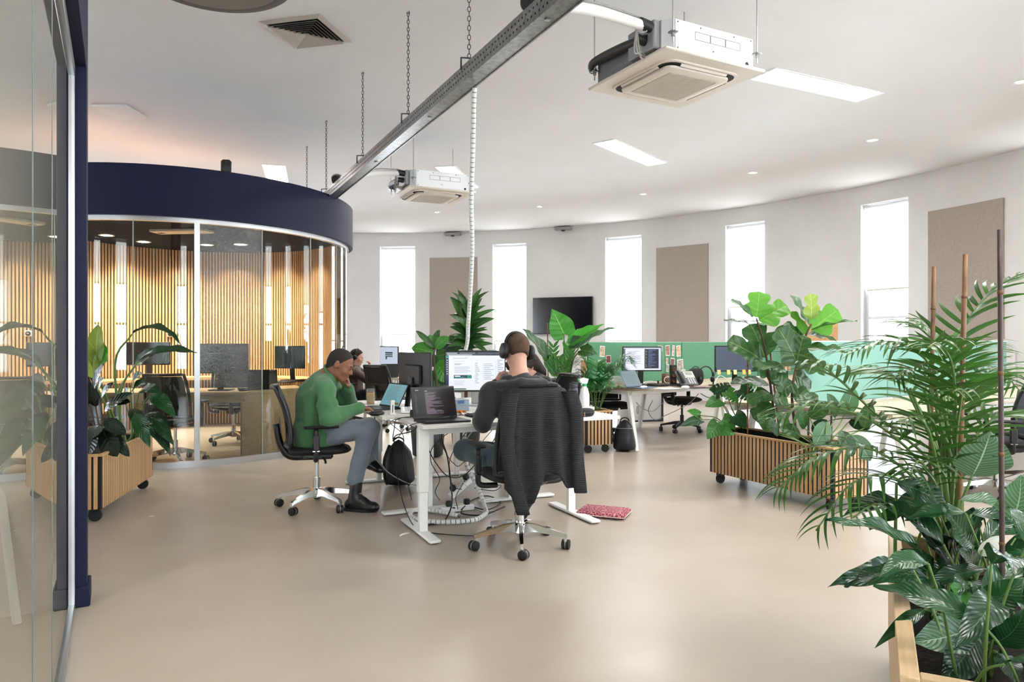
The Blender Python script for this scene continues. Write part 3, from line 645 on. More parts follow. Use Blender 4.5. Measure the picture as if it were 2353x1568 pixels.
WEB = [(0, 0, 1, .045, '24262E'), (0, .045, 1, .085, '3A3D47'), (.02, .01, .2, .035, 'B8BCC6'), (.24, .012, .5, .032, '8A8E98'), (.55, .012, .9, .032, '6A6E78'), (.03, .055, .45, .075, 'C8CCD4'), (0, .085, .055, 1, '2B3350'), (.008, .10, .047, .15, '2FA58E')]+[(.018, .2+i*.06, .036, .22+i*.06, 'E8ECF4') for i in range(7)]+\
      lines(.12, .40, .15, .19, 1, '9AA2B0', 1)+lines(.12, .62, .23, .25, 1, 'B4BAC6', 2)+lines(.15, .30, .30, .35, 2, '4A5060', 3)+lines(.15, .44, .38, .56, 6, 'A4AAB6', 4)+[(.14, .60, .44, .69, '173A52'), (.155, .62, .25, .645, 'FFFFFF'), (.155, .655, .32, .668, '3FA8A0'), (.375, .61, .425, .68, '2FBF8F'), (.39, .625, .41, .665, '0E2C3A')]+\
      lines(.15, .44, .75, .88, 5, 'BFC4CE', 5)+lines(.5, .58, .28, .85, 11, '9AA2B0', 6)+[(.63, .25, .635, .8, 'C4CAD6'), (.85, .25, .855, .8, 'C4CAD6')]+lines(.65, .82, .30, .75, 9, 'A9AFBB', 7)+lines(.88, .98, .2, .9, 14, '9AA2B0', 8)+[(.07, .955, .35, .985, '3C6B2E'), (.6, .945, .98, .98, '3A4258')]
CODE = [(0, 0, 1, .03, '2C2630'), (.08, .05, .16, .075, 'C8BEC8'), (.3, .09, .36, .11, 'B8B0B8')]+lines(.30, .72, .16, .92, 24, '8E7E92', 11, .85, .4)+lines(.05, .12, .2, .9, 16, '6A5C70', 12)
DOC = [(0, 0, 1, .05, 'C6CCD8'), (0, .05, .05, 1, '6A7488')]+lines(.1, .5, .16, .75, 12, 'A0A8B8', 13)+[(.56, .06, .94, .93, '2E323C')]+lines(.66, .9, .1, .9, 18, '7C8CC0', 14, .8)+lines(.58, .63, .1, .9, 12, 'A8B0A0', 15)+[(.94, .05, 1, 1, 'DDE6F4')]
TEAL = lines(.12, .85, .1, .8, 13, '3E5C66', 16, .5, .22)+[(.62, .84, .95, .95, '6A6412')]
FAR = [(.3, .25, .72, .33, '3A3E44'), (.3, .36, .72, .42, '3A3E44'), (.3, .45, .72, .5, '3A3E44'), (.32, .5, .4, .62, '3A3E44')]
def monitor(loc, rz, w, h, z, label, rects=None, bgc='0B0C10', k=0., tilt=0., base=True, group='desk monitors', stand=M_black):
    t = empty('monitor', loc, rz, label, 'monitor', group)
    R = Matrix.Translation((0, 0, z)) @ Matrix.Rotation(tilt, 4, 'X')
    p = MB().box((0, .012, 0), (w, .022, h), b=.005).box((0, .03, -.02), (w*.5, .03, h*.5), b=.01).build('panel', M_black, t); p.matrix_local = R
    if rects is not None: mb, ms = ui(w-.022, h-.03, rects, bgc, k); d = mb.build('display', ms, t)
    else: d = MB().box((0, -.0005, .004), (w-.02, .002, h-.03)).build('display', mat('off screen', '111318', .15), t)
    d.matrix_local = R
    MB().box((0, 0.003, -h/2+.008), (w, .012, .012)).build('chin', M_black, t).matrix_local = R
    MB().bar((0, .05, z-.04), (0, .085, .015), .07, .018, .004, hint=Vector((0, 1, 0))).build('neck', stand, t)
    if base: MB().box((0, .06, .008), (.24, .19, .014), b=.005).build('foot', stand, t)
    return t
def laptop(loc, rz, w, dp_, open_, label, rects, bgc, k, body=M_dark):
    t = empty('laptop', loc, rz, label, 'laptop', 'open laptops')
    MB().box((0, -dp_/2, .008), (w, dp_, .014), b=.004).build('body', body, t); kb = MB()
    for r in range(5):
        for c in range(12): kb.box((-w*.42+c*w*.84/11, -dp_*.14-r*dp_*.085, .0155), (w*.058, dp_*.065, .002))
    kb.build('keyboard', M_black, t); MB().box((0, -dp_*.78, .0153), (w*.3, dp_*.28, .001)).build('touchpad', M_dark, t)
    R = Matrix.Translation((0, 0, .014)) @ Matrix.Rotation(-(open_-PI/2), 4, 'X'); H = dp_*.98
    MB().box((0, .004, H/2), (w, .008, H), b=.003).build('lid', body, t).matrix_local = R
    mb, ms = ui(w-.014, H-.024, rects, bgc, k, 0.); mb.build('display', ms, t).matrix_local = R @ Matrix.Translation((0, -.0008, H/2))
    return t
M_cable = mat('black cable', '111113', .5); M_cablew = mat('white cable', 'DADADA', .5); M_cableg = mat('grey cord', '8E8E90', .5)
def cable(pts, r, m, label, n=6, name='cable', group='loose cables'):
    return tag(MB().tube(spline(pts, n), r, 6).build(name, m, None, True), label, 'cable', group)

# ================================================================ CENTRE DESKS
DC0 = Vector((-.59, 4.73, 0)); DANG = math.radians(25)
dw = Vector((math.cos(DANG), math.sin(DANG), 0)); dd = Vector((-dw.y, dw.x, 0))
def DA(x, y, z=0.): return DC0+dw*x+dd*y+Vector((0, 0, z))
M_desk = mat('white desk top', 'E4E0DA', .4, col2='DCD7D0', nscale=6)
def sitstand(x0, x1, y0, y1, legs, label, ang=0):
    t = empty('standing_desk', DC0, DANG, label, 'desk', 'white standing desks')
    MB().box(((x0+x1)/2, (y0+y1)/2, .727), (x1-x0-.004, y1-y0-.004, .026), b=.003).build('tabletop', M_desk, t)
    for (cx, cy, fx, fy, along) in legs:
        c = MB().box((cx, cy, .50), (.075, .05, .43) if along == 'y' else (.05, .075, .43), b=.004).build('leg', M_white, t)
        MB().box((cx, cy, .16), (.06, .038, .29) if along == 'y' else (.038, .06, .29), b=.003).build('leg_inner', M_white, c)
        s = (.08, .66, .02) if along == 'y' else (.66, .08, .02)
        MB().box((fx, fy, .016), s, b=.006).build('foot', M_white, c)
        for k in (-1, 1): MB().lathe([(.016, 0), (.016, .007)], 12, (fx+(0 if along == 'y' else k*.29), fy+(k*.29 if along == 'y' else 0), 0)).build('glide', M_rubber, c)
    (a, b) = legs[0][:2], legs[1][:2]
    MB().bar((a[0], a[1], .69), (b[0], b[1], .69), .05, .04).build('crossbar', M_white, t)
    return t
sitstand(0, 1.55, 0, .68, ((.03, .085, .03, .15, 'y'), (1.23, .19, 1.23, .16, 'y')), 'white standing desk holding the dark code laptop, nearest of the cluster')
sitstand(-.09, .72, .69, 2.1, ((.30, .76, .25, .715, 'x'), (.22, 1.98, .25, 2.0, 'x')), 'white standing desk with the beer glass, where the green sweater man works')
sitstand(.73, 1.75, .69, 2.1, ((1.0, .80, 1.06, .78, 'x'), (.98, 1.98, 1.06, 2.0, 'x')), 'white standing desk carrying the large lit monitor and the spray bottle')

laptop(DA(.13, 1.32, .74), -.89, .32, .22, math.radians(118), 'grey laptop with a teal screen in front of the green sweater man', TEAL, '6FA3B0', .2)
laptop(DA(.20, .31, .74), DANG+.05, .335, .235, math.radians(108), 'dark laptop showing code on the nearest white desk', CODE, '120D14', .25, M_black)
m_ = monitor(DA(.86, 1.20, .74), .02, .53, .355, .30, 'large lit monitor showing a web page beside the headphones man', WEB, 'E9EEF6', .235, stand=mat('silver stand', 'B8B8B8', .4, .5))
monitor(DA(.34, 1.22, .74), DANG+PI/2+.2, .54, .33, .30, 'black monitor seen from behind next to the fig leaves', None, stand=M_black, tilt=.0)
# glass of beer
t = empty('beer_glass', DA(.05, 1.60, .74), 0, 'dimpled glass mug of yellow beer on the white desk', 'glass')
MB().lathe([(.030, 0), (.034, .01), (.037, .15), (.0355, .15), (.0325, .012), (.002, .012)], 24, caps=False).build('glass', mat('clear mug', 'E8EEE8', .06, alpha=.13, spec=.8), t, True)
MB().lathe([(.001, .013), (.032, .014), (.0345, .118), (.001, .118)], 24, caps=False).build('beer', mat('beer', 'D09A12', .15, trans=.3), t, True)
MB().lathe([(.001, .118), (.0345, .118), (.035, .124), (.001, .125)], 24, caps=False).build('foam', mat('beer foam', '7A4A1A', .6), t, True)
for k in range(12): q = k*2*PI/12; MB().ball((.0365*math.cos(q), .0365*math.sin(q), .075), (.006, .006, .03), 6, 5).build('flute', MATS['clear mug'], t, True)
def obj1(name, mb, m, label, cat, loc, rz=0., group=None, smooth='auto'):
    o = mb.build(name, m, None, smooth); o.location = loc; o.rotation_euler = (0, 0, rz); return tag(o, label, cat, group)
M_pink = mat('pink paper', 'E8706E', .7)
def curl(mb, w, l, c): mb.grid(lambda u, v: Vector(((u-.5)*w, -c*math.sin(v*1.9)*l*.35, -v*l)), 2, 8); return mb
obj1('sticky_note', curl(MB(), .05, .10, .6), M_pink, 'pink curled sticky note stuck to the black monitor', 'note', at(920, 890, 6.10), -.5)
t = empty('white_bracket', DA(.02, .80, .74), DANG, 'small white upright plastic stand on the white desk', 'stand'); MB().box((0, 0, .055), (.03, .02, .11), b=.004).build('upright', M_white, t); MB().box((0, -.0105, .045), (.006, .002, .06)).build('slot', M_black, t); MB().box((0, .01, .006), (.05, .06, .012), b=.003).build('base', M_white, t)
t = empty('power_adapter', DA(.13, .55, .74), DANG+.2, 'black power adapter box on the white desk', 'adapter'); MB().box((0, 0, .027), (.075, .075, .054), b=.008).build('body', M_black, t); MB().tube([(.0, .03, .02), (.0, .06, .02)], .006, 6).build('plug', M_black, t)
t = empty('computer_mouse', onz(866, 954, .742), DANG, 'black computer mouse on the corner of the white desk', 'mouse'); MB().ball((0, 0, .012), (.06, .033, .02), 16, 10).build('shell', M_black, t, True); MB().box((.03, 0, .031), (.016, .005, .004), b=.002).build('wheel', M_dark, t)
def keyboard(loc, rz, w, label, m, mk):
    t = empty('keyboard', loc, rz, label, 'keyboard'); MB().box((0, 0, .008), (w, .13, .014), b=.004).build('tray', m, t); kb = MB()
    for r in range(5):
        for c in range(14): kb.box((-w*.46+(c+.5)*w*.92/14, .045-r*.0225, .0165), (w*.055, .018, .005), b=.0015)
    tag(kb.build('keys', mk, t), kind='stuff'); return t
keyboard(DA(.21, 1.0, .742), DANG+1.3, .40, 'white keyboard on the white desk beside the black adapter', M_white, M_white)
keyboard(DA(.68, .42, .742), DANG+.1, .40, 'black keyboard in front of the hooded man', M_black, M_dark)
M_paper = mat('paper', 'F0EEEA', .8)
obj1('paper_sheet', MB().box((0, 0, .001), (.21, .297, .002)), M_paper, 'white sheet of paper under the white keyboard', 'paper', DA(.27, 1.62, .741), DANG+.9)
obj1('notebook', MB().box((0, 0, .007), (.2, .28, .014), b=.003), mat('white notebook', 'EDEBE6', .6), 'white notebook under the forearm of the green sweater man', 'notebook', DA(.02, 1.86, .741), DANG+.2)
obj1('paper_sheet', MB().box((0, 0, .001), (.21, .297, .002)), M_paper, 'white paper beside the clear box under the monitor', 'paper', DA(.80, .6, .741), DANG+.2)
obj1('paper_sheet', MB().box((0, 0, .001), (.18, .25, .002)), M_paper, 'white paper beside the black glasses case', 'paper', DA(1.42, .22, .741), DANG+.1)
t = empty('carton', DA(.64, 1.32, .74), DANG+.05, 'white carton with a green letter patch behind the code laptop', 'box'); MB().box((0, 0, .055), (.24, .10, .11), b=.003).build('body', M_paper, t); MB().box((-.06, -.0505, .085), (.09, .002, .04)).build('patch', mat('green print', '4E8F5A', .6), t)
def letters(txt, size, m, parent, loc, rot, name='lettering'):
    c = bpy.data.curves.new(name, 'FONT'); c.body = txt; c.size = size; c.extrude = .0004; c.align_x = 'CENTER'; c.align_y = 'CENTER'
    o = bpy.data.objects.new(name, c); COL.objects.link(o); o.parent = parent; o.location = loc; o.rotation_euler = rot; c.materials.append(m)
    me = bpy.data.meshes.new_from_object(o); q = bpy.data.objects.new(name, me); COL.objects.link(q); q.parent = parent; q.location = loc; q.rotation_euler = rot; bpy.data.objects.remove(o); return q
letters('IOA', .034, M_white, t, (-.06, -.0525, .085), (PI/2, 0, 0))
t = empty('clear_box', DA(.58, .86, .74), DANG+.2, 'clear plastic box with a blue label on the white desk', 'box')
mb = MB(); [mb.box(c, s) for c, s in (((0, .05, .045), (.13, .003, .09)), ((0, -.05, .045), (.13, .003, .09)), ((.065, 0, .045), (.003, .1, .09)), ((-.065, 0, .045), (.003, .1, .09)), ((0, 0, .002), (.13, .1, .004)))]; mb.build('tub', mat('clear plastic', '8FA3B4', .15, alpha=.45), t)
MB().box((-.01, -.052, .075), (.06, .002, .022)).build('blue_label', mat('blue label', '2E4C86', .5), t); MB().box((0, 0, .094), (.136, .106, .008), b=.002).build('lid', mat('clear lid', 'AEBBC6', .2, alpha=.6), t)
t = empty('snack_wrapper', DA(.52, .55, .74), DANG, 'crumpled orange and white snack wrapper beside the code laptop', 'wrapper')
MB().grid(lambda u, v: Vector(((u-.5)*.14, (v-.5)*.1, .012+.012*math.sin(u*17+v*5)*math.cos(v*13))), 10, 8).build('foil', mat('white wrap', 'E6E0D6', .4), t, True); MB().grid(lambda u, v: Vector(((u-.5)*.07-.03, (v-.5)*.05+.02, .024+.010*math.sin(u*11+v*7))), 6, 5).build('orange_print', mat('orange wrap', 'DE8430', .4), t, True)
t = empty('bread_slice', DA(.66, .56, .742), DANG+.3, 'pale brown crispbread pieces beside the code laptop', 'food'); MB().grid(lambda u, v: Vector(((u-.5)*.15, (v-.5)*.08, .008+.006*math.sin(u*21)*math.sin(v*16))), 12, 8).build('crust', mat('crispbread', 'C9A878', .8, bump=.4), t, True)
t = empty('desk_headphones', DA(.57, 1.18, .74), DANG, 'black headphones standing behind the code laptop', 'headphones')
MB().tube([(.085*math.cos(q), 0, .09+.09*math.sin(q)) for q in np.linspace(-.3, PI+.3, 20)], .009, 8).build('band', M_black, t, True)
for s_ in (-1, 1): MB().lathe([(.02, -.02), (.035, -.015), (.037, .01), (.02, .018)], 18, (s_*.085, 0, .055), axis=(1, 0, 0)).build('ear_cup', M_black, t, True)
t = empty('glasses_case', onz(1338, 957, .74), DANG, 'black oval hard case with an orange zip tab on the white desk', 'case')
def rbox(a, b, h, r=.35): return lambda u, v: Vector((a*math.copysign(abs(math.cos(2*PI*u))**r, math.cos(2*PI*u))*math.sin(PI*v)**.3, b*math.copysign(abs(math.sin(2*PI*u))**r, math.sin(2*PI*u))*math.sin(PI*v)**.3, h/2*(1-math.cos(PI*v)**3*(1) if False else 1-math.cos(PI*v))))
MB().grid(rbox(.09, .065, .06, .7), 28, 10).build('shell', M_blackm, t, True); MB().tube([(.0915*math.copysign(abs(math.cos(q))**.7, math.cos(q)), .0665*math.copysign(abs(math.sin(q))**.7, math.sin(q)), .03) for q in np.linspace(0, 2*PI, 33)[:-1]], .002, 5, closed=True).build('zip', M_dark, t); MB().box((-.02, -.068, .022), (.007, .003, .03), b=.001).build('zip_tab', mat('orange tab', 'E08A5A', .5), t)
t = empty('water_bottle', onz(1318, 938, .74), 0, 'dark blue grey ribbed water bottle on the white desk', 'bottle'); M_bt = mat('blue grey bottle', '3A4048', .45)
MB().lathe([(.034, 0), (.037, .006), (.037, .06), (.034, .07), (.034, .11), (.037, .12), (.037, .155), (.028, .17)], 24).build('body', M_bt, t, True)
for z in (.07, .085, .10, .115): MB().lathe([(.0345, z), (.036, z+.003), (.0345, z+.006)], 24, caps=False).build('rib', M_bt, t, True)
MB().lathe([(.03, .168), (.032, .172), (.032, .195), (.024, .2)], 24).build('cap', mat('dark cap', '2B3036', .5), t, True); MB().tube([(-.03, 0, .19), (-.034, 0, .205), (-.0, 0, .215), (.034, 0, .205), (.03, 0, .19)], .006, 6).build('loop', MATS['dark cap'], t, True)
t = empty('spray_bottle', onz(1343, 934, .74), DANG, 'white spray bottle with a green trigger on the white desk', 'spray bottle'); M_grn = mat('green plastic', '1E9A62', .4)
MB().lathe([(.040, 0), (.043, .006), (.042, .10), (.028, .15), (.016, .17), (.016, .18)], 24).build('body', mat('white plastic bottle', 'EAEAE6', .4), t, True)
MB().lathe([(.019, .172), (.02, .176), (.019, .195)], 20).build('collar', M_grn, t, True)
MB().prism([(-.03, .195), (.02, .195), (.035, .235), (-.01, .245), (-.05, .232), (-.05, .218)], -.013, .013, M=Matrix.Rotation(PI/2, 4, 'X')).build('spray_head', M_white, t); MB().prism([(-.034, .19), (-.022, .19), (-.018, .215), (-.04, .215)], -.007, .007, M=Matrix.Rotation(PI/2, 4, 'X')).build('trigger', M_grn, t); MB().lathe([(.01, 0), (.012, .004), (.012, .014)], 14, (-.052, 0, .226), axis=(-1, 0, 0)).build('nozzle', M_grn, t)

# ---------------------------------------------------------------- chairs of the cluster
ch_green = place(chair_parts('task_chair', 'black mesh task chair under the man in the green sweater', spin=.55), -1.53, 5.63, DANG-PI/2-.12)
ch_hood = place(chair_parts('task_chair', 'black task chair under the hooded man, wearing the knitted cardigan', spin=.62), .05, 4.56, math.radians(20))

# cardigan hung over the chair back
M_knit = mat('charcoal knit', '27272C', .95, bump=0.); _nt = M_knit.node_tree
_tc = _nt.nodes['Texture Coordinate']; _w = _nt.nodes.new('ShaderNodeTexWave'); _w.inputs['Scale'].default_value = 30; _w.inputs['Distortion'].default_value = 2.5; _w.inputs['Detail'].default_value = 1.5; _w.inputs['Detail Scale'].default_value = 6; _w.bands_direction = 'Z'
_b = _nt.nodes.new('ShaderNodeBump'); _b.inputs['Strength'].default_value = .9; _b.inputs['Distance'].default_value = .006; _nt.links.new(_tc.outputs['Object'], _w.inputs['Vector']); _nt.links.new(_w.outputs['Fac'], _b.inputs['Height']); _nt.links.new(_b.outputs[0], _nt.nodes['Principled BSDF'].inputs['Normal'])
cg = empty('cardigan', ch_hood.location, ch_hood.rotation_euler.z, 'charcoal knitted cardigan hung over the back of a task chair', 'cardigan')
def card(u, v):                                            # u across the shoulders, v from the collar down
    s = 2*u-1; hem = .40+.06*math.cos(s*2.6)+.045*abs(s)
    hem = float(np.interp(s, (-1, -.75, -.3, -.15, .1, .45, .7, 1), (.56, .66, .68, .58, .50, .53, .60, .58)))
    z = 1.035-.03*abs(s)**3-v*hem; x = s*(.205+.022*v)+.0; f = .016*math.sin(s*11+1.2*math.sin(v*3))*min(1, v*2.2)
    back = -.36-.02*v-.03*math.sin(min(1, v*1.4)*PI*.6)
    y = back+.07*abs(s)**4*(1-.3*v)+f
    if v < .08: y += (.08-v)*1.1*.5; 
    return Vector((x, y, z))
body = MB().grid(card, 56, 30).build('back_panel', M_knit, cg, True); so = body.modifiers.new('thick', 'SOLIDIFY'); so.thickness = .008; so.offset = 1
def cardf(u, v):
    s = 2*u-1; return Vector((s*.2, -.30+.05*abs(s)**3-.0+.01*math.sin(s*9), 1.035-.03*abs(s)**3-v*(.22+.05*math.sin(s*4))))
fr_ = MB().grid(cardf, 30, 10).build('inner_panel', M_knit, cg, True); fr_.modifiers.new('thick', 'SOLIDIFY').thickness = .006
MB().tube([Vector((s*.12, -.335+.02*abs(s), 1.038-.004*s*s)) for s in np.linspace(-1, 1, 9)], .010, 8).build('collar', M_knit, cg, True)
for s_, zb, yo in ((-1, .30, .0), (1, .40, .01)):
    pts = spline([(s_*.185, -.35, 1.0), (s_*.215, -.37, .86), (s_*.215, -.385, .62), (s_*(.13 if s_ < 0 else .235), -.40, zb)], 8); n = len(pts); sl = MB(); vs = []
    for i, p in enumerate(pts):
        k = i/(n-1); wx, wy = .05-.012*k, .03
        vs += [Vector((p.x+wx*math.cos(q)*(1+.12*math.sin(3*q+4*k)), p.y+wy*math.sin(q)*(1+.25*math.sin(2*q+9*k))+.0, p.z)) for q in np.linspace(0, 2*PI, 17)[:-1]]
    sl.add(vs, [(i*16+j, i*16+(j+1) % 16, (i+1)*16+(j+1) % 16, (i+1)*16+j) for i in range(n-1) for j in range(16)]+[tuple(range((n-1)*16, n*16))]); sl.build('sleeve', M_knit, cg, True)

# ---------------------------------------------------------------- on the floor
def backpack(loc, rz, h, w, label, lean=.0):
    t = empty('backpack', loc, rz, label, 'backpack', 'black backpacks')
    def bod(u, v):
        a = 2*PI*u; prof = (min(1, v*9)**.35)*(min(1, (1-v)*4)**.5) if 0 < v < 1 else .01; tp = 1-.42*v**1.8
        cx = math.copysign(abs(math.cos(a))**.7, math.cos(a)); cy = math.copysign(abs(math.sin(a))**.7, math.sin(a))
        return Vector((w/2*cx*prof*tp*(1+.03*math.sin(7*v+3*a)), (.13*cy)*prof*(1-.4*v)*(1+.05*math.sin(9*v+2*a))+lean*v, h*v))
    MB().grid(bod, 32, 22).build('body', mat('black nylon', '111114', .5, bump=.25, bscale=14), t, True)
    MB().grid(lambda u, v: bod(.62+.26*u, .1+.42*v)*1.0+Vector((0, -.022*math.sin(PI*u)*math.sin(PI*v), 0)), 10, 8).build('front_pocket', mat('black nylon', '111114'), t, True)
    for s_ in (-1, 1): MB().tube(spline([(s_*.06, .08+lean*.9, h*.9), (s_*.09, .16+lean*.5, h*.6), (s_*.10, .13, h*.2), (s_*.1, .07, h*.06)], 6), .014, 8).build('strap', M_blackm, t, True)
    MB().tube([(.05*math.cos(q), lean, h*.96+.035*math.sin(q)) for q in np.linspace(0, PI, 8)], .007, 6).build('grab_handle', M_blackm, t, True)
    MB().tube([bod(u, .74)+Vector((0, -.004, 0)) for u in np.linspace(.52, .98, 12)], .003, 5).build('zip', M_alu, t)
    return t
backpack(onz(915, 1121, 0)+Vector((0, .1, 0)), DANG+2.6, .42, .27, 'black backpack leaning under the white desk beside the black boots', .05)
backpack(onz(1432, 1040, 0)+Vector((.03, .1, 0)), -.3, .37, .27, 'black backpack standing beside the small slatted planter', .03)
t = empty('laptop_sleeve', onz(1387, 1183, 0), math.radians(-22), 'red patterned laptop sleeve lying on the floor', 'laptop sleeve')
M_red = mat('red print cloth', '9E2F44', .85); _nt = M_red.node_tree; _v = _nt.nodes.new('ShaderNodeTexVoronoi'); _v.inputs['Scale'].default_value = 48; _v.feature = 'DISTANCE_TO_EDGE'; _cr = _nt.nodes.new('ShaderNodeValToRGB'); _cr.color_ramp.elements[0].position = .05; _cr.color_ramp.elements[0].color = (*lin('C98F98'), 1); _cr.color_ramp.elements[1].position = .10; _cr.color_ramp.elements[1].color = (*lin('7E1D33'), 1)
_nt.links.new(_nt.nodes['Texture Coordinate'].outputs['Object'], _v.inputs['Vector']); _nt.links.new(_v.outputs['Distance'], _cr.inputs[0]); _nt.links.new(_cr.outputs[0], _nt.nodes['Principled BSDF'].inputs['Base Color'])
sl_ = MB().box((0, 0, .022), (.37, .27, .036), b=.017).build('sleeve', M_red, t, True); MB().tube([(sx*.186, sy*.136, .018) for sx, sy in ((-1, -1), (0, -1), (1, -1), (1, 0), (1, 1), (0, 1), (-1, 1), (-1, 0))], .003, 6, closed=True).build('zip', mat('cream zip', 'D8CFC0', .5), t)
MB().box((.12, -.15, .012), (.03, .006, .003)).build('zip_tab', M_dark, t)
def power_strip(loc, rz, label):
    t = empty('power_strip', loc, rz, label, 'power strip', 'power strips'); MB().box((0, 0, .024), (.26, .055, .045), b=.008).build('body', M_white, t)
    for k in (-1, 0, 1): MB().lathe([(.019, 0), (.019, .002), (.016, -.0)], 16, (k*.075, 0, .046)).build('socket', mat('socket grey', 'B8B8B6', .5), t)
    for k in (-1, 1): MB().box((k*.075, .0, .068), (.045, .04, .045), b=.008).build('plug', M_black, t)
    return t
power_strip(onz(1052, 1176, 0), .5, 'white power strip with two black plugs lying inside the cable coil')
tps = power_strip((0, 0, 0), .7, 'white power strip with black plugs hanging under the white desk'); tps.location = at(1063, 1125, 5.75); tps.rotation_euler = (0, -.5, .75)
coil = []; cc = onz(1035, 1183, 0)
M_sp = mat('white spiral wrap', 'E4E3E0', .5)
def spiral_tube(pts, r, label, name='cable_sleeve'):
    t = empty(name, (0, 0, 0), 0, label, 'cable sleeve', 'white spiral cable sleeves'); P = spline(pts, 10)
    L_ = [0.]
    for i in range(1, len(P)): L_.append(L_[-1]+(P[i]-P[i-1]).length)
    MB().tube(P, r*.86, 8).build('cables', mat('inner grey', '75777A', .6), t, True)
    n = int(L_[-1]/.034); rg = MB(); k = 0
    X = np.array([p[:] for p in P]); f = lambda s: Vector([float(np.interp(s, L_, X[:, i])) for i in range(3)])
    for i in range(n): a = f((i+.06)*L_[-1]/n); b = f((i+.88)*L_[-1]/n); rg.cyl(a, b, r, n=10)
    tag(rg.build('wrap_rings', M_sp, t), kind='stuff')
q0 = b_at(4.95)+Vector((-.06, 0, 0))
spiral_tube([at(1098, 166, 4.93), at(1090, 210, 4.96), at(1087, 330, 5.1), at(1083, 470, 5.3), at(1085, 560, 5.5), at(1082, 650, 5.7), at(1076, 740, 5.95), at(1071, 800, 6.2), DA(.72, 1.36, .95), DA(.70, 1.40, .75)], .017, 'white spiral cable sleeve hanging from the steel channel to the desk')
spiral_tube([DA(.66, .80, .70), at(1067, 1000, 5.75), at(1071, 1065, 5.72), at(1090, 1105, 5.66), at(1106, 1140, 5.55), at(1114, 1166, 5.45), onz(1116, 1180, .02), onz(1090, 1195, .02), onz(1035, 1200, .02), onz(975, 1198, .02), onz(943, 1186, .02), onz(955, 1172, .02), onz(1010, 1176, .02), onz(1055, 1186, .02)], .017, 'white spiral cable sleeve coiled on the floor under the desks')
cs = [([DA(.30, .30, .76), DA(.05, .20, .745), DA(-.03, .10, .70), at(912, 1000, 4.95), at(903, 1010, 4.95), at(906, 985, 5.0), DA(-.04, .45, .744), DA(.12, .5, .75)], .004, M_cable, 'black cable looping over the left edge of the nearest desk'),
      ([DA(.25, .2, .75), DA(-.02, .16, .735), at(915, 1005, 5.0), at(905, 1020, 5.1), at(910, 1080, 5.2), at(920, 1130, 5.1), at(935, 1180, 5.0), onz(958, 1216, .005), onz(1000, 1226, .005), onz(1060, 1231, .005), onz(1095, 1232, .005)], .003, M_cable, 'thin black cable falling from the desk and running along the floor to the chair'),
      ([at(855, 1045, 5.75), at(880, 1075, 5.7), at(905, 1095, 5.6), at(940, 1112, 5.5), at(965, 1116, 5.4)], .004, M_cableg, 'grey cord stretched from the black boot past the backpack'),
      ([DA(.20, .5, .74), DA(-.06, .55, .72), at(926, 1000, 5.3), at(927, 1045, 5.3), at(934, 1100, 5.3), onz(946, 1150, .01)], .003, M_cable, 'thin black cable hanging down behind the backpack'),
      ([DA(.35, .3, .70), at(1015, 1000, 5.2), at(1028, 1050, 5.25), at(1036, 1110, 5.3), at(1038, 1160, 5.25), onz(1020, 1198, .01), onz(985, 1207, .01)], .0055, M_cable, 'thick black cable dropping to the floor coil under the nearest desk'),
      ([at(982, 1028, 5.1), at(1000, 1062, 5.2), at(1030, 1095, 5.35), at(1070, 1090, 5.5), DA(.8, .75, .45)], .004, M_cable, 'black cable strung across between the two desk legs'),
      ([DA(.45, .4, .70), at(1000, 1020, 5.4), at(990, 1060, 5.4), at(1010, 1100, 5.4), at(1000, 1130, 5.4), onz(1010, 1150, .01)], .003, M_cable, 'thin black cable dangling behind the near desk leg'),
      ([DA(.55, .45, .70), at(1040, 1040, 5.5), at(1032, 1090, 5.5), at(1044, 1120, 5.6), at(1060, 1125, 5.7)], .003, M_cable, 'thin black cable leading to the hanging power strip'),
      ([DA(.62, .5, .70), at(1060, 1030, 5.6), at(1052, 1080, 5.6), at(1066, 1110, 5.65), at(1075, 1120, 5.7)], .003, M_cablew, 'thin white cable leading to the hanging power strip'),
      ([DA(.40, .6, .70), at(1010, 1000, 5.6), at(1024, 1040, 5.6), at(1042, 1065, 5.6), at(1060, 1068, 5.6), DA(.75, .8, .5)], .003, M_cable, 'thin black cable sagging under the desks'),
      ([DA(.9, .7, .69), at(1090, 1040, 5.8), at(1070, 1100, 5.7), at(1048, 1140, 5.5), onz(1052, 1170, .06)], .003, M_cable, 'thin black cable going down into the power strip on the floor'),
      ([onz(1060, 1172, .06), onz(1085, 1150, .01), onz(1120, 1140, .01), onz(1150, 1155, .01), onz(1120, 1172, .01), onz(1080, 1165, .01), onz(1060, 1180, .01), onz(1110, 1184, .01), onz(1160, 1165, .01)], .005, M_cable, 'black cable wound in loose loops on the floor by the chair'),
      ([onz(985, 1172, .01), onz(1020, 1165, .01), onz(1045, 1168, .05)], .005, M_cable, 'short black lead plugged into the floor power strip'),
      ([DA(1.0, .8, .69), at(1130, 1020, 5.9), at(1105, 1080, 5.9), onz(1110, 1118, .01), onz(1150, 1115, .01), onz(1135, 1128, .01), onz(1090, 1122, .01)], .004, M_cable, 'black cable curled on the floor behind the chair')]
for pts, r, m, lb in cs: cable(pts, r, m, lb)
obj1('paper_strip', MB().grid(lambda u, v: Vector(((u-.5)*.10, .02*math.sin(u*2.4), .004+.012*v*(1-.5*u))), 8, 1), M_paper, 'thin curved white paper strip on the floor', 'scrap', onz(931, 1232, 0), .9)
obj1('paper_scrap', MB().box((0, 0, .001), (.03, .006, .002)), M_paper, 'tiny white paper scrap on the floor near the slatted planter', 'scrap', onz(348, 1187, 0), .1)

# ================================================================ PLANTERS

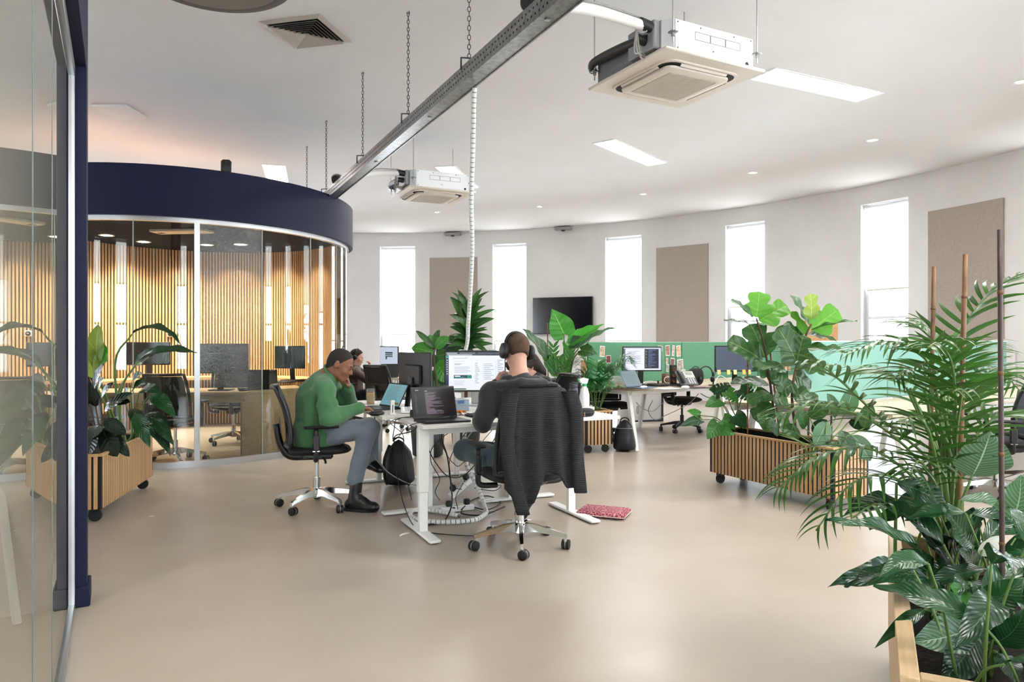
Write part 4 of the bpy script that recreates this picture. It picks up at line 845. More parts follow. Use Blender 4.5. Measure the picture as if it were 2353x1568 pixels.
def planter_between(near, far, W, side, label):            # near, far: floor ends of the visible long side; side=+1 box lies to the left of near->far
    v = Vector(far)-Vector(near); L = v.length; a = math.atan2(v.y, v.x)
    c = Vector(near)
    if side < 0: n = Vector((v.y, -v.x)).normalized(); c = c+n*W
    return slat_planter((c.x, c.y), a, L, W, label)
pl1 = planter_between((2.425, 5.42), (1.82, 6.6), .40, -1, 'long slatted oak planter on castors holding the fiddle leaf figs')
pl2 = planter_between((-2.93, 5.12), (-3.2, 6.39), .40, 1, 'slatted oak planter on castors beside the navy post')
pl3 = planter_between((1.17, 8.36), (.74, 9.58), .34, 1, 'small slatted oak planter on castors behind the white desks')
# pine planter in the near corner
pv = Vector((1.545-.905, 2.95-1.68)); pL = pv.length
p4 = empty('pine_planter', (.905, 1.68, 0), math.atan2(pv.y, pv.x), 'pale pine planter box full of peace lilies and a palm', 'planter')
W4, z4 = .46, .50
for c, s in (((pL/2, -.02, z4/2+.04), (pL, .04, z4-.08)), ((pL/2, -W4+.02, z4/2+.04), (pL, .04, z4-.08)), ((.02, -W4/2, z4/2+.04), (.04, W4-.08, z4-.08)), ((pL-.02, -W4/2, z4/2+.04), (.04, W4-.08, z4-.08))): MB().box(c, s, b=.002).build('side_board', M_pine, p4)
for c, s in (((pL/2, -.022, z4+.009), (pL, .044, .018)), ((pL/2, -W4+.022, z4+.009), (pL, .044, .018)), ((.022, -W4/2, z4+.009), (.044, W4-.088, .018)), ((pL-.022, -W4/2, z4+.009), (.044, W4-.088, .018))): MB().box(c, s, b=.003).build('rim_board', M_pine, p4)
MB().grid(lambda u, v: Vector((.04+u*(pL-.08), -.04-v*(W4-.08), z4-.09+.02*math.sin(u*19+v*7)*math.cos(v*9))), 24, 10).build('soil', M_soil, p4, True)
MB().box((pL/2, -W4/2, .06), (pL-.08, W4-.08, .02)).build('bottom', M_pine, p4)
for x in (.1, pL-.1):
    for y in (-.08, -W4+.08): MB().cyl((x-.012, y, .045), (x+.012, y, .045), .045, n=18).build('castor', M_rubber, p4)

# ================================================================ BENCH DESKS WITH SCREENS
M_bench = mat('bench oak top', 'C6B49C', .45, col2='B7A48A', nscale=4, stretch=(2, 12, 12)); M_greenf = mat('green felt', '5F9273', .95, col2='54876A', nscale=90, bump=.15, bscale=200)
M_mint = mat('mint felt', '7FAA9C', .9, col2='75A092', nscale=90, bump=.1, bscale=200)
def bench(corner, ang, mods, mw, depth, label, fm, sfm, height=1.275, shift=0., slabel=(), inset=.05):
    t = empty('bench_desk', (corner[0], corner[1], 0), ang, label, 'desk', 'oak bench desks')
    for i in range(mods):
        for r in (0, 1): MB().box((i*mw+mw/2, r*(depth+.02)+depth/2, .725), (mw-.008, depth, .03), b=.003).build('tabletop', M_bench, t)
    for r in (0, 1): MB().box((mods*mw/2, .10+r*(2*depth+.02-.2), .685), (mods*mw, .04, .05)).build('beam', M_white, t)
    for i in range(mods+1):
        x = min(max(i*mw, inset), mods*mw-.05); D = 2*depth+.02
        MB().bar((x, .04, .685), (x, D-.04, .685), .05, .05).build('crossbar', M_white, t)
        for y0, y1 in ((.12, .0), (D-.12, D)): MB().bar((x, y1, 0), (x, y0, .67), .055, .05, .006, hint=Vector((0, 1, 0))).build('leg', M_white, t)
    n = len(slabel)
    for k in range(n):
        e = empty('desk_divider', t.matrix_basis @ Vector((shift+k*mw, depth+.01, .0)), ang, slabel[k], 'desk divider', 'upright desk dividers')
        MB().box((mw/2, 0, (height+.74)/2+.01), (mw-.012, .03, height-.74), b=.008).build('panel', fm, e)
        MB().box((mw/2, 0, height+.004), (mw-.012, .032, .008), b=.002).build('top_trim', sfm, e)
        for x in (.2, mw-.2): MB().box((x, 0, .70), (.05, .05, .10), b=.004).build('clamp', M_white, e)
    return t
WDa = math.atan2(.6, .8); bu = Vector((.8, .6, 0)); bv = Vector((-.6, .8, 0))
bD = bench((1.42, 8.42), WDa, 3, 1.8, .78, 'oak bench desk with white angled legs by the green dividers', M_greenf, mat('green trim', '7FB090', .7), 1.278, 0, ('green felt divider with photos pinned on it', 'green felt divider behind the monitor with yellow notes', 'green felt divider hidden behind the fiddle leaf figs'))
bE = bench((2.9, 5.47), WDa, 3, 1.5, .76, 'oak bench desk behind the long slatted planter by the mint dividers', M_mint, mat('mint trim', 'C4E4D8', .6), 1.292, 0, ('mint green divider beside the fiddle leaf figs', 'mint green divider behind the palm fronds', 'mint green divider at the far end behind the bamboo stakes'), .3)
def DB(c, x, y, z=.74): return Vector((c[0], c[1], 0))+bu*x+bv*y+Vector((0, 0, z))
D0 = (1.42, 8.42); E0 = (2.9, 5.47)
# things on the green bench
def dpx(x, y): return onz(x, y, .742)
monitor(dpx(1476, 888)+Vector((.02, .12, 0)), .10, .50, .31, .335, 'lit monitor in front of the pinned photos on the green divider', DOC, 'EDF1FA', .235)
mon2 = monitor(Vector((2.93, 9.35, .74)), .12, .60, .34, .33, 'grey monitor with yellow sticky notes along its lower edge', [], '5A6478', .22)
for i, c in enumerate(('E8C98A', 'EFD77A', 'EFDFA0', 'E6C46A', 'F0D98A')): obj1('sticky_note', curl(MB(), .045, .06, .5), mat('yellow note '+c, c, .7), ('first', 'second', 'third', 'fourth', 'fifth')[i]+' yellow sticky note along the grey monitor, counted from the green divider seam', 'note', Vector((2.93, 9.35, .74))+Matrix.Rotation(.12, 3, 'Z') @ Vector((-.25+(.0, .13, .22, .34, .41)[i], -.006, .185)), .12, 'yellow sticky notes')
laptop(dpx(1459, 892)+Vector((0, .05, 0)), .75, .31, .22, math.radians(118), 'blue grey laptop open at the corner of the green bench', [(.1, .1, .9, .9, '96B0B4')], 'A9B8BE', .16, mat('blue grey shell', '6E7E94', .4, .5))
t = empty('desk_phone', dpx(1582, 890)+Vector((0, .1, 0)), .35, 'grey desk phone with silver keypad on the green bench', 'phone')
R = Matrix.Rotation(math.radians(48), 4, 'X')
MB().box((0, 0, .0), (.25, .22, .03), b=.008).build('body', mat('phone grey', '55585C', .5), t).matrix_local = Matrix.Translation((0, 0, .10)) @ R
MB().box((.045, .045, .017), (.14, .10, .006), b=.002).build('face_plate', mat('phone silver', 'B9BBB6', .4), t).matrix_local = Matrix.Translation((0, 0, .10)) @ R
MB().box((.045, .06, .021), (.09, .04, .003)).build('display', mat('phone lcd', '8C9688', .3), t).matrix_local = Matrix.Translation((0, 0, .10)) @ R
for r in range(4):
    for c in range(3): MB().box((.01+c*.034, -.02-r*.022, .018), (.022, .013, .006), b=.002).build('key', M_white, t).matrix_local = Matrix.Translation((0, 0, .10)) @ R
MB().tube([(-.09, .09, .03), (-.095, .0, .045), (-.09, -.09, .03)], [.024, .016, .024], 8).build('handset', M_dark, t, True).matrix_local = Matrix.Translation((0, 0, .10)) @ R
MB().box((0, .03, .02), (.18, .12, .04), b=.006).build('foot', M_dark, t)
t = empty('headset_stand', dpx(1628, 888)+Vector((0, .12, 0)), .2, 'black headset hanging on a stand on the green bench', 'headset')
MB().cyl((.1, 0, 0), (.1, 0, .17), .01).build('post', M_black, t); MB().lathe([(.06, 0), (.06, .01), (.02, .015)], 20, (.1, 0, 0)).build('foot', M_black, t)
MB().tube([(.09*math.cos(q), 0, .14+.10*math.sin(q)) for q in np.linspace(-.4, PI+.7, 22)], .008, 8).build('band', M_black, t, True)
for s_ in (-1, 1): MB().lathe([(.02, -.02), (.036, -.014), (.038, .01), (.02, .02)], 18, (s_*.085, -.01, .08), axis=(1, 0, 0)).build('ear_cup', M_black, t, True)
MB().tube([(.09, -.01, .08), (.12, -.04, .20), (.10, -.05, .27)], .004, 6).build('microphone', M_black, t)
t = empty('black_pouch', dpx(1606, 888)+Vector((0, .16, 0)), .3, 'black round pouch between the phone and the headset', 'bag'); MB().grid(lambda u, v: Vector((.11*math.cos(2*PI*u)*math.sin(PI*v)**.5, .07*math.sin(2*PI*u)*math.sin(PI*v)**.5, .11*(1-math.cos(PI*v)))), 24, 12).build('body', M_blackm, t, True); MB().tube([(.05*math.cos(q), 0, .2+.04*math.sin(q)) for q in np.linspace(0, PI, 8)], .006, 6).build('strap', M_black, t, True)
t = empty('photo_holder', dpx(1552, 888)+Vector((0, .13, 0)), .2, 'black tower speaker standing beside the desk phone', 'speaker'); MB().box((0, 0, .13), (.075, .06, .26), b=.006).build('cabinet', M_black, t)
for k in range(3): MB().lathe([(.026, 0), (.024, .003), (.014, -.003), (.004, .002)], 18, (0, -.031, .06+k*.07), axis=(0, -1, 0)).build('cone', mat('copper cone', '6A4634', .4, .4), t, True)
MB().box((0, 0, .008), (.12, .1, .016), b=.004).build('base', M_black, t)
t = empty('docking_hub', dpx(1516, 888)+Vector((0, .1, 0)), .2, 'flat black hub with a cable on the green bench', 'hub'); MB().lathe([(.13, 0), (.14, .005), (.14, .022), (.12, .028)], 28).build('body', M_black, t, True); MB().box((0, 0, .045), (.02, .02, .04), b=.004).build('plug', M_black, t)
t = empty('mug', dpx(1537, 884)+Vector((0, .2, 0)), 0, 'brown patterned mug wound with white cable', 'mug'); MB().lathe([(.045, 0), (.05, .005), (.05, .13), (.046, .13), (.044, .01)], 24, caps=False).build('cup', mat('brown mug', '7A5232', .5, col2='2E1C12', nscale=40), t, True); MB().tube([(.05*math.cos(q)+.02, -.05, .05+.04*math.sin(q)) for q in np.linspace(0, 5.6, 16)], .005, 6).build('cable', M_cablew, t, True); MB().tube([(.048, 0, .1), (.08, 0, .09), (.08, 0, .05), (.048, 0, .03)], .007, 6).build('handle', MATS['brown mug'], t, True)
M_jar = mat('clear jar', 'DDE4E2', .06, alpha=.3, spec=.8)
for i, (x, y, h) in enumerate(((1466-50, 886, .11), (1430, 887, .10), (1403, 888, .12))):
    t = empty('glass_jar', dpx(x, y)+Vector((.05, .2, 0)), 0, ('clear glass tumbler on the green bench, closest to the laptop', 'clear glass tumbler on the green bench between two others', 'clear glass tumbler on the green bench, closest to the palm')[i], 'glass', 'glass tumblers'); MB().lathe([(.035, 0), (.04, .004), (.043, h), (.041, h), (.037, .01), (.002, .01)], 22, caps=False).build('glass', M_jar, t, True); MB().lathe([(.002, .011), (.036, .011), (.038, h*.35), (.002, h*.35)], 20, caps=False).build('water', mat('water', 'CBD6D4', .05, alpha=.35), t, True)
t = empty('computer_mouse', dpx(1479, 893), .6, 'white computer mouse beside the blue grey laptop', 'mouse'); MB().ball((0, 0, .014), (.055, .032, .02), 14, 8).build('shell', M_white, t, True); MB().box((.025, 0, .034), (.014, .005, .003)).build('wheel', M_dark, t)
t = empty('computer_mouse', dpx(1575, 893), .3, 'white computer mouse in front of the desk phone', 'mouse'); MB().ball((0, 0, .014), (.055, .032, .02), 14, 8).build('shell', M_white, t, True); MB().box((.025, 0, .034), (.014, .005, .003)).build('wheel', M_dark, t)
obj1('mouse_mat', MB().box((0, 0, .002), (.28, .2, .004)), M_blackm, 'black mat under the desk phone', 'mat', dpx(1605, 892), .4)
obj1('paper_sheet', MB().box((0, 0, .001), (.3, .21, .002)), M_paper, 'white paper lying on the green bench', 'paper', dpx(1535, 893), .5)
cable([dpx(1466, 891), dpx(1480, 884)+Vector((0, 0, .03)), dpx(1500, 884)+Vector((0, 0, .04)), dpx(1514, 887)+Vector((0, 0, .02))], .005, M_cablew, 'white cable from the blue grey laptop to the hub')
cable([dpx(1640, 886), dpx(1652, 878)+Vector((0, 0, .08)), dpx(1668, 880)+Vector((0, 0, .06)), dpx(1680, 886)], .005, M_cablew, 'white cable arching over the green bench under the grey monitor')
for i, pts in enumerate(([(1462, 925, 8.6), (1475, 938, 8.7), (1500, 945, 8.8), (1525, 925, 9.2)], [(1500, 920, 8.9), (1490, 945, 9), (1505, 965, 9.2), (1530, 955, 9.4), (1580, 930, 9.6), (1605, 905, 9.6)], [(1610, 905, 9.4), (1625, 913, 9.3), (1640, 914, 9.3), (1660, 905, 9.4)])):
    cable([at(*p) for p in pts], .005, M_cableg if i < 2 else M_cable, ('grey cord looping under the corner of the green bench', 'grey cord swinging under the middle of the green bench', 'black cord drooping under the green bench')[i])
# pinned photographs: flat print on small cards
M_pr = [mat('print '+c, c, .5, col2=c2, nscale=26) for c, c2 in (('8A5A3C', 'E2C7A8'), ('9E2F4A', '3A1626'), ('C9C6C0', '8E8C88'), ('16161A', '8E8C8A'), ('3A2620', 'B67A5C'), ('6A4A42', 'D8C4B8'), ('A0582F', 'E3BE98'), ('B23A2E', 'E0B8A0'), ('8A3A26', '2A1612'), ('4A4038', 'C8B8A8'), ('2A2A2C', 'BDBDBD'), ('E6E2DC', '8C8A88'))]
def on_div(x, y, off=.02):                                 # point on the front face of the green dividers seen at photo pixel x,y
    o = Vector((D0[0], D0[1], 0))+bv*(.79-off); k = (x-CX)/F; tt = (k*o.y-o.x)/(bu.x-k*bu.y); p = o+bu*tt; return Vector((p.x, p.y, EYE+(CY-y)/F*p.y))
ph = [(1384, 808, 15, 25, 0, 'leftmost of the pinned photos'), (1398, 826, 15, 18, 1, 'crimson'), (1380, 832, 14, 9, 2, 'pale grey'), (1517, 801, 14, 12, 3, 'black and white, half behind the monitor'), (1534, 806, 14, 24, 4, 'dark haired portrait'), (1547, 806, 8, 24, 5, 'narrow strip of faces'), (1559, 807, 14, 25, 6, 'orange toned portrait at the upper corner'), (1532, 830, 6, 13, 7, 'tiny red one beside the monitor'), (1545, 836, 14, 25, 8, 'red and brown'), (1534, 846, 9, 17, 10, 'small black and white portrait'), (1563, 840, 20, 28, 9, 'large brown one above the speaker'), (1571, 856, 12, 14, 11, 'white sketch near the divider seam')]
for i, (x, y, w, h, mi, lb) in enumerate(ph):
    p = on_div(x, y, .0175+.001*i); s = p.y/F; e = empty('pinned_photo', p, WDa, 'pinned photo on the green divider, '+lb, 'photo', 'pinned photos')
    W_, H_ = w*s/.97, h*s; tl = (.06, -.03, .0, .02, -.03, .08, -.06, 0, .1, .05, -.08, .04)[i]
    MB().box((0, 0, 0), (W_, .0008, H_)).build('card', M_paper, e).rotation_euler = (0, tl, 0)
    MB().box((0, -.0008, .0), (W_*.86, .0006, H_*.88)).build('print', M_pr[mi], e).rotation_euler = (0, tl, 0)
# chairs at the benches
c_ = chair_parts('office_chair', 'glossy black chair under the green bench with a black star base', M_black, 'chairs at the benches', spin=.1); M_gl = mat('glossy black seat', '0C0C0E', .18)
c_.children[0].data.materials[0] = M_gl; place(c_, 2.45, 10.35, WDa+PI+.3)
cb = copy_tree(c_, None, (1.30, 9.55, 0), WDa+PI-.4, 'glossy black chair at the end of the green bench behind the fern palm')
M_meshg = mat('grey blue mesh', '3C424C', .8, bump=.2, bscale=300)
c3 = place(chair_parts('office_chair', 'dark mesh chair at the mint bench, seen from the side behind the palm', M_chrome, 'chairs at the benches', mesh=M_meshg, spin=.4), 4.05, 6.0, math.radians(75))
c4 = copy_tree(c3, None, (4.35, 5.92, 0), math.radians(20), 'dark mesh chair at the mint bench at the picture edge')
c4.location = (4.62, 6.35, 0)
t = empty('cork_board', at(1888, 765, 8.4), .5, 'brown cork board standing behind the mint divider', 'cork board'); MB().box((0, 0, 0), (.56, .02, .30), b=.003).build('board', mat('cork', 'B98E63', .9, col2='9A7048', nscale=50), t); MB().box((0, .02, -.2), (.3, .02, .25)).build('prop', M_pine, t)
t.location = (3.62, 8.4, 1.39); [MB().cyl((x, .02, -1.39), (x, .02, -.1), .012).build('stand_pole', M_dark, t) for x in (-.2, .2)]
t = empty('cork_board', (0, 0, 0), .5, 'smaller brown cork board behind the fig leaves', 'cork board'); MB().box((0, 0, 0), (.22, .02, .26), b=.003).build('board', MATS['cork'], t); MB().box((0, .02, -.2), (.1, .02, .2)).build('prop', M_pine, t); t.location = at(1812, 795, 8.6); MB().cyl((0, .02, -t.location.z), (0, .02, -.1), .012).build('stand_pole', M_dark, t)
t = empty('picture_frame', at(1485, 935, 11.5)+Vector((0, 0, 0)), .3, 'black framed white drawing leaning on the floor behind the green bench', 'picture'); t.location.z = 0
for c, s in (((0, 0, .02), (.6, .03, .03)), ((0, 0, .48), (.6, .03, .03)), ((-.285, 0, .25), (.03, .03, .46)), ((.285, 0, .25), (.03, .03, .46))): MB().box(c, s).build('frame', M_black, t)
MB().box((0, .005, .25), (.55, .01, .45)).build('picture', mat('drawing paper', 'E2E2E2', .7), t); MB().tube([(-.15+.06*k*math.cos(q)*.3, -.002, .2+.06*math.sin(q)) for k in (1,) for q in np.linspace(0, 9, 24)], .004, 5).build('ink_swirl', M_dark, t)
# cartons behind the taro
for i, (x, y, w, h, d) in enumerate(((1336, 845, .22, .30, 10.6), (1358, 860, .2, .2, 10.4), (1359, 838, .1, .06, 10.2))):
    t = empty('cardboard_box', at(x, y, d), .4, ('brown cardboard box behind the taro plant', 'dark brown cardboard box beside the green divider', 'small pale cardboard carton on top of the dark box')[i], 'box', 'cardboard boxes'); MB().box((0, 0, 0), (w, .2, h), b=.003).build('body', mat('cardboard %d' % i, ('B48A5E', '7A5638', 'CFAE84')[i], .8), t); t.location.z = (.861, .811, .942)[i]; t.location.x = (1.16, 1.50, 1.50)[i]; MB().box((0, -.1005, 0), (.04, .001, h)).build('tape', mat('tape', 'A98055', .4), t)
shelf = empty('low_shelf', (1.36, 10.6, 0), .4, 'low white shelf behind the taro plant', 'shelf'); MB().box((0, 0, .70), (.7, .35, .02)).build('top', M_white, shelf); [MB().box((x, 0, .345), (.02, .35, .69)).build('side', M_white, shelf) for x in (-.34, .34)]; MB().box((0, 0, .35), (.66, .34, .02)).build('board', M_white, shelf)

# ================================================================ FAR DESK (man with the headset)
FA = math.radians(18); F0 = Vector((-2.15, 10.75, 0)); fu = Vector((math.cos(FA), math.sin(FA), 0)); fv = Vector((-fu.y, fu.x, 0))
t = empty('bench_desk', F0, FA, 'oak bench desk at the far end where the man with a headset sits', 'desk', 'oak bench desks')
MB().box((.9, .5, .725), (1.8, 1.0, .03), b=.003).build('tabletop', M_bench, t)
for x in (.06, 1.74):
    MB().bar((x, .06, .68), (x, .94, .68), .05, .05).build('crossbar', M_white, t)
    for y0, y1 in ((.12, 0), (.88, 1.0)): MB().bar((x, y1, 0), (x, y0, .67), .05, .05, .006, hint=Vector((0, 1, 0))).build('leg', M_white, t)
monitor(Vector((-1.93, 11.25, .74)), -.65, .42, .34, .31, 'lit monitor on the far desk in front of the man with a headset', FAR, 'B9C4D4', .25)
laptop(at(893, 872, 10.9)+Vector((0, 0, 0)), math.radians(215), .32, .22, math.radians(110), 'dark laptop seen from behind on the far desk', [], '202226', .3)
bpy.data.objects['laptop.003'].location.z = .74
t = empty('desk_phone', Vector((-2.20, 11.2, .74)), -.3, 'grey desk phone on the far desk', 'phone'); MB().box((0, 0, .06), (.2, .18, .03), b=.006).build('body', MATS['phone grey'], t).rotation_euler = (.6, 0, 0); MB().box((.03, .03, .085), (.1, .05, .01), b=.002).build('display', MATS['phone lcd'], t).rotation_euler = (.6, 0, 0); MB().tube([(-.08, .07, .12), (-.085, 0, .1), (-.08, -.07, .03)], [.02, .014, .02], 8).build('handset', M_dark, t, True)
c5 = place(chair_parts('office_chair', 'black mesh chair at the far desk behind the teal laptop', M_chrome, 'chairs at the benches', spin=.3), -1.80, 10.45, math.radians(-30))
c6 = place(chair_parts('office_chair', 'black chair under the man with a headset', M_black, 'chairs at the benches', spin=.3), -2.52, 11.05, FA-PI/2-.1)
c7 = place(chair_parts('office_chair', 'black chair at the far side of the white desks under the woman', M_chrome, 'chairs at the benches', spin=.3), *(DA(1.98, 1.25)[:2]), DANG+PI/2)
monitor(Vector((-.98, 11.6, .74)), .3, .5, .32, .36, 'dark monitor behind the fig leaves on the far desk', None)
shelf = empty('grey_cabinet', (-.85, 12.6, 0), .2, 'tall grey cabinet behind the dracaena', 'cabinet'); MB().box((0, 0, .58), (1.0, .45, 1.16), b=.006).build('body', mat('grey cabinet', 'A9A9A8', .5), shelf)
for s_ in (-1, 1): dr = MB().box((s_*.245, -.232, .58), (.47, .016, 1.1), b=.004).build('door', MATS['grey cabinet'], shelf); MB().box((s_*.05, -.25, .6), (.012, .02, .12), b=.003).build('handle', M_alu, dr)

# ================================================================ INSIDE THE ROUND ROOM
M_oakd = mat('oak desk', 'D6B98E', .4, col2='C4A273', nscale=4, stretch=(1.2, 14, 14))
t = empty('pod_desk', (0, 0, 0), 0, 'long oak desk with a solid end panel just inside the curved glass', 'desk')
qa, qb = Vector((-5.5, 8.05, 0)), Vector((-2.95, 8.25, 0))
MB().bar(qa+Vector((0, 0, .72)), qb+Vector((0, 0, .72)), .72, .04, .004).build('tabletop', M_oakd, t)
MB().bar((-3.02, 8.0, .35), (-2.52, 8.62, .35), .03, .70, .004).build('end_panel', M_oakd, t)
MB().prism([(-3.02, 7.96), (-2.50, 8.6), (-2.75, 9.1), (-3.3, 8.6)], .70, .74).build('end_top', M_oakd, t)
MB().bar(qa+Vector((0, .28, .66)), qb+Vector((0, .28, .66)), .03, .10, .004).build('apron', M_oakd, t); MB().bar(qa+Vector((0, -.3, .66)), qb+Vector((0, -.3, .66)), .03, .08, .004).build('apron', M_oakd, t)
for q in (qa+Vector((.1, 0, 0)), qa+Vector((1.2, .2, 0))): MB().box((q.x, q.y, .35), (.06, .06, .7), b=.004).build('leg', M_oakd, t)
t = empty('pod_counter', (0, 0, 0), 0, 'curved oak counter along the slat wall of the round room', 'counter')
mb = MB(); T0, T1 = math.radians(35), math.radians(175); mb.grid(lambda u, v: pp(T0+(T1-T0)*u, -.72+.53*v, .76), 30, 1); mb.grid(lambda u, v: pp(T0+(T1-T0)*u, -.72, .72+.04*v), 30, 1); mb.grid(lambda u, v: pp(T0+(T1-T0)*u, -.72+.53*v, .72), 30, 1); mb.build('tabletop', M_oakd, t)
for k in range(4): q = pp(T0+.15+(T1-T0-.3)*k/3, -.6); MB().box((q.x, q.y, .36), (.05, .05, .72), b=.004).build('leg', M_oakd, t)
p = at(513, 905, 8.2); monitor(Vector((p.x, 8.2, .74)), .04+PI, .58, .34, .36, 'black monitor seen from behind on the oak desk behind the rippled glass', None)
p = at(665, 880, 9.75); monitor(Vector((p.x, 9.75, .76)), -.25, .46, .31, .32, 'black monitor on the curved oak counter right of the rippled glass', None)
p = at(330, 880, 10.2); monitor(Vector((p.x, 10.3, .76)), .15, .62, .33, .36, 'grey monitor on the counter behind the arching leaves', None)
laptop(Vector((at(603, 890, 8.3).x, 8.3, .74)), math.radians(195), .33, .23, math.radians(105), 'black laptop at the end of the oak desk in the round room', [], '101114', .2, M_black)
keyboard(Vector((at(640, 888, 9.3).x, 9.35, .76)), -.2, .4, 'black keyboard on the curved counter', M_black, M_dark)
M_meshl = mat('charcoal chair mesh', '3A3733', .8, bump=.2, bscale=300)
cp = place(chair_parts('pod_chair', 'charcoal mesh chair at the oak desk beside the arching leaves', M_chrome, 'chairs in the round room', mesh=M_meshl, spin=.2), -3.62, 7.72, math.radians(4))
copy_tree(cp, None, (-4.55, 7.85, 0), math.radians(-12), 'charcoal mesh chair in the round room nearest to the navy post')
cq = copy_tree(cp, None, (-3.55, 9.15, 0), math.radians(15), 'charcoal mesh chair at the counter behind the rippled glass')

# ================================================================ PEOPLE: smooth bodies from blended volumes
class Vol:
    def __init__(s, lo, hi, h):
        s.o = np.array(lo, float); s.h = h; s.n = np.ceil((np.array(hi)-s.o)/h).astype(int)+1; s.f = np.full(s.n, .06, np.float32)
    def win(s, lo, hi):
        a = np.clip(np.floor((lo-s.o)/s.h).astype(int), 0, s.n-1); b = np.clip(np.ceil((hi-s.o)/s.h).astype(int)+1, 1, s.n)
        sl = tuple(slice(i, j) for i, j in zip(a, b)); g = [s.o[k]+s.h*np.arange(a[k], b[k]) for k in range(3)]
        return sl, np.meshgrid(*g, indexing='ij')
    def put(s, sl, d, k, sub=False):
        f = s.f[sl]
        if sub: hh = np.clip(.5-.5*(f+d)/k, 0, 1); s.f[sl] = f*(1-hh)-d*hh+k*hh*(1-hh)
        else: hh = np.clip(.5+.5*(d-f)/k, 0, 1); s.f[sl] = d*(1-hh)+f*hh-k*hh*(1-hh)
    def cone(s, p0, p1, r0, r1, k=.03, sub=False):
        p0 = np.array(p0, float); p1 = np.array(p1, float); m = max(r0, r1)+k+.03
        sl, (X, Y, Z) = s.win(np.minimum(p0, p1)-m, np.maximum(p0, p1)+m); b = p1-p0; L = max(b @ b, 1e-9)
        t = np.clip(((X-p0[0])*b[0]+(Y-p0[1])*b[1]+(Z-p0[2])*b[2])/L, 0, 1)
        d = np.sqrt((X-p0[0]-t*b[0])**2+(Y-p0[1]-t*b[1])**2+(Z-p0[2]-t*b[2])**2)-(r0+(r1-r0)*t); s.put(sl, d.astype(np.float32), k, sub); return s
    def ell(s, c, r, R=None, k=.03, sub=False):
        c = np.array(c, float); r = np.array(r, float); m = r.max()+k+.03; sl, (X, Y, Z) = s.win(c-m, c+m); R = np.eye(3) if R is None else np.array(R)
        P = np.stack([X-c[0], Y-c[1], Z-c[2]], -1) @ R; a = np.linalg.norm(P/r, axis=-1); b = np.linalg.norm(P/(r*r), axis=-1)+1e-9
        s.put(sl, (a*(a-1)/b).astype(np.float32), k, sub); return s
    def cut(s, c, n, t):                                   # drop what lies beyond a plane
        n = np.array(n, float); n /= np.linalg.norm(n); g = [s.o[k]+s.h*np.arange(s.n[k]) for k in range(3)]; X, Y, Z = np.meshgrid(*g, indexing='ij')
        s.f = np.maximum(s.f, ((X-c[0])*n[0]+(Y-c[1])*n[1]+(Z-c[2])*n[2]-t).astype(np.float32)); return s
    def noise(s, amp, freqs):
        g = [s.o[k]+s.h*np.arange(s.n[k]) for k in range(3)]; X, Y, Z = np.meshgrid(*g, indexing='ij', sparse=True); q = 0
        for (a, b, c, ph) in freqs: q = q+np.sin(a*X+b*Y+c*Z+ph+1.3*np.sin(9*Z+7*X+ph))
        s.f = s.f+(amp*q).astype(np.float32); return s
    def mesh(s, base):
        f = s.f; h = s.h; S_ = f < 0; n = s.n; c = [slice(0, -1), slice(1, None)]
        cnt = np.zeros(n-1, np.int16); pos = np.zeros((*(n-1), 3), np.float32); tot = np.zeros(n-1, np.float32)
        for i in (0, 1):
            for j in (0, 1):
                for k in (0, 1): cnt += S_[c[i], c[j], c[k]]
        mixed = (cnt > 0) & (cnt < 8); I = np.argwhere(mixed); vals = {}
        for i in (0, 1):
            for j in (0, 1):
                for k in (0, 1): vals[i, j, k] = f[I[:, 0]+i, I[:, 1]+j, I[:, 2]+k]
        acc = np.zeros((len(I), 3)); w = np.zeros(len(I))
        for ax in range(3):
            for u in (0, 1):
                for v in (0, 1):
                    a = [u, v]; a.insert(ax, 0); b = [u, v]; b.insert(ax, 1); fa, fb = vals[tuple(a)], vals[tuple(b)]; m = (fa < 0) != (fb < 0)
                    t = np.where(m, fa/np.where(m, fa-fb, 1), 0); p = np.tile(np.array(a, float), (len(I), 1)); p[:, ax] = t; acc += p*m[:, None]; w += m
        V = s.o+h*(I+acc/w[:, None])-np.array(base); idx = np.full(n-1, -1); idx[tuple(I.T)] = np.arange(len(I)); Q = []
        for ax in range(3):
            o1, o2 = (ax+1) % 3, (ax+2) % 3; sa = [slice(None)]*3; sb = [slice(None)]*3; sa[ax] = slice(0, -1); sb[ax] = slice(1, None)
            A, B = S_[tuple(sa)], S_[tuple(sb)]; E_ = np.argwhere(A != B); ok = (E_[:, o1] > 0) & (E_[:, o2] > 0) & (E_[:, o1] < n[o1]-1) & (E_[:, o2] < n[o2]-1); E_ = E_[ok]
            q = []
            for (d1, d2) in ((-1, -1), (0, -1), (0, 0), (-1, 0)):
                e = E_.copy(); e[:, o1] += d1; e[:, o2] += d2; q.append(idx[tuple(e.T)])
            q = np.stack(q, 1); fl = ~A[tuple(E_.T)]; q[fl] = q[fl][:, ::-1]; Q.append(q)
        return V, np.concatenate(Q)
    def build(s, name, m, parent, base, smooth_it=2):
        V, Q = s.mesh(base)
        if len(V) == 0: return None
        for _ in range(smooth_it):                          # light relaxation takes the grid steps out
            A = np.zeros_like(V); N_ = np.zeros(len(V))
            for a, b in ((0, 1), (1, 2), (2, 3), (3, 0)):
                np.add.at(A, Q[:, a], V[Q[:, b]]); np.add.at(A, Q[:, b], V[Q[:, a]]); np.add.at(N_, Q[:, a], 1); np.add.at(N_, Q[:, b], 1)
            V = V*.5+.5*A/np.maximum(N_, 1)[:, None]
        me = bpy.data.meshes.new(name); me.vertices.add(len(V)); me.vertices.foreach_set('co', V.astype(np.float32).ravel()); me.loops.add(4*len(Q)); me.loops.foreach_set('vertex_index', Q.astype(np.int32).ravel())
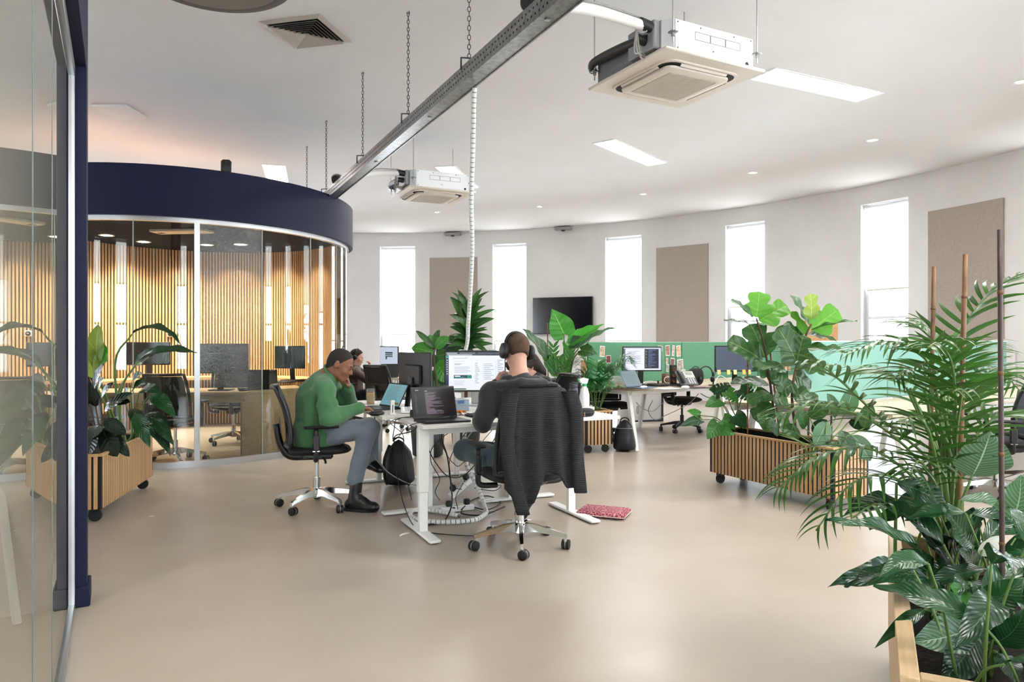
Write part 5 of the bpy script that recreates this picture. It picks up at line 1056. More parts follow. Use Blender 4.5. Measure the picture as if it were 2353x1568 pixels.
        me.polygons.add(len(Q)); me.polygons.foreach_set('loop_start', np.arange(0, 4*len(Q), 4, dtype=np.int32)); me.polygons.foreach_set('use_smooth', [True]*len(Q)); me.materials.append(m); me.update(calc_edges=True); me.validate()
        o = bpy.data.objects.new(name, me); COL.objects.link(o)
        if parent is not None: o.parent = parent
        else: o.location = base
        return o
def V3(v): return np.array(v[:], float)
def unit(v): v = np.array(v, float); return v/np.linalg.norm(v)
def hand(vol, w, d, n, s, curl=(.3, .35, .4), spread=.06, r=.0085, thumb=.6, k=.008):
    w = np.array(w, float); d = unit(d); n = unit(n-d*(n @ d)); s = unit(s-d*(s @ d)-n*(s @ n))
    R = np.stack([s, d, n], 1); vol.ell(w+d*.045, (.040, .054, .017), R, .012); vol.cone(w-d*.03, w+d*.02, .026, .026, .015)
    for i, (off, L) in enumerate(((.030, .072), (.010, .082), (-.010, .076), (-.029, .060))):
        p = w+d*(.083-.006*abs(i-1.2))+s*off; a = 0.; dr = unit(d+s*(off*spread*20))
        for j, fr in enumerate((.42, .32, .26)):
            a += curl[j]*(1+.12*i); v = dr*math.cos(a)+n*math.sin(a); q = p+v*L*fr; vol.cone(p, q, r*(1-.08*j), r*(.94-.08*j), k); p = q
    p = w+d*.028+s*.032; t1 = unit(d*.55+s*.75+n*.35*thumb); q = p+t1*.038; vol.cone(w+d*.015+s*.018, p, .016, .013, .012); vol.cone(p, q, .0125, .0105, k); vol.cone(q, q+unit(d*.9+s*.25+n*.5*thumb)*.032, .0105, .008, k)
def head_frame(c, fwd, up):
    f = unit(fwd); u = unit(np.array(up)-f*(np.array(up) @ f)); r = np.cross(f, u); return V3(c), r, f, u
def head(vol, H, neck, k=.02, beard=False):
    c, r, f, u = H; R = np.stack([r, f, u], 1); P = lambda a, b, e: c+r*a+f*b+u*e
    vol.ell(P(0, -.014, .030), (.076, .098, .090), R, k); vol.ell(P(0, .026, -.040), (.060, .070, .074), R, .03); vol.ell(P(0, .058, -.092), (.030, .026, .022), R, .03)
    vol.cone(P(.042, .0, -.07), P(.02, .06, -.098), .018, .016, .025); vol.cone(P(-.042, .0, -.07), P(-.02, .06, -.098), .018, .016, .025)
    vol.ell(P(0, .078, .022), (.050, .014, .012), R, .012)
    for s in (-1, 1): vol.ell(P(s*.031, .094, .002), (.017, .013, .011), R, .010, True); vol.ell(P(s*.031, .081, .002), (.0125, .0115, .0115), R, .003); vol.ell(P(s*.045, .062, -.028), (.02, .02, .018), R, .02)
    vol.cone(P(0, .090, .008), P(0, .108, -.030), .007, .0115, .010); vol.ell(P(.010, .098, -.033), (.009, .011, .008), R, .006); vol.ell(P(-.010, .098, -.033), (.009, .011, .008), R, .006)
    vol.ell(P(0, .090, -.058), (.023, .011, .0065), R, .006); vol.ell(P(0, .088, -.068), (.021, .011, .0075), R, .006)
    for s in (-1, 1):
        Re = R @ np.array(Matrix.Rotation(s*.35, 3, 'Z')); vol.ell(P(s*.079, -.008, -.004), (.009, .021, .033), Re, .006); vol.ell(P(s*.086, -.004, -.002), (.006, .012, .02), Re, .006, True)
    vol.cone(P(0, -.022, -.05), neck, .056, .062, .03)
def hair_cap(c4, m, parent, base, t, thr, name='hair', tilt=.75, extra=None, h=.005, low=None):
    c, r, f, u = c4; R = np.stack([r, f, u], 1); v = Vol(c-.19, c+.19, h); v.ell(c-f*.014+u*.030, (.076+t, .098+t, .090+t), R, .01); v.cone(c-f*.055-u*.02, c-f*.055-u*.055, .05+t, .045+t, .03)
    v.cut(c, f*tilt-u*(1-tilt*.6), thr)
    if low is not None: v.cut(c, -u-f*.35, low)
    if extra: extra(v)
    return v.build(name, m, parent, base)
def M_cloth(name, col, **k): return mat(name, col, .92, sheen=.25, bump=.75, bscale=9, col2=k.get('col2'), nscale=14)
def person(label, J, skin, top, trous, shoe, res=.007, topmat=None, head_ext=None, sl=1.0, hands=('R', 'L'), group='people at work', torso_k=1.0, folds=.003, ridges=(), creases=()):
    pts = [V3(v) for k, v in J.items() if k not in ('fwd', 'up', 'dR', 'dL', 'nR', 'nL', 'sR', 'sL', 'cR', 'cL')]
    lo = np.min(pts, 0)-.28; hi = np.max(pts, 0)+.28; base = np.array([J['pelvis'][0], J['pelvis'][1], 0.]); g = {k: V3(v) for k, v in J.items()}
    H = head_frame(g['head'], g['fwd'], g['up'])
    b = Vol(lo, hi, res); head(b, H, g['neck'])
    b.cone(g['pelvis'], g['chest'], .12, .13, .05).cone(g['chest'], g['neck'], .12, .062, .05)
    for s in 'RL':
        b.cone(g['neck'], g['sh'+s], .045, .038, .03).cone(g['sh'+s], g['el'+s], .042, .038, .03).cone(g['el'+s], g['wr'+s], .038, .026, .02)
        b.cone(g['pelvis'], g['kn'+s], .085, .055, .05).cone(g['kn'+s], g['an'+s], .052, .036, .03).cone(g['an'+s], *((g['to'+s], .034, .026) if g['to'+s][2] > .12 else (np.array([*(g['an'+s]*.55+g['to'+s]*.45)[:2], .045]), .032, .022)), .03)
        if s in hands: hand(b, g['wr'+s], g['d'+s], g['n'+s], g['s'+s], J.get('c'+s, (.3, .35, .4)))
    o = tag(b.build('person', skin, None, base, 1), label, 'person', group)
    t = Vol(lo, hi, res+.001); T = torso_k
    side = unit(g['shR']-g['shL']); up = unit(g['chest']-g['pelvis']); fw = np.cross(up, side); 
    Rt = np.stack([side, np.cross(up, side), up], 1); mid = (g['pelvis']+g['chest'])/2
    t.ell(g['chest'], (.185*T, .125*T, .19), Rt, .06); t.ell(mid-up*.02, (.165*T, .13*T, .2), Rt, .08); t.cone(g['pelvis']+side*.06, g['pelvis']-side*.06, .15*T, .15*T, .06)
    t.cone(g['chest']+up*.06, g['neck']-up*.01, .105, .068, .05)
    for s in 'RL':
        t.cone(g['neck']*.8+g['chest']*.2, g['sh'+s], .07, .07, .06).cone(g['sh'+s], g['el'+s], .068*sl, .060*sl, .04).cone(g['el'+s], g['wr'+s], .060*sl, .040*sl, .03)
        w = g['wr'+s]; e = g['el'+s]; q = unit(w-e); t.cone(w-q*.035, w-q*.005, .040, .037, .008)
    if 'collar' in J: t.cone(g['collar'], g['collar']+unit(g['head']-g['neck'])*.2, .062, .075, .012, True)
    for a, bb, r0 in ridges: t.cone(V3(a), V3(bb), r0, r0*.5, .03)
    for a, bb, r0 in creases: t.cone(V3(a), V3(bb), r0, r0*.4, .02, True)
    t.noise(folds, ((31, 12, 24, 0), (-18, 27, 33, 2), (44, -20, -14, 4)))
    cx = g['pelvis']; t.cut(cx-up*.17, -up, 0)
    to = t.build('sweater' if topmat is None else topmat, top, o, base, 3)
    if 'collar' in J and topmat is None:                       # ribbed crew collar
        ax = Vector(unit(g['head']-g['neck'])); x_, y_, _z = basis(ax); cc = Vector(g['collar']-base)-ax*.012
        MB().tube([cc+(x_*math.cos(q)+y_*math.sin(q))*.069 for q in np.linspace(0, 2*PI, 25)[:-1]], .010, 8, closed=True).build('collar', top, o, True)
    p = Vol(lo, hi, res+.001)
    p.cone(g['pelvis']+side*.07, g['pelvis']-side*.07, .125*T, .125*T, .05)
    for s in 'RL':
        hp = g['pelvis']+(side if s == 'R' else -side)*.085; p.cone(hp, g['kn'+s], .098, .070, .04).cone(g['kn'+s], g['an'+s]+(g['kn'+s]-g['an'+s])*.06, .070, .062, .03)
    p.noise(.002, ((41, 22, 24, 0), (-28, 37, 13, 2))); p.build('jeans', trous, o, base, 2)
    for s in 'RL':
        a, tt = g['an'+s], g['to'+s]; fd = unit(tt-a); sh = unit(a-g['kn'+s]); fl = unit(fd-sh*(fd @ sh)*.0); side_ = unit(np.cross(fd, sh)); R = np.stack([side_, fd, np.cross(side_, fd)], 1)
        v = Vol(np.minimum(a, tt)-.16, np.maximum(a, tt)+.16, .006); L = np.linalg.norm(tt-a)
        if tt[2] < .12 and a[2] < .34:                       # standing on the floor: a flat foot below the ankle
            hz = unit((tt-a)*np.array([1, 1, 0])); hl = np.array([a[0], a[1], .045])-hz*.035; te = np.array([a[0], a[1], .036])+hz*.19; sd = np.array([-hz[1], hz[0], 0]); R0 = np.stack([sd, hz, np.array([0, 0, 1.])], 1)
            v = Vol(np.minimum(np.minimum(a, hl), te)-.16, np.maximum(np.maximum(a, hl), te)+.16, .006)
            v.cone(a-sh*.10, np.array([a[0], a[1], .07]), .047, .05, .02); v.cone(hl, te-hz*.03, .045, .040, .02); v.ell(te-hz*.05, (.048, .07, .038), R0, .02); v.ell(np.array([a[0], a[1], .07])+hz*.05, (.042, .07, .05), R0, .03); v.cut(np.zeros(3), (0, 0, -1), 0.)
            so_ = MB().prism([tuple((hl-base+hz*(.235*x-.045)+sd*y)[:2]) for x, y in ((0, -.03), (.15, -.042), (.4, -.040), (.75, -.052), (.95, -.04), (1.04, 0), (.95, .04), (.75, .052), (.4, .04), (.15, .042), (0, .03))], .0, .022); so_.build('sole', mat('black sole', '0C0C0D', .6), o)
        else:
            heel = a-fd*.045; v.cone(a-sh*.12, a, .047, .046, .02); v.ell(a+fd*(L*.30), (.044, L*.62+.02, .045), R, .03); v.ell(tt-fd*.03, (.045, .06, .032), R, .02); v.ell(heel, (.036, .036, .046), R, .03)
        so = v.build('shoe', shoe, o, base, 2)
    return o, H, base, g
M_eye = mat('eye', '1A1210', .15); M_eyew = mat('eye white', 'D8D0C8', .3)
def eyes(o, H, base, brow=None):
    c, r, f, u = H
    for s in (-1, 1):
        p = c+r*s*.031+f*.0915+u*.002-base; MB().ball(p, .006, 8, 6).build('iris', M_eye, o, True)
        if brow: MB().tube([c+r*s*x+f*(.094-.35*(x-.03)**2*20)+u*(.024-.004*abs(x-.03)*30*.3)-base for x in (.014, .026, .038, .048)], [.003, .0042, .004, .002], 6).build('eyebrow', brow, o, True)
def headphones(H, label, size=1., cupr=.042, wire=False):
    c, r, f, u = H; t = empty('headphones', c, 0, label, 'headphones', 'worn headphones')
    Z = lambda a, b, e: Vector(r*a+f*b+u*e)
    MB().tube([Z(.088*math.cos(q), -.01, .035+.098*math.sin(q)) for q in np.linspace(-.25, PI+.25, 24)], .0095*size, 8).build('band', M_black, t, True)
    for s in (-1, 1):
        ax = Vector(r*s); cc = Z(s*.088, -.008, -.004)
        MB().lathe([(cupr*.8, -.008), (cupr*.95, .0), (cupr, .012), (cupr*.95, .024), (cupr*.7, .031), (.002, .033)], 24, cc, axis=ax).build('ear_cup', M_black, t, True); MB().lathe([(cupr*.6, -.012), (cupr*.98, -.008), (cupr*.98, .004)], 24, cc, axis=ax, caps=False).build('ear_pad', M_blackm, t, True)
        MB().box(cc+Vector(u)*.05, (.012, .014, .04), b=.003).build('yoke', M_black, t)
    if wire: MB().tube([Z(-.09, 0, -.01), Z(-.085, .06, -.06), Z(-.06, .1, -.075)], .003, 6).build('microphone', M_black, t)
    return t

# ---------------------------------------------------------------- man in the green sweater
sk1 = mat('brown skin', '8A5A42', .5, col2='7C4E38', nscale=9); sk2 = mat('pale skin', 'C89B86', .5, col2='BC8A76', nscale=9)
f1 = np.array([.93, .30, 0]); J = dict(pelvis=at(724, 1004, 5.64), chest=at(722, 922, 5.63), neck=at(754, 864, 5.62), head=at(783, 838, 5.60), fwd=(.90, -.06, -.44), up=(.43, -.02, .9),
    shR=at(745, 893, 5.46), shL=at(756, 890, 5.80), elR=at(757, 962, 5.40), elL=at(800, 928, 5.90), wrR=at(826, 938, 5.60), wrL=at(801, 893, 5.72),
    dR=(.86, .42, -.12), nR=(0, 0, -1), sR=(-.4, .8, .0), cR=(.35, .4, .35), dL=(-.06, -.30, .95), nL=(-.9, -.25, 0), sL=(.1, -.9, 0), cL=(.35, .5, .5),
    knR=at(848, 982, 5.52), knL=at(852, 985, 5.80), anR=at(814, 1108, 5.50), toR=at(852, 1146, 5.46), anL=at(850, 1064, 5.78), toL=at(876, 1080, 5.72), collar=at(763, 853, 5.61))
o, H, base, g = person('man in a green sweater and grey jeans bent over a laptop, hand at his mouth', J, sk1, M_cloth('green sweatshirt', '47784C', col2='3F6E45'), M_cloth('grey denim', '747D88', col2='68717C'), mat('black leather', '121214', .35), sl=1.16, folds=.0035, torso_k=1.07,
    ridges=[(at(748, 915, 5.40), at(768, 950, 5.37), .020), (at(735, 930, 5.42), at(752, 972, 5.36), .022), (at(770, 955, 5.40), at(792, 945, 5.47), .022), (at(780, 962, 5.42), at(806, 944, 5.50), .018), (at(722, 900, 5.47), at(712, 960, 5.47), .024), (at(705, 985, 5.48), at(745, 1000, 5.46), .026), (at(700, 960, 5.48), at(735, 985, 5.44), .022), (at(760, 900, 5.42), at(772, 925, 5.40), .018)],
    creases=[(at(730, 912, 5.42), at(718, 975, 5.45), .008), (at(758, 945, 5.335), at(775, 962, 5.335), .008), (at(785, 952, 5.40), at(800, 962, 5.42), .008), (at(785, 958, 5.40), at(800, 966, 5.42), .006)])
hair_cap(H, mat('dark buzz cut', '2C221C', .9, bump=.5, bscale=300), o, base, .0025, .002); eyes(o, H, base, mat('dark brow', '1E1613', .9))
# ---------------------------------------------------------------- hooded man with headphones
J = dict(pelvis=Vector((.08, 4.60, .52)), chest=Vector((.09, 4.78, .82)), neck=at(1192, 872, 4.84), head=at(1187, 808, 4.92), fwd=(-.40, .88, -.24), up=(.0, .22, .97),
    shR=at(1268, 905, 4.86), shL=at(1128, 905, 4.82), elR=at(1300, 985, 5.0), elL=at(1108, 972, 4.74), wrR=DA(.95, .30, .79), wrL=at(1140, 884, 4.95),
    dR=(-.5, .85, 0), nR=(0, 0, -1), sR=(-.8, -.4, 0), dL=(.35, .25, .9), nL=(.8, .1, -.3), sL=(-.2, .95, -.2), cL=(.6, .8, .6),
    knR=Vector((.22, 5.02, .56)), knL=at(1066, 1034, 4.96), anR=at(1208, 1150, 4.62), toR=at(1196, 1186, 4.76), anL=at(1172, 1040, 5.12), toL=at(1215, 1050, 5.1), collar=at(1190, 862, 4.85))
hood = [(V3(at(1150, 886, 4.76)), V3(at(1196, 884, 4.70)), .035), (V3(at(1196, 884, 4.70)), V3(at(1250, 884, 4.78)), .035), (V3(at(1160, 872, 4.80)), V3(at(1236, 872, 4.81)), .03)]
o, H, base, g = person('man in a dark hooded top and black headphones seen from behind at the nearest desk', J, sk2, M_cloth('charcoal hoodie', '2B2A2D', col2='252427'), M_cloth('teal blue denim', '33454F', col2='2C3D47'), mat('dark sneaker', '222226', .6), topmat='hoodie', sl=1.0, folds=.002)
hv = Vol(V3(at(1196, 880, 4.78))-.3, V3(at(1196, 880, 4.78))+.3, .007)
for a, b, r0 in hood: hv.cone(a, b, r0, r0, .03)
hv.cone(V3(at(1158, 868, 4.86)), V3(at(1156, 884, 4.78)), .022, .03, .02); hv.cone(V3(at(1230, 868, 4.88)), V3(at(1246, 882, 4.80)), .022, .03, .02); hv.noise(.003, ((31, 12, 44, 0), (-18, 27, 33, 2))); hv.build('hood', MATS['charcoal hoodie'], o, base, 2)
hair_cap(H, mat('light brown crop', '5E4433', .9, col2='4A3427', nscale=30, bump=.5, bscale=300), o, base, .003, .004, tilt=.70, low=.058); eyes(o, H, base)
bv_ = Vol(H[0]-.16, H[0]+.16, .006); Rb = np.stack(H[1:], 1); bv_.ell(H[0]+H[2]*.045-H[3]*.085, (.062, .058, .05), Rb, .02); bv_.build('beard', mat('brown beard', '3A2A20', .95, bump=.6, bscale=200), o, base)
for s, an, to in (('R', g['anR'], g['toR']),):
    fd = unit(to-an); MB().tube([an-fd*.07-base, an-base+fd*.05, to-base], [.03, .04, .035], 8).build('sole', mat('dark sole', '2E2E32', .7), o, True)
headphones(H, 'black over ear headphones worn by the hooded man', 1.15, .056)
# ---------------------------------------------------------------- man at the far desk
J = dict(pelvis=at(812, 906, 11.05), chest=at(812, 872, 11.05), neck=at(814, 843, 11.05), head=at(820, 821, 11.05), fwd=(.97, -.02, -.2), up=(.2, 0, .98),
    shR=at(817, 856, 10.88), shL=at(822, 853, 11.25), elR=at(842, 873, 10.82), elL=at(848, 866, 11.25), wrR=at(866, 868, 10.95), wrL=at(845, 847, 11.2), dR=(.95, .25, -.1), nR=(0, 0, -1), sR=(-.2, .9, 0), dL=(.35, -.1, .9), nL=(-.6, -.5, .2), sL=(.3, -.9, 0), cL=(.5, .7, .6),
    knR=at(858, 908, 10.92), knL=at(860, 910, 11.2), anR=at(862, 960, 10.9), toR=at(880, 968, 10.85), anL=at(864, 960, 11.2), toL=at(882, 968, 11.2), collar=at(815, 841, 11.05))
o, H, base, g = person('man in a brown jumper with a headset at the far desk', J, sk2, M_cloth('brown jumper', '5B4A3E', col2='51423A'), M_cloth('navy trousers', '1E2433'), mat('black leather', '121214'), res=.009, folds=.002)
hair_cap(H, mat('dark brown hair', '2E2019', .9, bump=.5, bscale=150), o, base, .008, .012); eyes(o, H, base)
headphones(H, 'black headset worn by the man at the far desk', .8, .036, True)
# ---------------------------------------------------------------- dark haired woman behind the hooded man
wd = DA(1.92, 1.95); cw = np.array([wd.x, wd.y, 0.]); c7.location = (wd.x, wd.y, 0)
fl = -np.array(dw[:]); rt = np.array(dd[:])                # she faces the desks; her right hand is on the far side
Pw = lambda a, b, z: Vector(cw+fl*a+rt*b+np.array([0, 0, z]))
J = dict(pelvis=Pw(0, 0, .52), chest=Pw(.06, 0, .78), neck=Pw(.12, 0, .94), head=Pw(.19, 0, 1.04), fwd=fl*.85+np.array([0, 0, -.5]), up=fl*.5+np.array([0, 0, .85]), shR=Pw(.09, .17, .88), shL=Pw(.09, -.17, .88), elR=Pw(.22, .22, .76), elL=Pw(.22, -.22, .76), wrR=Pw(.42, .12, .79), wrL=Pw(.42, -.12, .79), dR=fl, nR=(0, 0, -1), sR=-rt, dL=fl, nL=(0, 0, -1), sL=rt,
    knR=Pw(.42, .1, .54), knL=Pw(.42, -.1, .54), anR=Pw(.36, .1, .12), toR=Pw(.52, .1, .05), anL=Pw(.36, -.1, .12), toL=Pw(.52, -.1, .05), collar=Pw(.13, 0, .95))
o, H, base, g = person('dark haired woman bent over her desk, mostly hidden behind the hooded man', J, sk2, M_cloth('black jumper', '1C1C20'), M_cloth('black trousers', '18181C'), mat('black leather', '121214'), res=.01, folds=.002)
def long_hair(v):
    c, r, f, u = H
    for a in (-.075, -.04, 0, .04, .075): v.cone(c+r*a*.8-f*.075+u*.05, c+r*a*1.3-f*.10-u*.14, .045, .03, .04)
hair_cap(H, mat('dark long hair', '231612', .7, bump=.5, bscale=90), o, base, .016, .012, extra=long_hair, h=.007); eyes(o, H, base)

# ================================================================ PLANTS
def leafmat(name, col, vein, rough=.32, trans=.25, nv=9., vstr=.55, rim=None):
    if name in MATS: return MATS[name]
    m = bpy.data.materials.new(name); m.use_nodes = True; nt = m.node_tree; N = nt.nodes; L = nt.links; p = N['Principled BSDF']
    uv = N.new('ShaderNodeUVMap'); sx = N.new('ShaderNodeSeparateXYZ'); L.new(uv.outputs[0], sx.inputs[0])
    def math_(op, a, b=None, c=None):
        n = N.new('ShaderNodeMath'); n.operation = op
        for i, q in enumerate((a, b, c)):
            if q is None: continue
            if isinstance(q, (int, float)): n.inputs[i].default_value = q
            else: L.new(q, n.inputs[i])
        return n.outputs[0]
    au = math_('ABSOLUTE', math_('SUBTRACT', sx.outputs[0], .5))
    mid = math_('LESS_THAN', au, .014)
    w = math_('SINE', math_('MULTIPLY', math_('SUBTRACT', sx.outputs[1], math_('MULTIPLY', au, .45)), nv*2*PI)); vv = math_('MULTIPLY', math_('POWER', math_('MAXIMUM', w, 0.), 8.), vstr)
    fac = math_('MAXIMUM', math_('MULTIPLY', mid, .9), vv)
    oi = N.new('ShaderNodeObjectInfo'); hs = N.new('ShaderNodeHueSaturation'); mr = N.new('ShaderNodeMapRange'); mr.inputs[3].default_value = .72; mr.inputs[4].default_value = 1.25; L.new(oi.outputs['Random'], mr.inputs[0]); L.new(mr.outputs[0], hs.inputs['Value']); hs.inputs['Color'].default_value = (*lin(col), 1)
    mx = N.new('ShaderNodeMix'); mx.data_type = 'RGBA'; L.new(fac, mx.inputs[0]); L.new(hs.outputs[0], mx.inputs[6]); mx.inputs[7].default_value = (*lin(vein), 1)
    L.new(mx.outputs[2], p.inputs['Base Color']); p.inputs['Roughness'].default_value = rough
    bp = N.new('ShaderNodeBump'); bp.inputs['Strength'].default_value = .14; bp.inputs['Distance'].default_value = .01; L.new(w, bp.inputs['Height']); L.new(bp.outputs[0], p.inputs['Normal'])
    tr = N.new('ShaderNodeBsdfTranslucent'); L.new(mx.outputs[2], tr.inputs[0]); ms = N.new('ShaderNodeMixShader'); ms.inputs[0].default_value = trans; L.new(p.outputs[0], ms.inputs[1]); L.new(tr.outputs[0], ms.inputs[2]); L.new(ms.outputs[0], N['Material Output'].inputs[0])
    MATS[name] = m; return m
PROF = {'fiddle': lambda t: .30*(.55*math.sin(PI*min(1, t/.55))**.8*(t < .275 or 1)*(1-t)**.5+1.15*(max(0, t)**1.6)*(1-t)**.38),
        'lance': lambda t: .19*math.sin(PI*t**.85)**.9*(1-.25*t), 'paddle': lambda t: .20*math.sin(PI*t**.8)**.7, 'rubber': lambda t: .24*math.sin(PI*t**.92)**.62,
        'taro': lambda t: .36*(1-t)**.75*(min(1, t*9+.35))*(.75+.5*math.sin(PI*t)), 'strap': lambda t: .055*min(1, .5+t*4)*(1-t**3),
        'leaflet': lambda t: .034*math.sin(PI*(.06+.94*t)**.7)**.8, 'monstera': lambda t: .42*math.sin(PI*(.10+.88*t)**.7)**.7*(1-.5*(abs(((t*5.2) % 1)-.5) < .13)*(t > .2)*(t < .92)),
        'oval': lambda t: .25*math.sin(PI*t**.82)**.85*(1-.12*t),
        'heart': lambda t: .34*math.sin(PI*(.12+.88*t)**.62)**.8}
LM = {}
def leafmesh(kind, bend, m, fold=.25, wave=.02, nv=14, nu=6, var=0):
    key = (kind, bend, m.name, fold, wave, var)
    if key in LM: return LM[key]
    r = random.Random(hash((kind, bend, var)) % 9999 if False else var*17+int(bend*10)); pr = PROF[kind]; nv = 40 if kind == 'monstera' else nv
    sp = []; y = z = 0.; ph = r.random()*6
    for j in range(nv+1):
        sp.append((y, z)); a = bend*(.5-j/nv); y += math.cos(a)/nv; z += math.sin(a)/nv
    ey, ez = sp[-1]; an = math.atan2(ez, ey); L_ = math.hypot(ey, ez); c, s = math.cos(-an), math.sin(-an); sp = [((c*y-s*z)/L_, (s*y+c*z)/L_) for y, z in sp]
    def fn(u, v):
        j = min(int(v*nv+.5), nv); y, z = sp[j]; w = max(pr(min(max(v, .0), 1.)), .002 if v < .999 else .0008); q = 2*u-1
        back = (-.10*abs(q)**1.2*max(0, 1-v*4) if kind in ('taro', 'monstera', 'heart') else 0)
        return Vector((q*w+(.05*(var-1)*math.sin(PI*v) if kind in ('lance', 'oval') else 0), y+back*1.6, z+abs(q)*w*fold+wave*math.sin(v*17+ph+(1.5 if q > 0 else 0))*q*q*(min(1, v*4))))
    LM[key] = MB().grid(fn, nu, nv, uv=True).mesh('leaf', m, True); return LM[key]
class Plant:
    def __init__(s, name, label, base, cat='plant', group=None):
        s.o = empty(name, base, 0, label, cat, group); s.b = Vector(base)
    def leaf(s, kind, p0, p1, w, m, normal=None, bend=.6, fold=.2, wave=.02, name='leaf', parent=None, var=0):
        p0 = Vector(p0); p1 = Vector(p1); y = p1-p0; L = y.length; y.normalize()
        n = Vector(normal) if normal is not None else Vector((0, -.75, .65)); z = n-y*n.dot(y); z = z.normalized() if z.length > 1e-4 else basis(y)[0]
        x = y.cross(z); hw = max(PROF[kind](i/40) for i in range(41)); me = leafmesh(kind, bend, m, fold, wave, var=var); sx = w/(2*hw)
        R = Matrix((x*sx, y*L, z*L)).transposed().to_4x4(); R.translation = p0-s.b
        o = inst(name, me, parent or s.o, M=R); return o
    def stem(s, pts, r, m, name='stem', n=6):
        return MB().tube([Vector(p)-s.b for p in spline(pts, 5)], r if not isinstance(r, tuple) else list(np.linspace(r[0], r[1], 5*(len(pts)-1)+1)), n).build(name, m, s.o, True)
def wpx(px, d): return px*d/F
M_st = mat('green stem', '5C7A3A', .5); M_stb = mat('brown stem', '4E3A2A', .7, bump=.3, bscale=60); M_bam = mat('bamboo', '8A6342', .5, col2='6C4A2E', nscale=12)
L_fig = leafmat('fig leaf', '2F5A26', '7E9A5A', .35, .35, 5, .2); L_figl = leafmat('young fig leaf', '55942C', '8CB850', .35, .5, 5, .2); L_dark = leafmat('rubber leaf', '14261A', '2E4A30', .2, .08, 7, .05)
L_lily = leafmat('lily leaf', '1F4A26', '3E6A3C', .25, .2, 14, .2); L_lilyd = leafmat('dark lily leaf', '183A20', '3F6A44', .25, .12, 14, .2); L_taro = leafmat('taro leaf', '3F8F2E', '86BE5A', .3, .4, 6, .15); L_tarod = leafmat('taro grey leaf', '48654A', '8FA98A', .35, .3, 6, .4)
L_drac = leafmat('dracaena leaf', '2C5426', '8FBF4E', .3, .25, 0.5, .0); L_palm = leafmat('palm leaflet', '3B6628', '6A9444', .3, .3, .5, 0.); L_mon = leafmat('monstera leaf', '3A7A2C', '7CA85A', .3, .35, 6, .2)
L_str = leafmat('striped leaf', '45704A', '9DB894', .3, .25, 16, .5); L_sz = leafmat('strelitzia leaf', '1B3A20', '4E6E40', .28, .15, 26, .12); L_yel = leafmat('lime leaf', '9CB84A', 'C8DA80', .35, .5, 3, .2)

# ---------------------------------------------------------------- left planter (beside the navy post)
B2 = Vector((-3.2, 5.75, .42)); d2 = 5.75
p = Plant('strelitzia', 'dark green strelitzia with long arching leaves beside the navy post', (-3.15, 5.85, .42), group='plants in the left planter')
root = p.b
for (px0, py0, px1, py1, wd, dd0, bend, nrm) in ((304, 768, 414, 790, 30, 5.8, 1.5, (0, -.25, 1)), (318, 830, 453, 812, 34, 5.7, .7, (0, -.5, .9)), (310, 842, 372, 800, 30, 5.9, .5, (0, -.8, .5))):
    b0 = at(px0, py0, dd0); p.leaf('paddle', b0, at(px1, py1, dd0-.05), wpx(wd, dd0), L_sz, nrm, bend, .35); p.stem([root+Vector((random.uniform(-.05, .05), 0, 0)), at(px0-40, py0+70, dd0), b0], (.012, .006), M_st, 'leaf_stalk')
for (px0, py0, px1, py1, wd, m) in ((222, 850, 226, 745, 40, L_yel), (218, 848, 240, 790, 46, L_taro), (214, 870, 206, 800, 36, L_yel)):
    b0 = at(px0, py0, 5.5); p.leaf('rubber', b0, at(px1, py1, 5.5), wpx(wd, 5.5), m, (0, -1, .2), .3); p.stem([root, b0], (.01, .006), M_st, 'leaf_stalk')
p = Plant('rubber_plant', 'black green rubber plant with oval leaves leaning over the slatted planter', (-3.08, 5.42, .42), group='plants in the left planter')
keys = [(215, 905, 240, 835, 30), (225, 900, 238, 868, 26), (232, 915, 262, 880, 24), (240, 945, 305, 905, 34), (220, 935, 208, 880, 30), (228, 975, 210, 1010, 44), (235, 985, 270, 1050, 44), (250, 985, 298, 1050, 30), (215, 990, 208, 1045, 40), (240, 965, 290, 1000, 32), (205, 930, 180, 900, 30), (245, 925, 300, 925, 26)]
for i, (a, b, c, d, w) in enumerate(keys):
    dd0 = 5.2+.03*(i % 4); b0 = at(a, b, dd0+.08); p.leaf('rubber', b0, at(c, d, dd0), wpx(w, dd0), L_dark, (random.uniform(-.3, .3), -.8, .6), .5, .12, .006); 
    if i % 2 == 0: p.stem([p.b, b0], (.009, .005), M_stb)
p = Plant('peace_lily', 'glossy peace lily with drooping leaves at the glass end of the slatted planter', (-3.22, 6.1, .42), group='plants in the left planter')
rr = random.Random(3)
keys = [(300, 905, 345, 880, 30), (320, 900, 368, 905, 30), (345, 905, 405, 962, 30), (340, 950, 395, 1005, 28), (330, 970, 390, 1045, 26), (310, 950, 345, 1030, 30), (300, 940, 330, 1000, 26), (350, 960, 400, 1025, 24), (335, 925, 392, 935, 28), (290, 930, 300, 890, 28), (318, 985, 352, 975, 22), (300, 890, 330, 860, 30), (352, 985, 392, 1050, 20)]
for i, (a, b, c, d, w) in enumerate(keys):
    dd0 = 5.75+.06*(i % 5); b0 = at(a, b, dd0+.1); p.leaf('lance', b0, at(c, d, dd0), wpx(w, dd0)*1.15, L_lily if i % 3 else L_lilyd, (rr.uniform(-.3, .3), -.7, .7), .9, .25); p.stem([p.b+Vector((rr.uniform(-.06, .06), rr.uniform(-.1, .1), 0)), (p.b+b0)/2+Vector((0, 0, .08)), b0], (.007, .004), M_st, 'leaf_stalk')

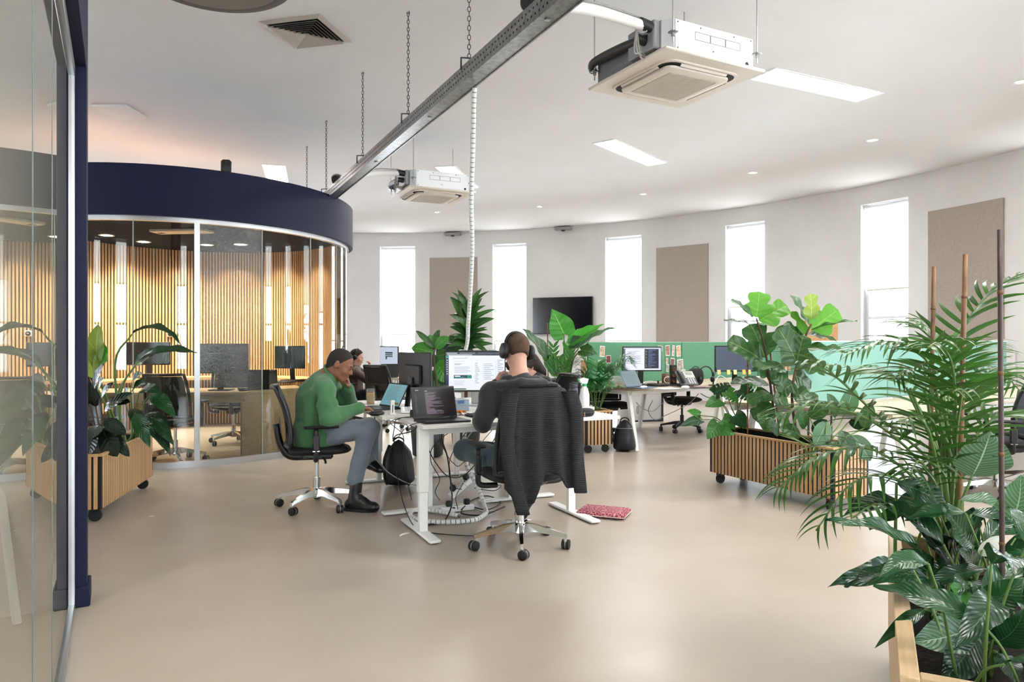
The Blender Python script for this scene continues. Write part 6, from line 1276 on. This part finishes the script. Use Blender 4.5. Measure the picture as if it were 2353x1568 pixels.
# ---------------------------------------------------------------- fiddle leaf figs and friends in the long planter
fig1 = Plant('fiddle_leaf_fig', 'fiddle leaf fig, the one closer to the green divider with the yellow notes', onz(1782, 1012, .42), group='fiddle leaf figs')
FD = 6.05
fig1.b = Vector(fig1.o.location)
def S_(x, y, d=FD): return at(x, y, d)
fig1.stem([fig1.b, S_(1776, 930), S_(1758, 805), S_(1738, 731)], (.013, .007), M_stb, 'trunk', 8)
for i, (a, b, c, d, w, m, bend, nrm) in enumerate(((1738, 730, 1745, 670, 52, L_figl, .2, (0, -1, .1)), (1744, 738, 1809, 702, 46, L_figl, .35, (-.2, -1, .4)), (1732, 730, 1679, 690, 26, L_tarod, .5, (.3, -.6, .8)), (1730, 748, 1663, 736, 16, L_fig, .4, (0, -.3, 1)), (1757, 822, 1724, 744, 66, L_fig, .3, (.2, -1, .2)), (1752, 830, 1672, 784, 48, L_fig, .5, (-.1, -.9, .5)), (1766, 862, 1729, 836, 34, L_fig, .6, (0, -.8, .6)), (1767, 886, 1680, 878, 30, L_tarod, .6, (0, -.5, .9)), (1761, 797, 1812, 752, 30, L_fig, .7, (0, -.6, .7)), (1768, 880, 1800, 850, 36, L_fig, .5, (.3, -.8, .4)), (1740, 745, 1768, 748, 18, L_taro, .3, (0, -.4, 1)), (1772, 905, 1716, 925, 34, L_fig, .7, (0, -.7, .7)), (1774, 915, 1812, 930, 36, L_fig, .7, (0, -.7, .7)), (1776, 930, 1730, 962, 40, L_fig, .7, (0, -.8, .6)))):
    dz = .09*math.sin(i*2.1); fig1.leaf('fiddle', S_(a, b, FD+dz*.3), S_(c, d, FD+dz), 1.4*wpx(w, FD), m, nrm, bend, .18, .03, var=i % 3)
fig2 = Plant('fiddle_leaf_fig', 'fiddle leaf fig, the one in front of the mint divider', onz(1835, 1030, .42), group='fiddle leaf figs')
GD = 5.85
fig2.stem([fig2.b, S_(1820, 915, GD), S_(1832, 835, GD), S_(1852, 772, GD), S_(1864, 745, GD)], (.013, .007), M_stb, 'trunk', 8)
for i, (a, b, c, d, w, m, bend, nrm) in enumerate(((1864, 757, 1926, 712, 50, L_figl, .2, (-.2, -1, .1)), (1860, 748, 1817, 678, 28, L_tarod, .5, (.5, -.7, .3)), (1864, 735, 1862, 675, 36, L_yel, .3, (.3, -1, .1)), (1862, 760, 1970, 738, 15, L_fig, .35, (0, -.2, 1)), (1857, 770, 1921, 785, 26, L_fig, .7, (0, -.5, .9)), (1852, 770, 1818, 716, 24, L_figl, .4, (.4, -.9, .3)), (1832, 838, 1788, 754, 60, L_fig, .35, (.2, -1, .3)), (1830, 836, 1846, 770, 40, L_fig, .3, (-.3, -1, .3)), (1845, 803, 1942, 806, 22, L_fig, .5, (0, -.6, .8)), (1837, 832, 1900, 852, 42, L_fig, .6, (.2, -.9, .5)), (1806, 852, 1730, 842, 32, L_fig, .7, (0, -.6, .8)), (1804, 896, 1776, 860, 34, L_fig, .5, (.2, -.9, .4)), (1824, 860, 1862, 894, 42, L_fig, .5, (.2, -.9, .5)), (1826, 880, 1790, 905, 36, L_fig, .6, (0, -.8, .6)), (1822, 905, 1880, 925, 40, L_fig, .6, (.1, -.8, .6)), (1845, 780, 1800, 745, 34, L_fig, .6, (.2, -.7, .6)), (1838, 815, 1785, 800, 20, L_tarod, .6, (0, -.5, .8)), (1830, 845, 1868, 815, 30, L_tarod, .6, (0, -.6, .8)))):
    dz = .10*math.sin(i*1.7); fig2.leaf('fiddle', S_(a, b, GD+dz*.3), S_(c, d, GD+dz), 1.4*wpx(w, GD), m, nrm, bend, .18, .03, var=i % 3)
mo = Plant('monstera', 'young monstera with split leaves at the divider end of the long planter', onz(1690, 1000, .42), group='plants in the long planter')
for i, (a, b, c, d, w) in enumerate(((1640, 905, 1680, 888, 34), (1655, 920, 1620, 935, 30), (1670, 900, 1695, 925, 34), (1700, 895, 1735, 920, 40), (1712, 880, 1752, 885, 34), (1608, 955, 1578, 945, 22), (1608, 965, 1562, 980, 22), (1650, 975, 1625, 1010, 34), (1660, 965, 1690, 985, 40), (1690, 955, 1715, 985, 36), (1640, 985, 1690, 1000, 30))):
    dd0 = 6.35-.04*(i % 4); b0 = at(a, b, dd0); mo.leaf('monstera' if i in (0, 2, 3, 4) else 'heart', b0, at(c, d, dd0-.05), wpx(w, dd0)*1.1, L_mon if i % 3 else L_lily, (random.uniform(-.2, .2), -.8, .6), .5, .12, .01, var=i % 2); mo.stem([mo.b+Vector((random.uniform(-.1, .1), 0, 0)), (mo.b+b0)/2+Vector((0, 0, .06)), b0], (.006, .004), M_st, 'leaf_stalk')
ca = Plant('calathea', 'low calathea with striped leaves at the near end of the long planter', onz(1890, 1050, .42), group='plants in the long planter'); rr = random.Random(5)
for i, (a, b, c, d, w, m) in enumerate(((1900, 970, 1872, 1025, 40, L_str), (1880, 1000, 1905, 1040, 36, L_lily), (1870, 1000, 1900, 965, 34, L_lilyd), (1920, 960, 1900, 905, 34, L_fig), (1940, 955, 1960, 890, 40, L_str), (1950, 970, 2000, 985, 36, L_lilyd), (1930, 990, 1960, 1050, 36, L_lily), (1960, 1000, 2000, 1060, 40, L_str), (1850, 985, 1830, 940, 36, L_fig), (1840, 1000, 1790, 985, 36, L_fig), (1815, 990, 1780, 950, 34, L_fig), (1900, 1020, 1940, 1045, 34, L_str), (1985, 985, 2000, 925, 34, L_fig), (1790, 1000, 1760, 970, 34, L_lilyd), (1860, 960, 1905, 930, 40, L_fig), (1770, 990, 1740, 950, 30, L_fig))):
    dd0 = 5.55+.05*(i % 6); b0 = at(a, b, dd0); ca.leaf('rubber', b0, at(c, d, dd0-.05), wpx(w, dd0), m, (rr.uniform(-.4, .4), -.8, .5), .6, .2, .01); ca.stem([ca.b+Vector((rr.uniform(-.1, .1)-.0, rr.uniform(0, .3), 0)), (ca.b+b0)/2+Vector((0, 0, .03)), b0], (.006, .004), M_st, 'leaf_stalk')
def stake(x, y0, y1, d, r, label, lean=0., m=None):
    a, b = at(x+lean, y1, d), at(x, y0, d); o = MB(); n = 6
    o.tube([a+(b-a)*t for t in np.linspace(0, 1, 13)], [r*(1.0+.0*i) for i in range(13)], 8)
    e = empty('bamboo_stake', a, 0, label, 'stake', 'bamboo stakes'); ob = MB().tube([(b-a)*t for t in np.linspace(0, 1, 6)], r, 8).build('cane', m or M_bam, e, True)
    for t in (.12, .3, .5, .68, .86): q = (b-a)*t; MB().tube([q-(b-a).normalized()*.006, q, q+(b-a).normalized()*.006], [r, r*1.25, r], 8).build('node', mat('bamboo node', '6E4A2E', .6), e, True)
stake(1718, 815, 1000, 6.2, .007, 'thin brown stake among the monstera leaves'); stake(1770, 810, 985, 6.1, .009, 'brown stake tied along the fiddle leaf fig', 20)

# ---------------------------------------------------------------- small planter: taro, zz, fern palm
TD = 8.75; ta = Plant('taro_plant', 'tall taro plant with huge bright leaves below the television', (.98, 8.9, .42), group='plants in the small planter')
pot = Vector(at(1296, 868, TD))
for i, (a, b, c, d, w, m, bend, nrm) in enumerate(((1296, 768, 1268, 710, 52, L_taro, .3, (.1, -1, .1)), (1262, 832, 1193, 750, 30, L_tarod, .5, (.5, -.7, .4)), (1316, 786, 1388, 746, 30, L_taro, .5, (-.2, -.8, .6)), (1330, 800, 1414, 753, 26, L_tarod, .6, (-.1, -.5, .9)), (1312, 790, 1342, 775, 26, L_tarod, .4, (0, -.8, .5)), (1335, 805, 1372, 815, 32, L_fig, .7, (.2, -.8, .4)), (1300, 790, 1308, 838, 24, L_taro, .4, (.6, -.8, .2)), (1258, 835, 1275, 815, 24, L_fig, .4, (0, -.8, .5)))):
    b0 = at(a, b, TD); ta.leaf('taro', b0, at(c, d, TD-.05), wpx(w, TD)*1.15, m, nrm, bend, .22, .03, var=i % 2); ta.stem([pot+Vector((random.uniform(-.06, .06), 0, -.3)), pot+(b0-pot)*.5+Vector((0, 0, .02)), b0-(at(c, d, TD)-b0)*.0], (.016, .008), M_st, 'leaf_stalk')
t = empty('felt_pot', (pot.x, pot.y, .42), 0, 'black soft felt pot of the taro plant', 'pot'); MB().lathe([(.15, 0), (.19, .06), (.20, .32), (.215, .40), (.19, .42), (.17, .36)], 28, caps=False).build('pot', M_blackm, t, True); MB().lathe([(.001, .35), (.175, .35)], 20, caps=False).build('soil', M_soil, t)
zz = Plant('zz_plant', 'small leafy zz plant between the taro stalks', (.7, 8.7, .42), group='plants in the small planter')
for i, (x0, y0, x1, y1) in enumerate(((1275, 868, 1272, 800), (1285, 868, 1258, 835), (1280, 870, 1262, 850), (1292, 868, 1310, 820), (1288, 866, 1284, 830))):
    a, b = at(x0, y0, TD-.1), at(x1, y1, TD-.1); zz.stem([a-Vector((0, 0, .3)), a, (a+b)/2+Vector((.01, 0, 0)), b], (.008, .004), M_st)
    for k in range(6):
        q = a+(b-a)*(.25+.15*k)
        for s in (-1, 1): zz.leaf('lance', q, q+Vector((s*.07, -.02, .05+.01*k)), .035, L_mon, (0, -1, .3), .4)
def frond(pl, pts, L, n, m=None, droop=.35, as_objects=True, wid=1.0, r=.006, seed=0, side=None, ends=(.18, 1.0)):
    r_ = random.Random(seed); P = spline(pts, 8); k = len(P); m = m or L_palm; st = pl.stem(pts, (r, r*.35), M_st, 'frond'); mb = MB()
    me = leafmesh('leaflet', .9, m, .3, .0, 8, 2) if as_objects else None; src = leafmesh('leaflet', .9, m, .3, .0, 8, 2); V = np.array([v.co[:] for v in src.vertices]); Fc = [tuple(q.vertices) for q in src.polygons]; UV = None
    for i in range(n):
        t = ends[0]+(ends[1]-ends[0])*(i+.5)/n; q = t*(k-1); j = min(int(q), k-2); c = P[j].lerp(P[j+1], q-j); tg = (P[j+1]-P[j]).normalized(); up = Vector((0, 0, 1))
        sd = tg.cross(up); sd = sd.normalized() if sd.length > .05 else Vector((1, 0, 0)); nn = sd.cross(tg)
        ln = L*(math.sin(PI*(.15+.8*(t-ends[0])/(ends[1]-ends[0])))**.6)*r_.uniform(.85, 1.1)
        for s in (-1, 1):
            d_ = (tg*(.65+.35*t)+sd*s*.85+nn*.22-up*droop*r_.uniform(.6, 1.4)).normalized(); z = (nn-d_*nn.dot(d_)).normalized(); x = d_.cross(z); wx = wid*ln*r_.uniform(.85, 1.1)
            R = Matrix((x*wx, d_*ln, z*ln)).transposed().to_4x4(); R.translation = c-pl.b
            if as_objects: inst('leaflet', me, st, M=R)
            else: A = np.array(R); mb.add(V @ A[:3, :3].T+A[:3, 3], Fc)
    if not as_objects:
        mb.uv = {i: (.2, .5) for i in range(len(mb.v))}; tag(mb.build('leaflets', m, st, True), kind='stuff')
    return st
fp = Plant('fern_palm', 'bushy small parlour palm in the slatted planter by the green bench', (1.0, 8.55, .42), group='plants in the small planter'); rr = random.Random(11)
for i in range(16):
    q = rr.uniform(0, 2*PI); R_ = rr.uniform(.12, .3); h = rr.uniform(.30, .70); b0 = fp.b; tip = b0+Vector((R_*math.cos(q)+.06, R_*math.sin(q)*.8, h)); frond(fp, [b0+Vector((.02*math.cos(q), .02*math.sin(q), 0)), b0.lerp(tip, .5)+Vector((0, 0, .10)), tip, tip+Vector((.10*math.cos(q), .10*math.sin(q), -.06))], .16, 11, leafmat('fern leaf', '2C6A2E', '5E9440', .35, .3, .5, 0.), .3, False, 2.6, .004, i, ends=(.3, 1))
# ---------------------------------------------------------------- behind the white desks: rubber fig and dracaena
fg = Plant('rubber_fig', 'broad leaved fig plant behind the black monitor', (-.95, 8.1, 0), group='plants behind the white desks'); ND = 8.0
t = empty('plant_pot', (-.95, 8.1, 0), 0, 'dark pot of the fig behind the white desks', 'pot'); MB().lathe([(.13, 0), (.17, .02), (.20, .38), (.18, .38), (.16, .34)], 28, caps=False).build('pot', M_dark, t, True); MB().lathe([(.001, .34), (.165, .34)], 20, caps=False).build('soil', M_soil, t); fg.o.location.z = .34; fg.b = Vector(fg.o.location)
fg.stem([fg.b, at(1003, 900, ND), at(997, 830, ND), at(1000, 800, ND)], (.014, .008), M_stb, 'trunk', 8)
for i, (a, b, c, d, w) in enumerate(((998, 812, 945, 800, 34), (1000, 805, 955, 760, 14), (1000, 800, 1032, 775, 24), (1000, 815, 975, 845, 32), (1004, 835, 1030, 880, 34), (1000, 850, 1002, 905, 40), (1005, 860, 1025, 905, 30), (1000, 820, 1035, 815, 26), (998, 800, 985, 770, 22), (1000, 870, 985, 912, 30), (1002, 840, 1030, 840, 26), (1000, 795, 1010, 758, 18))):
    fg.leaf('rubber', at(a, b, ND+.02*i), at(c, d, ND-.05+.02*i), wpx(w, ND)*1.15, L_fig if i % 2 else L_mon, (random.uniform(-.3, .3), -.8, .5), .6, .2, .015)
dr = Plant('dracaena', 'tall dracaena with yellow edged strap leaves behind the lit monitor', (-.58, 9.0, .36), group='plants behind the white desks'); t = empty('plant_pot', (-.58, 9.0, 0), 0, 'dark pot of the dracaena behind the lit monitor', 'pot'); MB().lathe([(.13, 0), (.17, .02), (.20, .40), (.18, .40), (.16, .36)], 28, caps=False).build('pot', M_dark, t, True); MB().lathe([(.001, .36), (.165, .36)], 20, caps=False).build('soil', M_soil, t)
rr = random.Random(21); QD = 9.0; dr.stem([dr.b, at(1072, 830, QD), at(1073, 760, QD), at(1075, 715, QD)], (.022, .014), M_stb, 'trunk', 8)
for i in range(66):
    f_ = (i/66)**1.15; z0 = 715+105*f_; q = i*2.4+rr.uniform(-.5, .5); up = 1.3-1.9*f_+rr.uniform(-.4, .4); ln = rr.uniform(.22, .42); b0 = at(1074+rr.uniform(-3, 3), z0, QD); d_ = Vector((math.cos(q), math.sin(q)*.9, up)).normalized()
    dr.leaf('strap', b0, b0+d_*ln, rr.uniform(.075, .10), L_drac if i % 4 else L_fig, Vector((rr.uniform(-.4, .4), -.9, .55)), rr.uniform(.8, 1.6), .3, .0)
cable([at(1258, 742, 8.9), at(1260, 946, 8.9)], .008, M_bam, 'thin upright stake beside the taro plant', name='taro_stake', group='bamboo stakes'); bpy.data.objects['taro_stake']['category'] = 'stake'

# ---------------------------------------------------------------- near corner: palm and peace lilies
PD = 2.75; pb = at(2176, 1335, PD); pb.z = .42
pa = Plant('areca_palm', 'big areca palm with arching fronds in the pine planter', pb, group='plants in the pine planter')
def Q(x, y, d): return at(x, y, d)
FR = [([pb, Q(2180, 1080, 2.75), Q(2130, 830, 2.72), Q(2040, 790, 2.7), Q(1935, 812, 2.66)], .20, 24), ([pb, Q(2165, 1100, 2.72), Q(2010, 950, 2.7), Q(1900, 850, 2.68), Q(1838, 835, 2.66)], .20, 20), ([pb, Q(2150, 1120, 2.7), Q(2030, 985, 2.62), Q(1880, 930, 2.58), Q(1770, 965, 2.55)], .20, 22), ([pb, Q(2140, 1150, 2.68), Q(2010, 1035, 2.55), Q(1880, 1050, 2.5), Q(1785, 1125, 2.46)], .20, 22),
      ([pb, Q(2190, 1050, 2.8), Q(2200, 800, 2.85), Q(2260, 690, 2.85), Q(2345, 635, 2.85)], .22, 22), ([pb, Q(2170, 1000, 2.85), Q(2160, 820, 2.95), Q(2120, 760, 3.0), Q(2080, 745, 3.05)], .20, 16), ([pb, Q(2195, 1000, 2.7), Q(2190, 850, 2.6), Q(2160, 790, 2.5), Q(2130, 800, 2.42)], .18, 20),
      ([pb, Q(2150, 1200, 2.65), Q(2060, 1100, 2.5), Q(1960, 1110, 2.42), Q(1875, 1220, 2.36)], .19, 16), ([pb, Q(2210, 1050, 2.8), Q(2240, 900, 2.9), Q(2290, 850, 2.95), Q(2345, 900, 3.0)], .19, 18), ([pb, Q(2160, 1150, 2.6), Q(2130, 1080, 2.45), Q(2110, 1060, 2.35), Q(2090, 1090, 2.28)], .17, 12),
      ([pb, Q(2200, 1150, 2.7), Q(2240, 1010, 2.7), Q(2290, 960, 2.7), Q(2350, 960, 2.7)], .18, 16), ([pb, Q(2160, 1050, 2.9), Q(2080, 890, 3.1), Q(2010, 850, 3.2), Q(1950, 860, 3.3)], .20, 18), ([pb, Q(2175, 1060, 2.8), Q(2150, 900, 2.75), Q(2100, 850, 2.7), Q(2050, 870, 2.65)], .18, 18), ([pb, Q(2185, 1000, 2.85), Q(2210, 860, 3.0), Q(2230, 800, 3.1), Q(2290, 790, 3.2)], .19, 18),
      ([pb, Q(2150, 1200, 2.6), Q(2070, 1170, 2.45), Q(2010, 1160, 2.38), Q(1960, 1190, 2.3)], .16, 14), ([pb, Q(2165, 1150, 2.6), Q(2140, 1010, 2.5), Q(2110, 960, 2.42), Q(2060, 970, 2.36)], .17, 16), ([pb, Q(2190, 1120, 2.6), Q(2200, 980, 2.5), Q(2210, 900, 2.42), Q(2190, 900, 2.36)], .16, 14)]
cnt = 0
for i, (pts, L, n) in enumerate(FR):
    n = int(n*.85); L *= 1.15; ob = cnt+2*n <= 300; cnt += 2*n if ob else 0; frond(pa, pts, L, n, None, .5, ob, 1.2, .007, 40+i, ends=(.30, 1.0))
for i in range(10): a = pb+Vector((random.uniform(-.06, .06), random.uniform(-.06, .06), 0)); pa.stem([a, a+Vector((random.uniform(-.06, .03), 0, .35)), a+Vector((random.uniform(-.12, .06), .05, .7))], (.008, .005), M_st)
pk = [(2130, 1292, 1895, 1197, 48, 2.25, L_lily, .9, (0, -.4, .9)), (2130, 1328, 1902, 1350, 62, 2.2, L_lilyd, .9, (0, -.6, .8)), (2150, 1330, 2070, 1262, 40, 2.3, L_lily, .5, (.2, -.8, .5)), (2255, 1432, 2092, 1478, 84, 1.98, L_str, .5, (-.1, -.8, .6)), (2248, 1470, 2160, 1572, 70, 1.92, L_lilyd, .5, (-.1, -.8, .5)), (2125, 1402, 2010, 1490, 26, 2.05, L_lily, .9, (.2, -.6, .7)), (2236, 1254, 2164, 1158, 62, 2.3, L_lily, .4, (0, -.9, .4)), (2230, 1338, 2320, 1424, 58, 2.05, L_lily, .6, (.1, -.8, .5)), (2214, 1345, 2210, 1402, 46, 2.05, L_mon, .5, (0, -.9, .3)), (2214, 1313, 2104, 1214, 60, 2.35, L_dark, .5, (.1, -.8, .5)), (2180, 1392, 2100, 1330, 40, 2.15, L_lily, .5, (.1, -.8, .5)), (2150, 1372, 2050, 1330, 44, 2.2, L_str, .6, (0, -.6, .8)), (2205, 1150, 2356, 1205, 56, 2.4, L_str, .8, (0, -.25, 1)), (2233, 1096, 2276, 992, 120, 2.55, L_str, .35, (.1, -1, .35)), (2300, 1230, 2345, 1090, 90, 2.35, L_str, .35, (-.2, -1, .3)), (2060, 1110, 2190, 1190, 60, 2.5, L_lilyd, .5, (0, -.7, .7)), (2260, 1400, 2353, 1330, 60, 2.0, L_lily, .5, (0, -.8, .6)), (2280, 1480, 2353, 1400, 60, 1.9, L_lilyd, .5, (0, -.8, .6)), (2290, 1500, 2330, 1570, 50, 1.85, L_lilyd, .5, (0, -.9, .4)), (2280, 1360, 2310, 1300, 44, 2.15, L_lily, .5, (0, -.8, .5)), (2240, 1330, 2200, 1260, 50, 2.2, L_lily, .5, (.1, -.9, .4)), (2320, 1330, 2353, 1270, 60, 2.1, L_lily, .5, (0, -.9, .4)), (2280, 1440, 2300, 1480, 40, 1.95, L_str, .4, (0, -.9, .4)), (2160, 1300, 2170, 1215, 50, 2.4, L_lily, .5, (.1, -.9, .3)), (2200, 1300, 2250, 1210, 52, 2.4, L_lily, .5, (-.1, -.9, .3)), (2120, 1215, 2060, 1170, 40, 2.55, L_lilyd, .5, (0, -.7, .7))]
lb0 = Vector((1.36, 2.15, .42)); pls = Plant('peace_lily', 'large peace lily with ribbed leaves filling the near end of the pine planter', lb0, group='plants in the pine planter'); rr = random.Random(9)
for i, (a, b, c, d, w, dep, m, bend, nrm) in enumerate(pk):
    b0 = at(a, b, dep); pls.leaf('lance' if w < 55 or m is L_lilyd else 'oval', b0, at(c, d, dep-.06), wpx(w, dep)*1.15, m, nrm, bend, .32, .028, var=i % 3)
    s0 = Vector((1.22+.18*(dep-1.9)*1.3+rr.uniform(-.04, .1), min(2.6, dep+.02), .42)); s0.x = max(s0.x, (b0.x+s0.x)/2); pls.stem([s0, (s0+b0)/2+Vector((.0, 0, .03)), b0], (.007, .0045), M_st, 'leaf_stalk')
for i in range(34):                                        # the dense lower tier of arching leaves
    lx = rr.uniform(.12, 1.25); ly = -rr.uniform(.12, .36); s0 = p4.matrix_basis @ Vector((lx, ly, .42)); q = rr.uniform(0, 2*PI); up = rr.uniform(.10, .34)*(1.25-.3*lx); b0 = s0+Vector((.10*math.cos(q), .10*math.sin(q), up))
    ln = rr.uniform(.16, .27); tip = b0+Vector((math.cos(q), math.sin(q), rr.uniform(-.55, .45))).normalized()*ln; pls.leaf(rr.choice(('lance', 'oval')), b0, tip, ln*rr.uniform(.30, .40), rr.choice((L_lily, L_lilyd, L_lilyd)), Vector((.2*math.cos(q), .2*math.sin(q)-.5, .85)), rr.uniform(.7, 1.3), .3, .025, var=i % 3)
    pls.stem([s0, (s0+b0)/2+Vector((0, 0, .03)), b0], (.0045, .003), M_st, 'leaf_stalk')
b0 = at(2248, 1275, 2.2); pls.leaf('rubber', b0, at(2298, 1232, 2.18), wpx(34, 2.2), mat('white spathe', 'E8E6D8', .5, trans=.3), (.2, -.8, .5), .6, .5, name='flower'); pls.stem([Vector((1.42, 2.25, .42)), at(2238, 1340, 2.2), at(2236, 1295, 2.2), b0], (.005, .004), M_st, 'flower_stalk')
stake(2297, 528, 1560, 2.02, .0068, 'dark bamboo stake, the tallest at the picture edge', 8, mat('dark bamboo', '54403A', .5, col2='3E2E28', nscale=12)); stake(2218, 585, 1280, 2.65, .009, 'brown bamboo stake standing among the palm fronds', -16); stake(2146, 613, 1300, 2.9, .0085, 'brown bamboo stake furthest from the picture edge', -12)
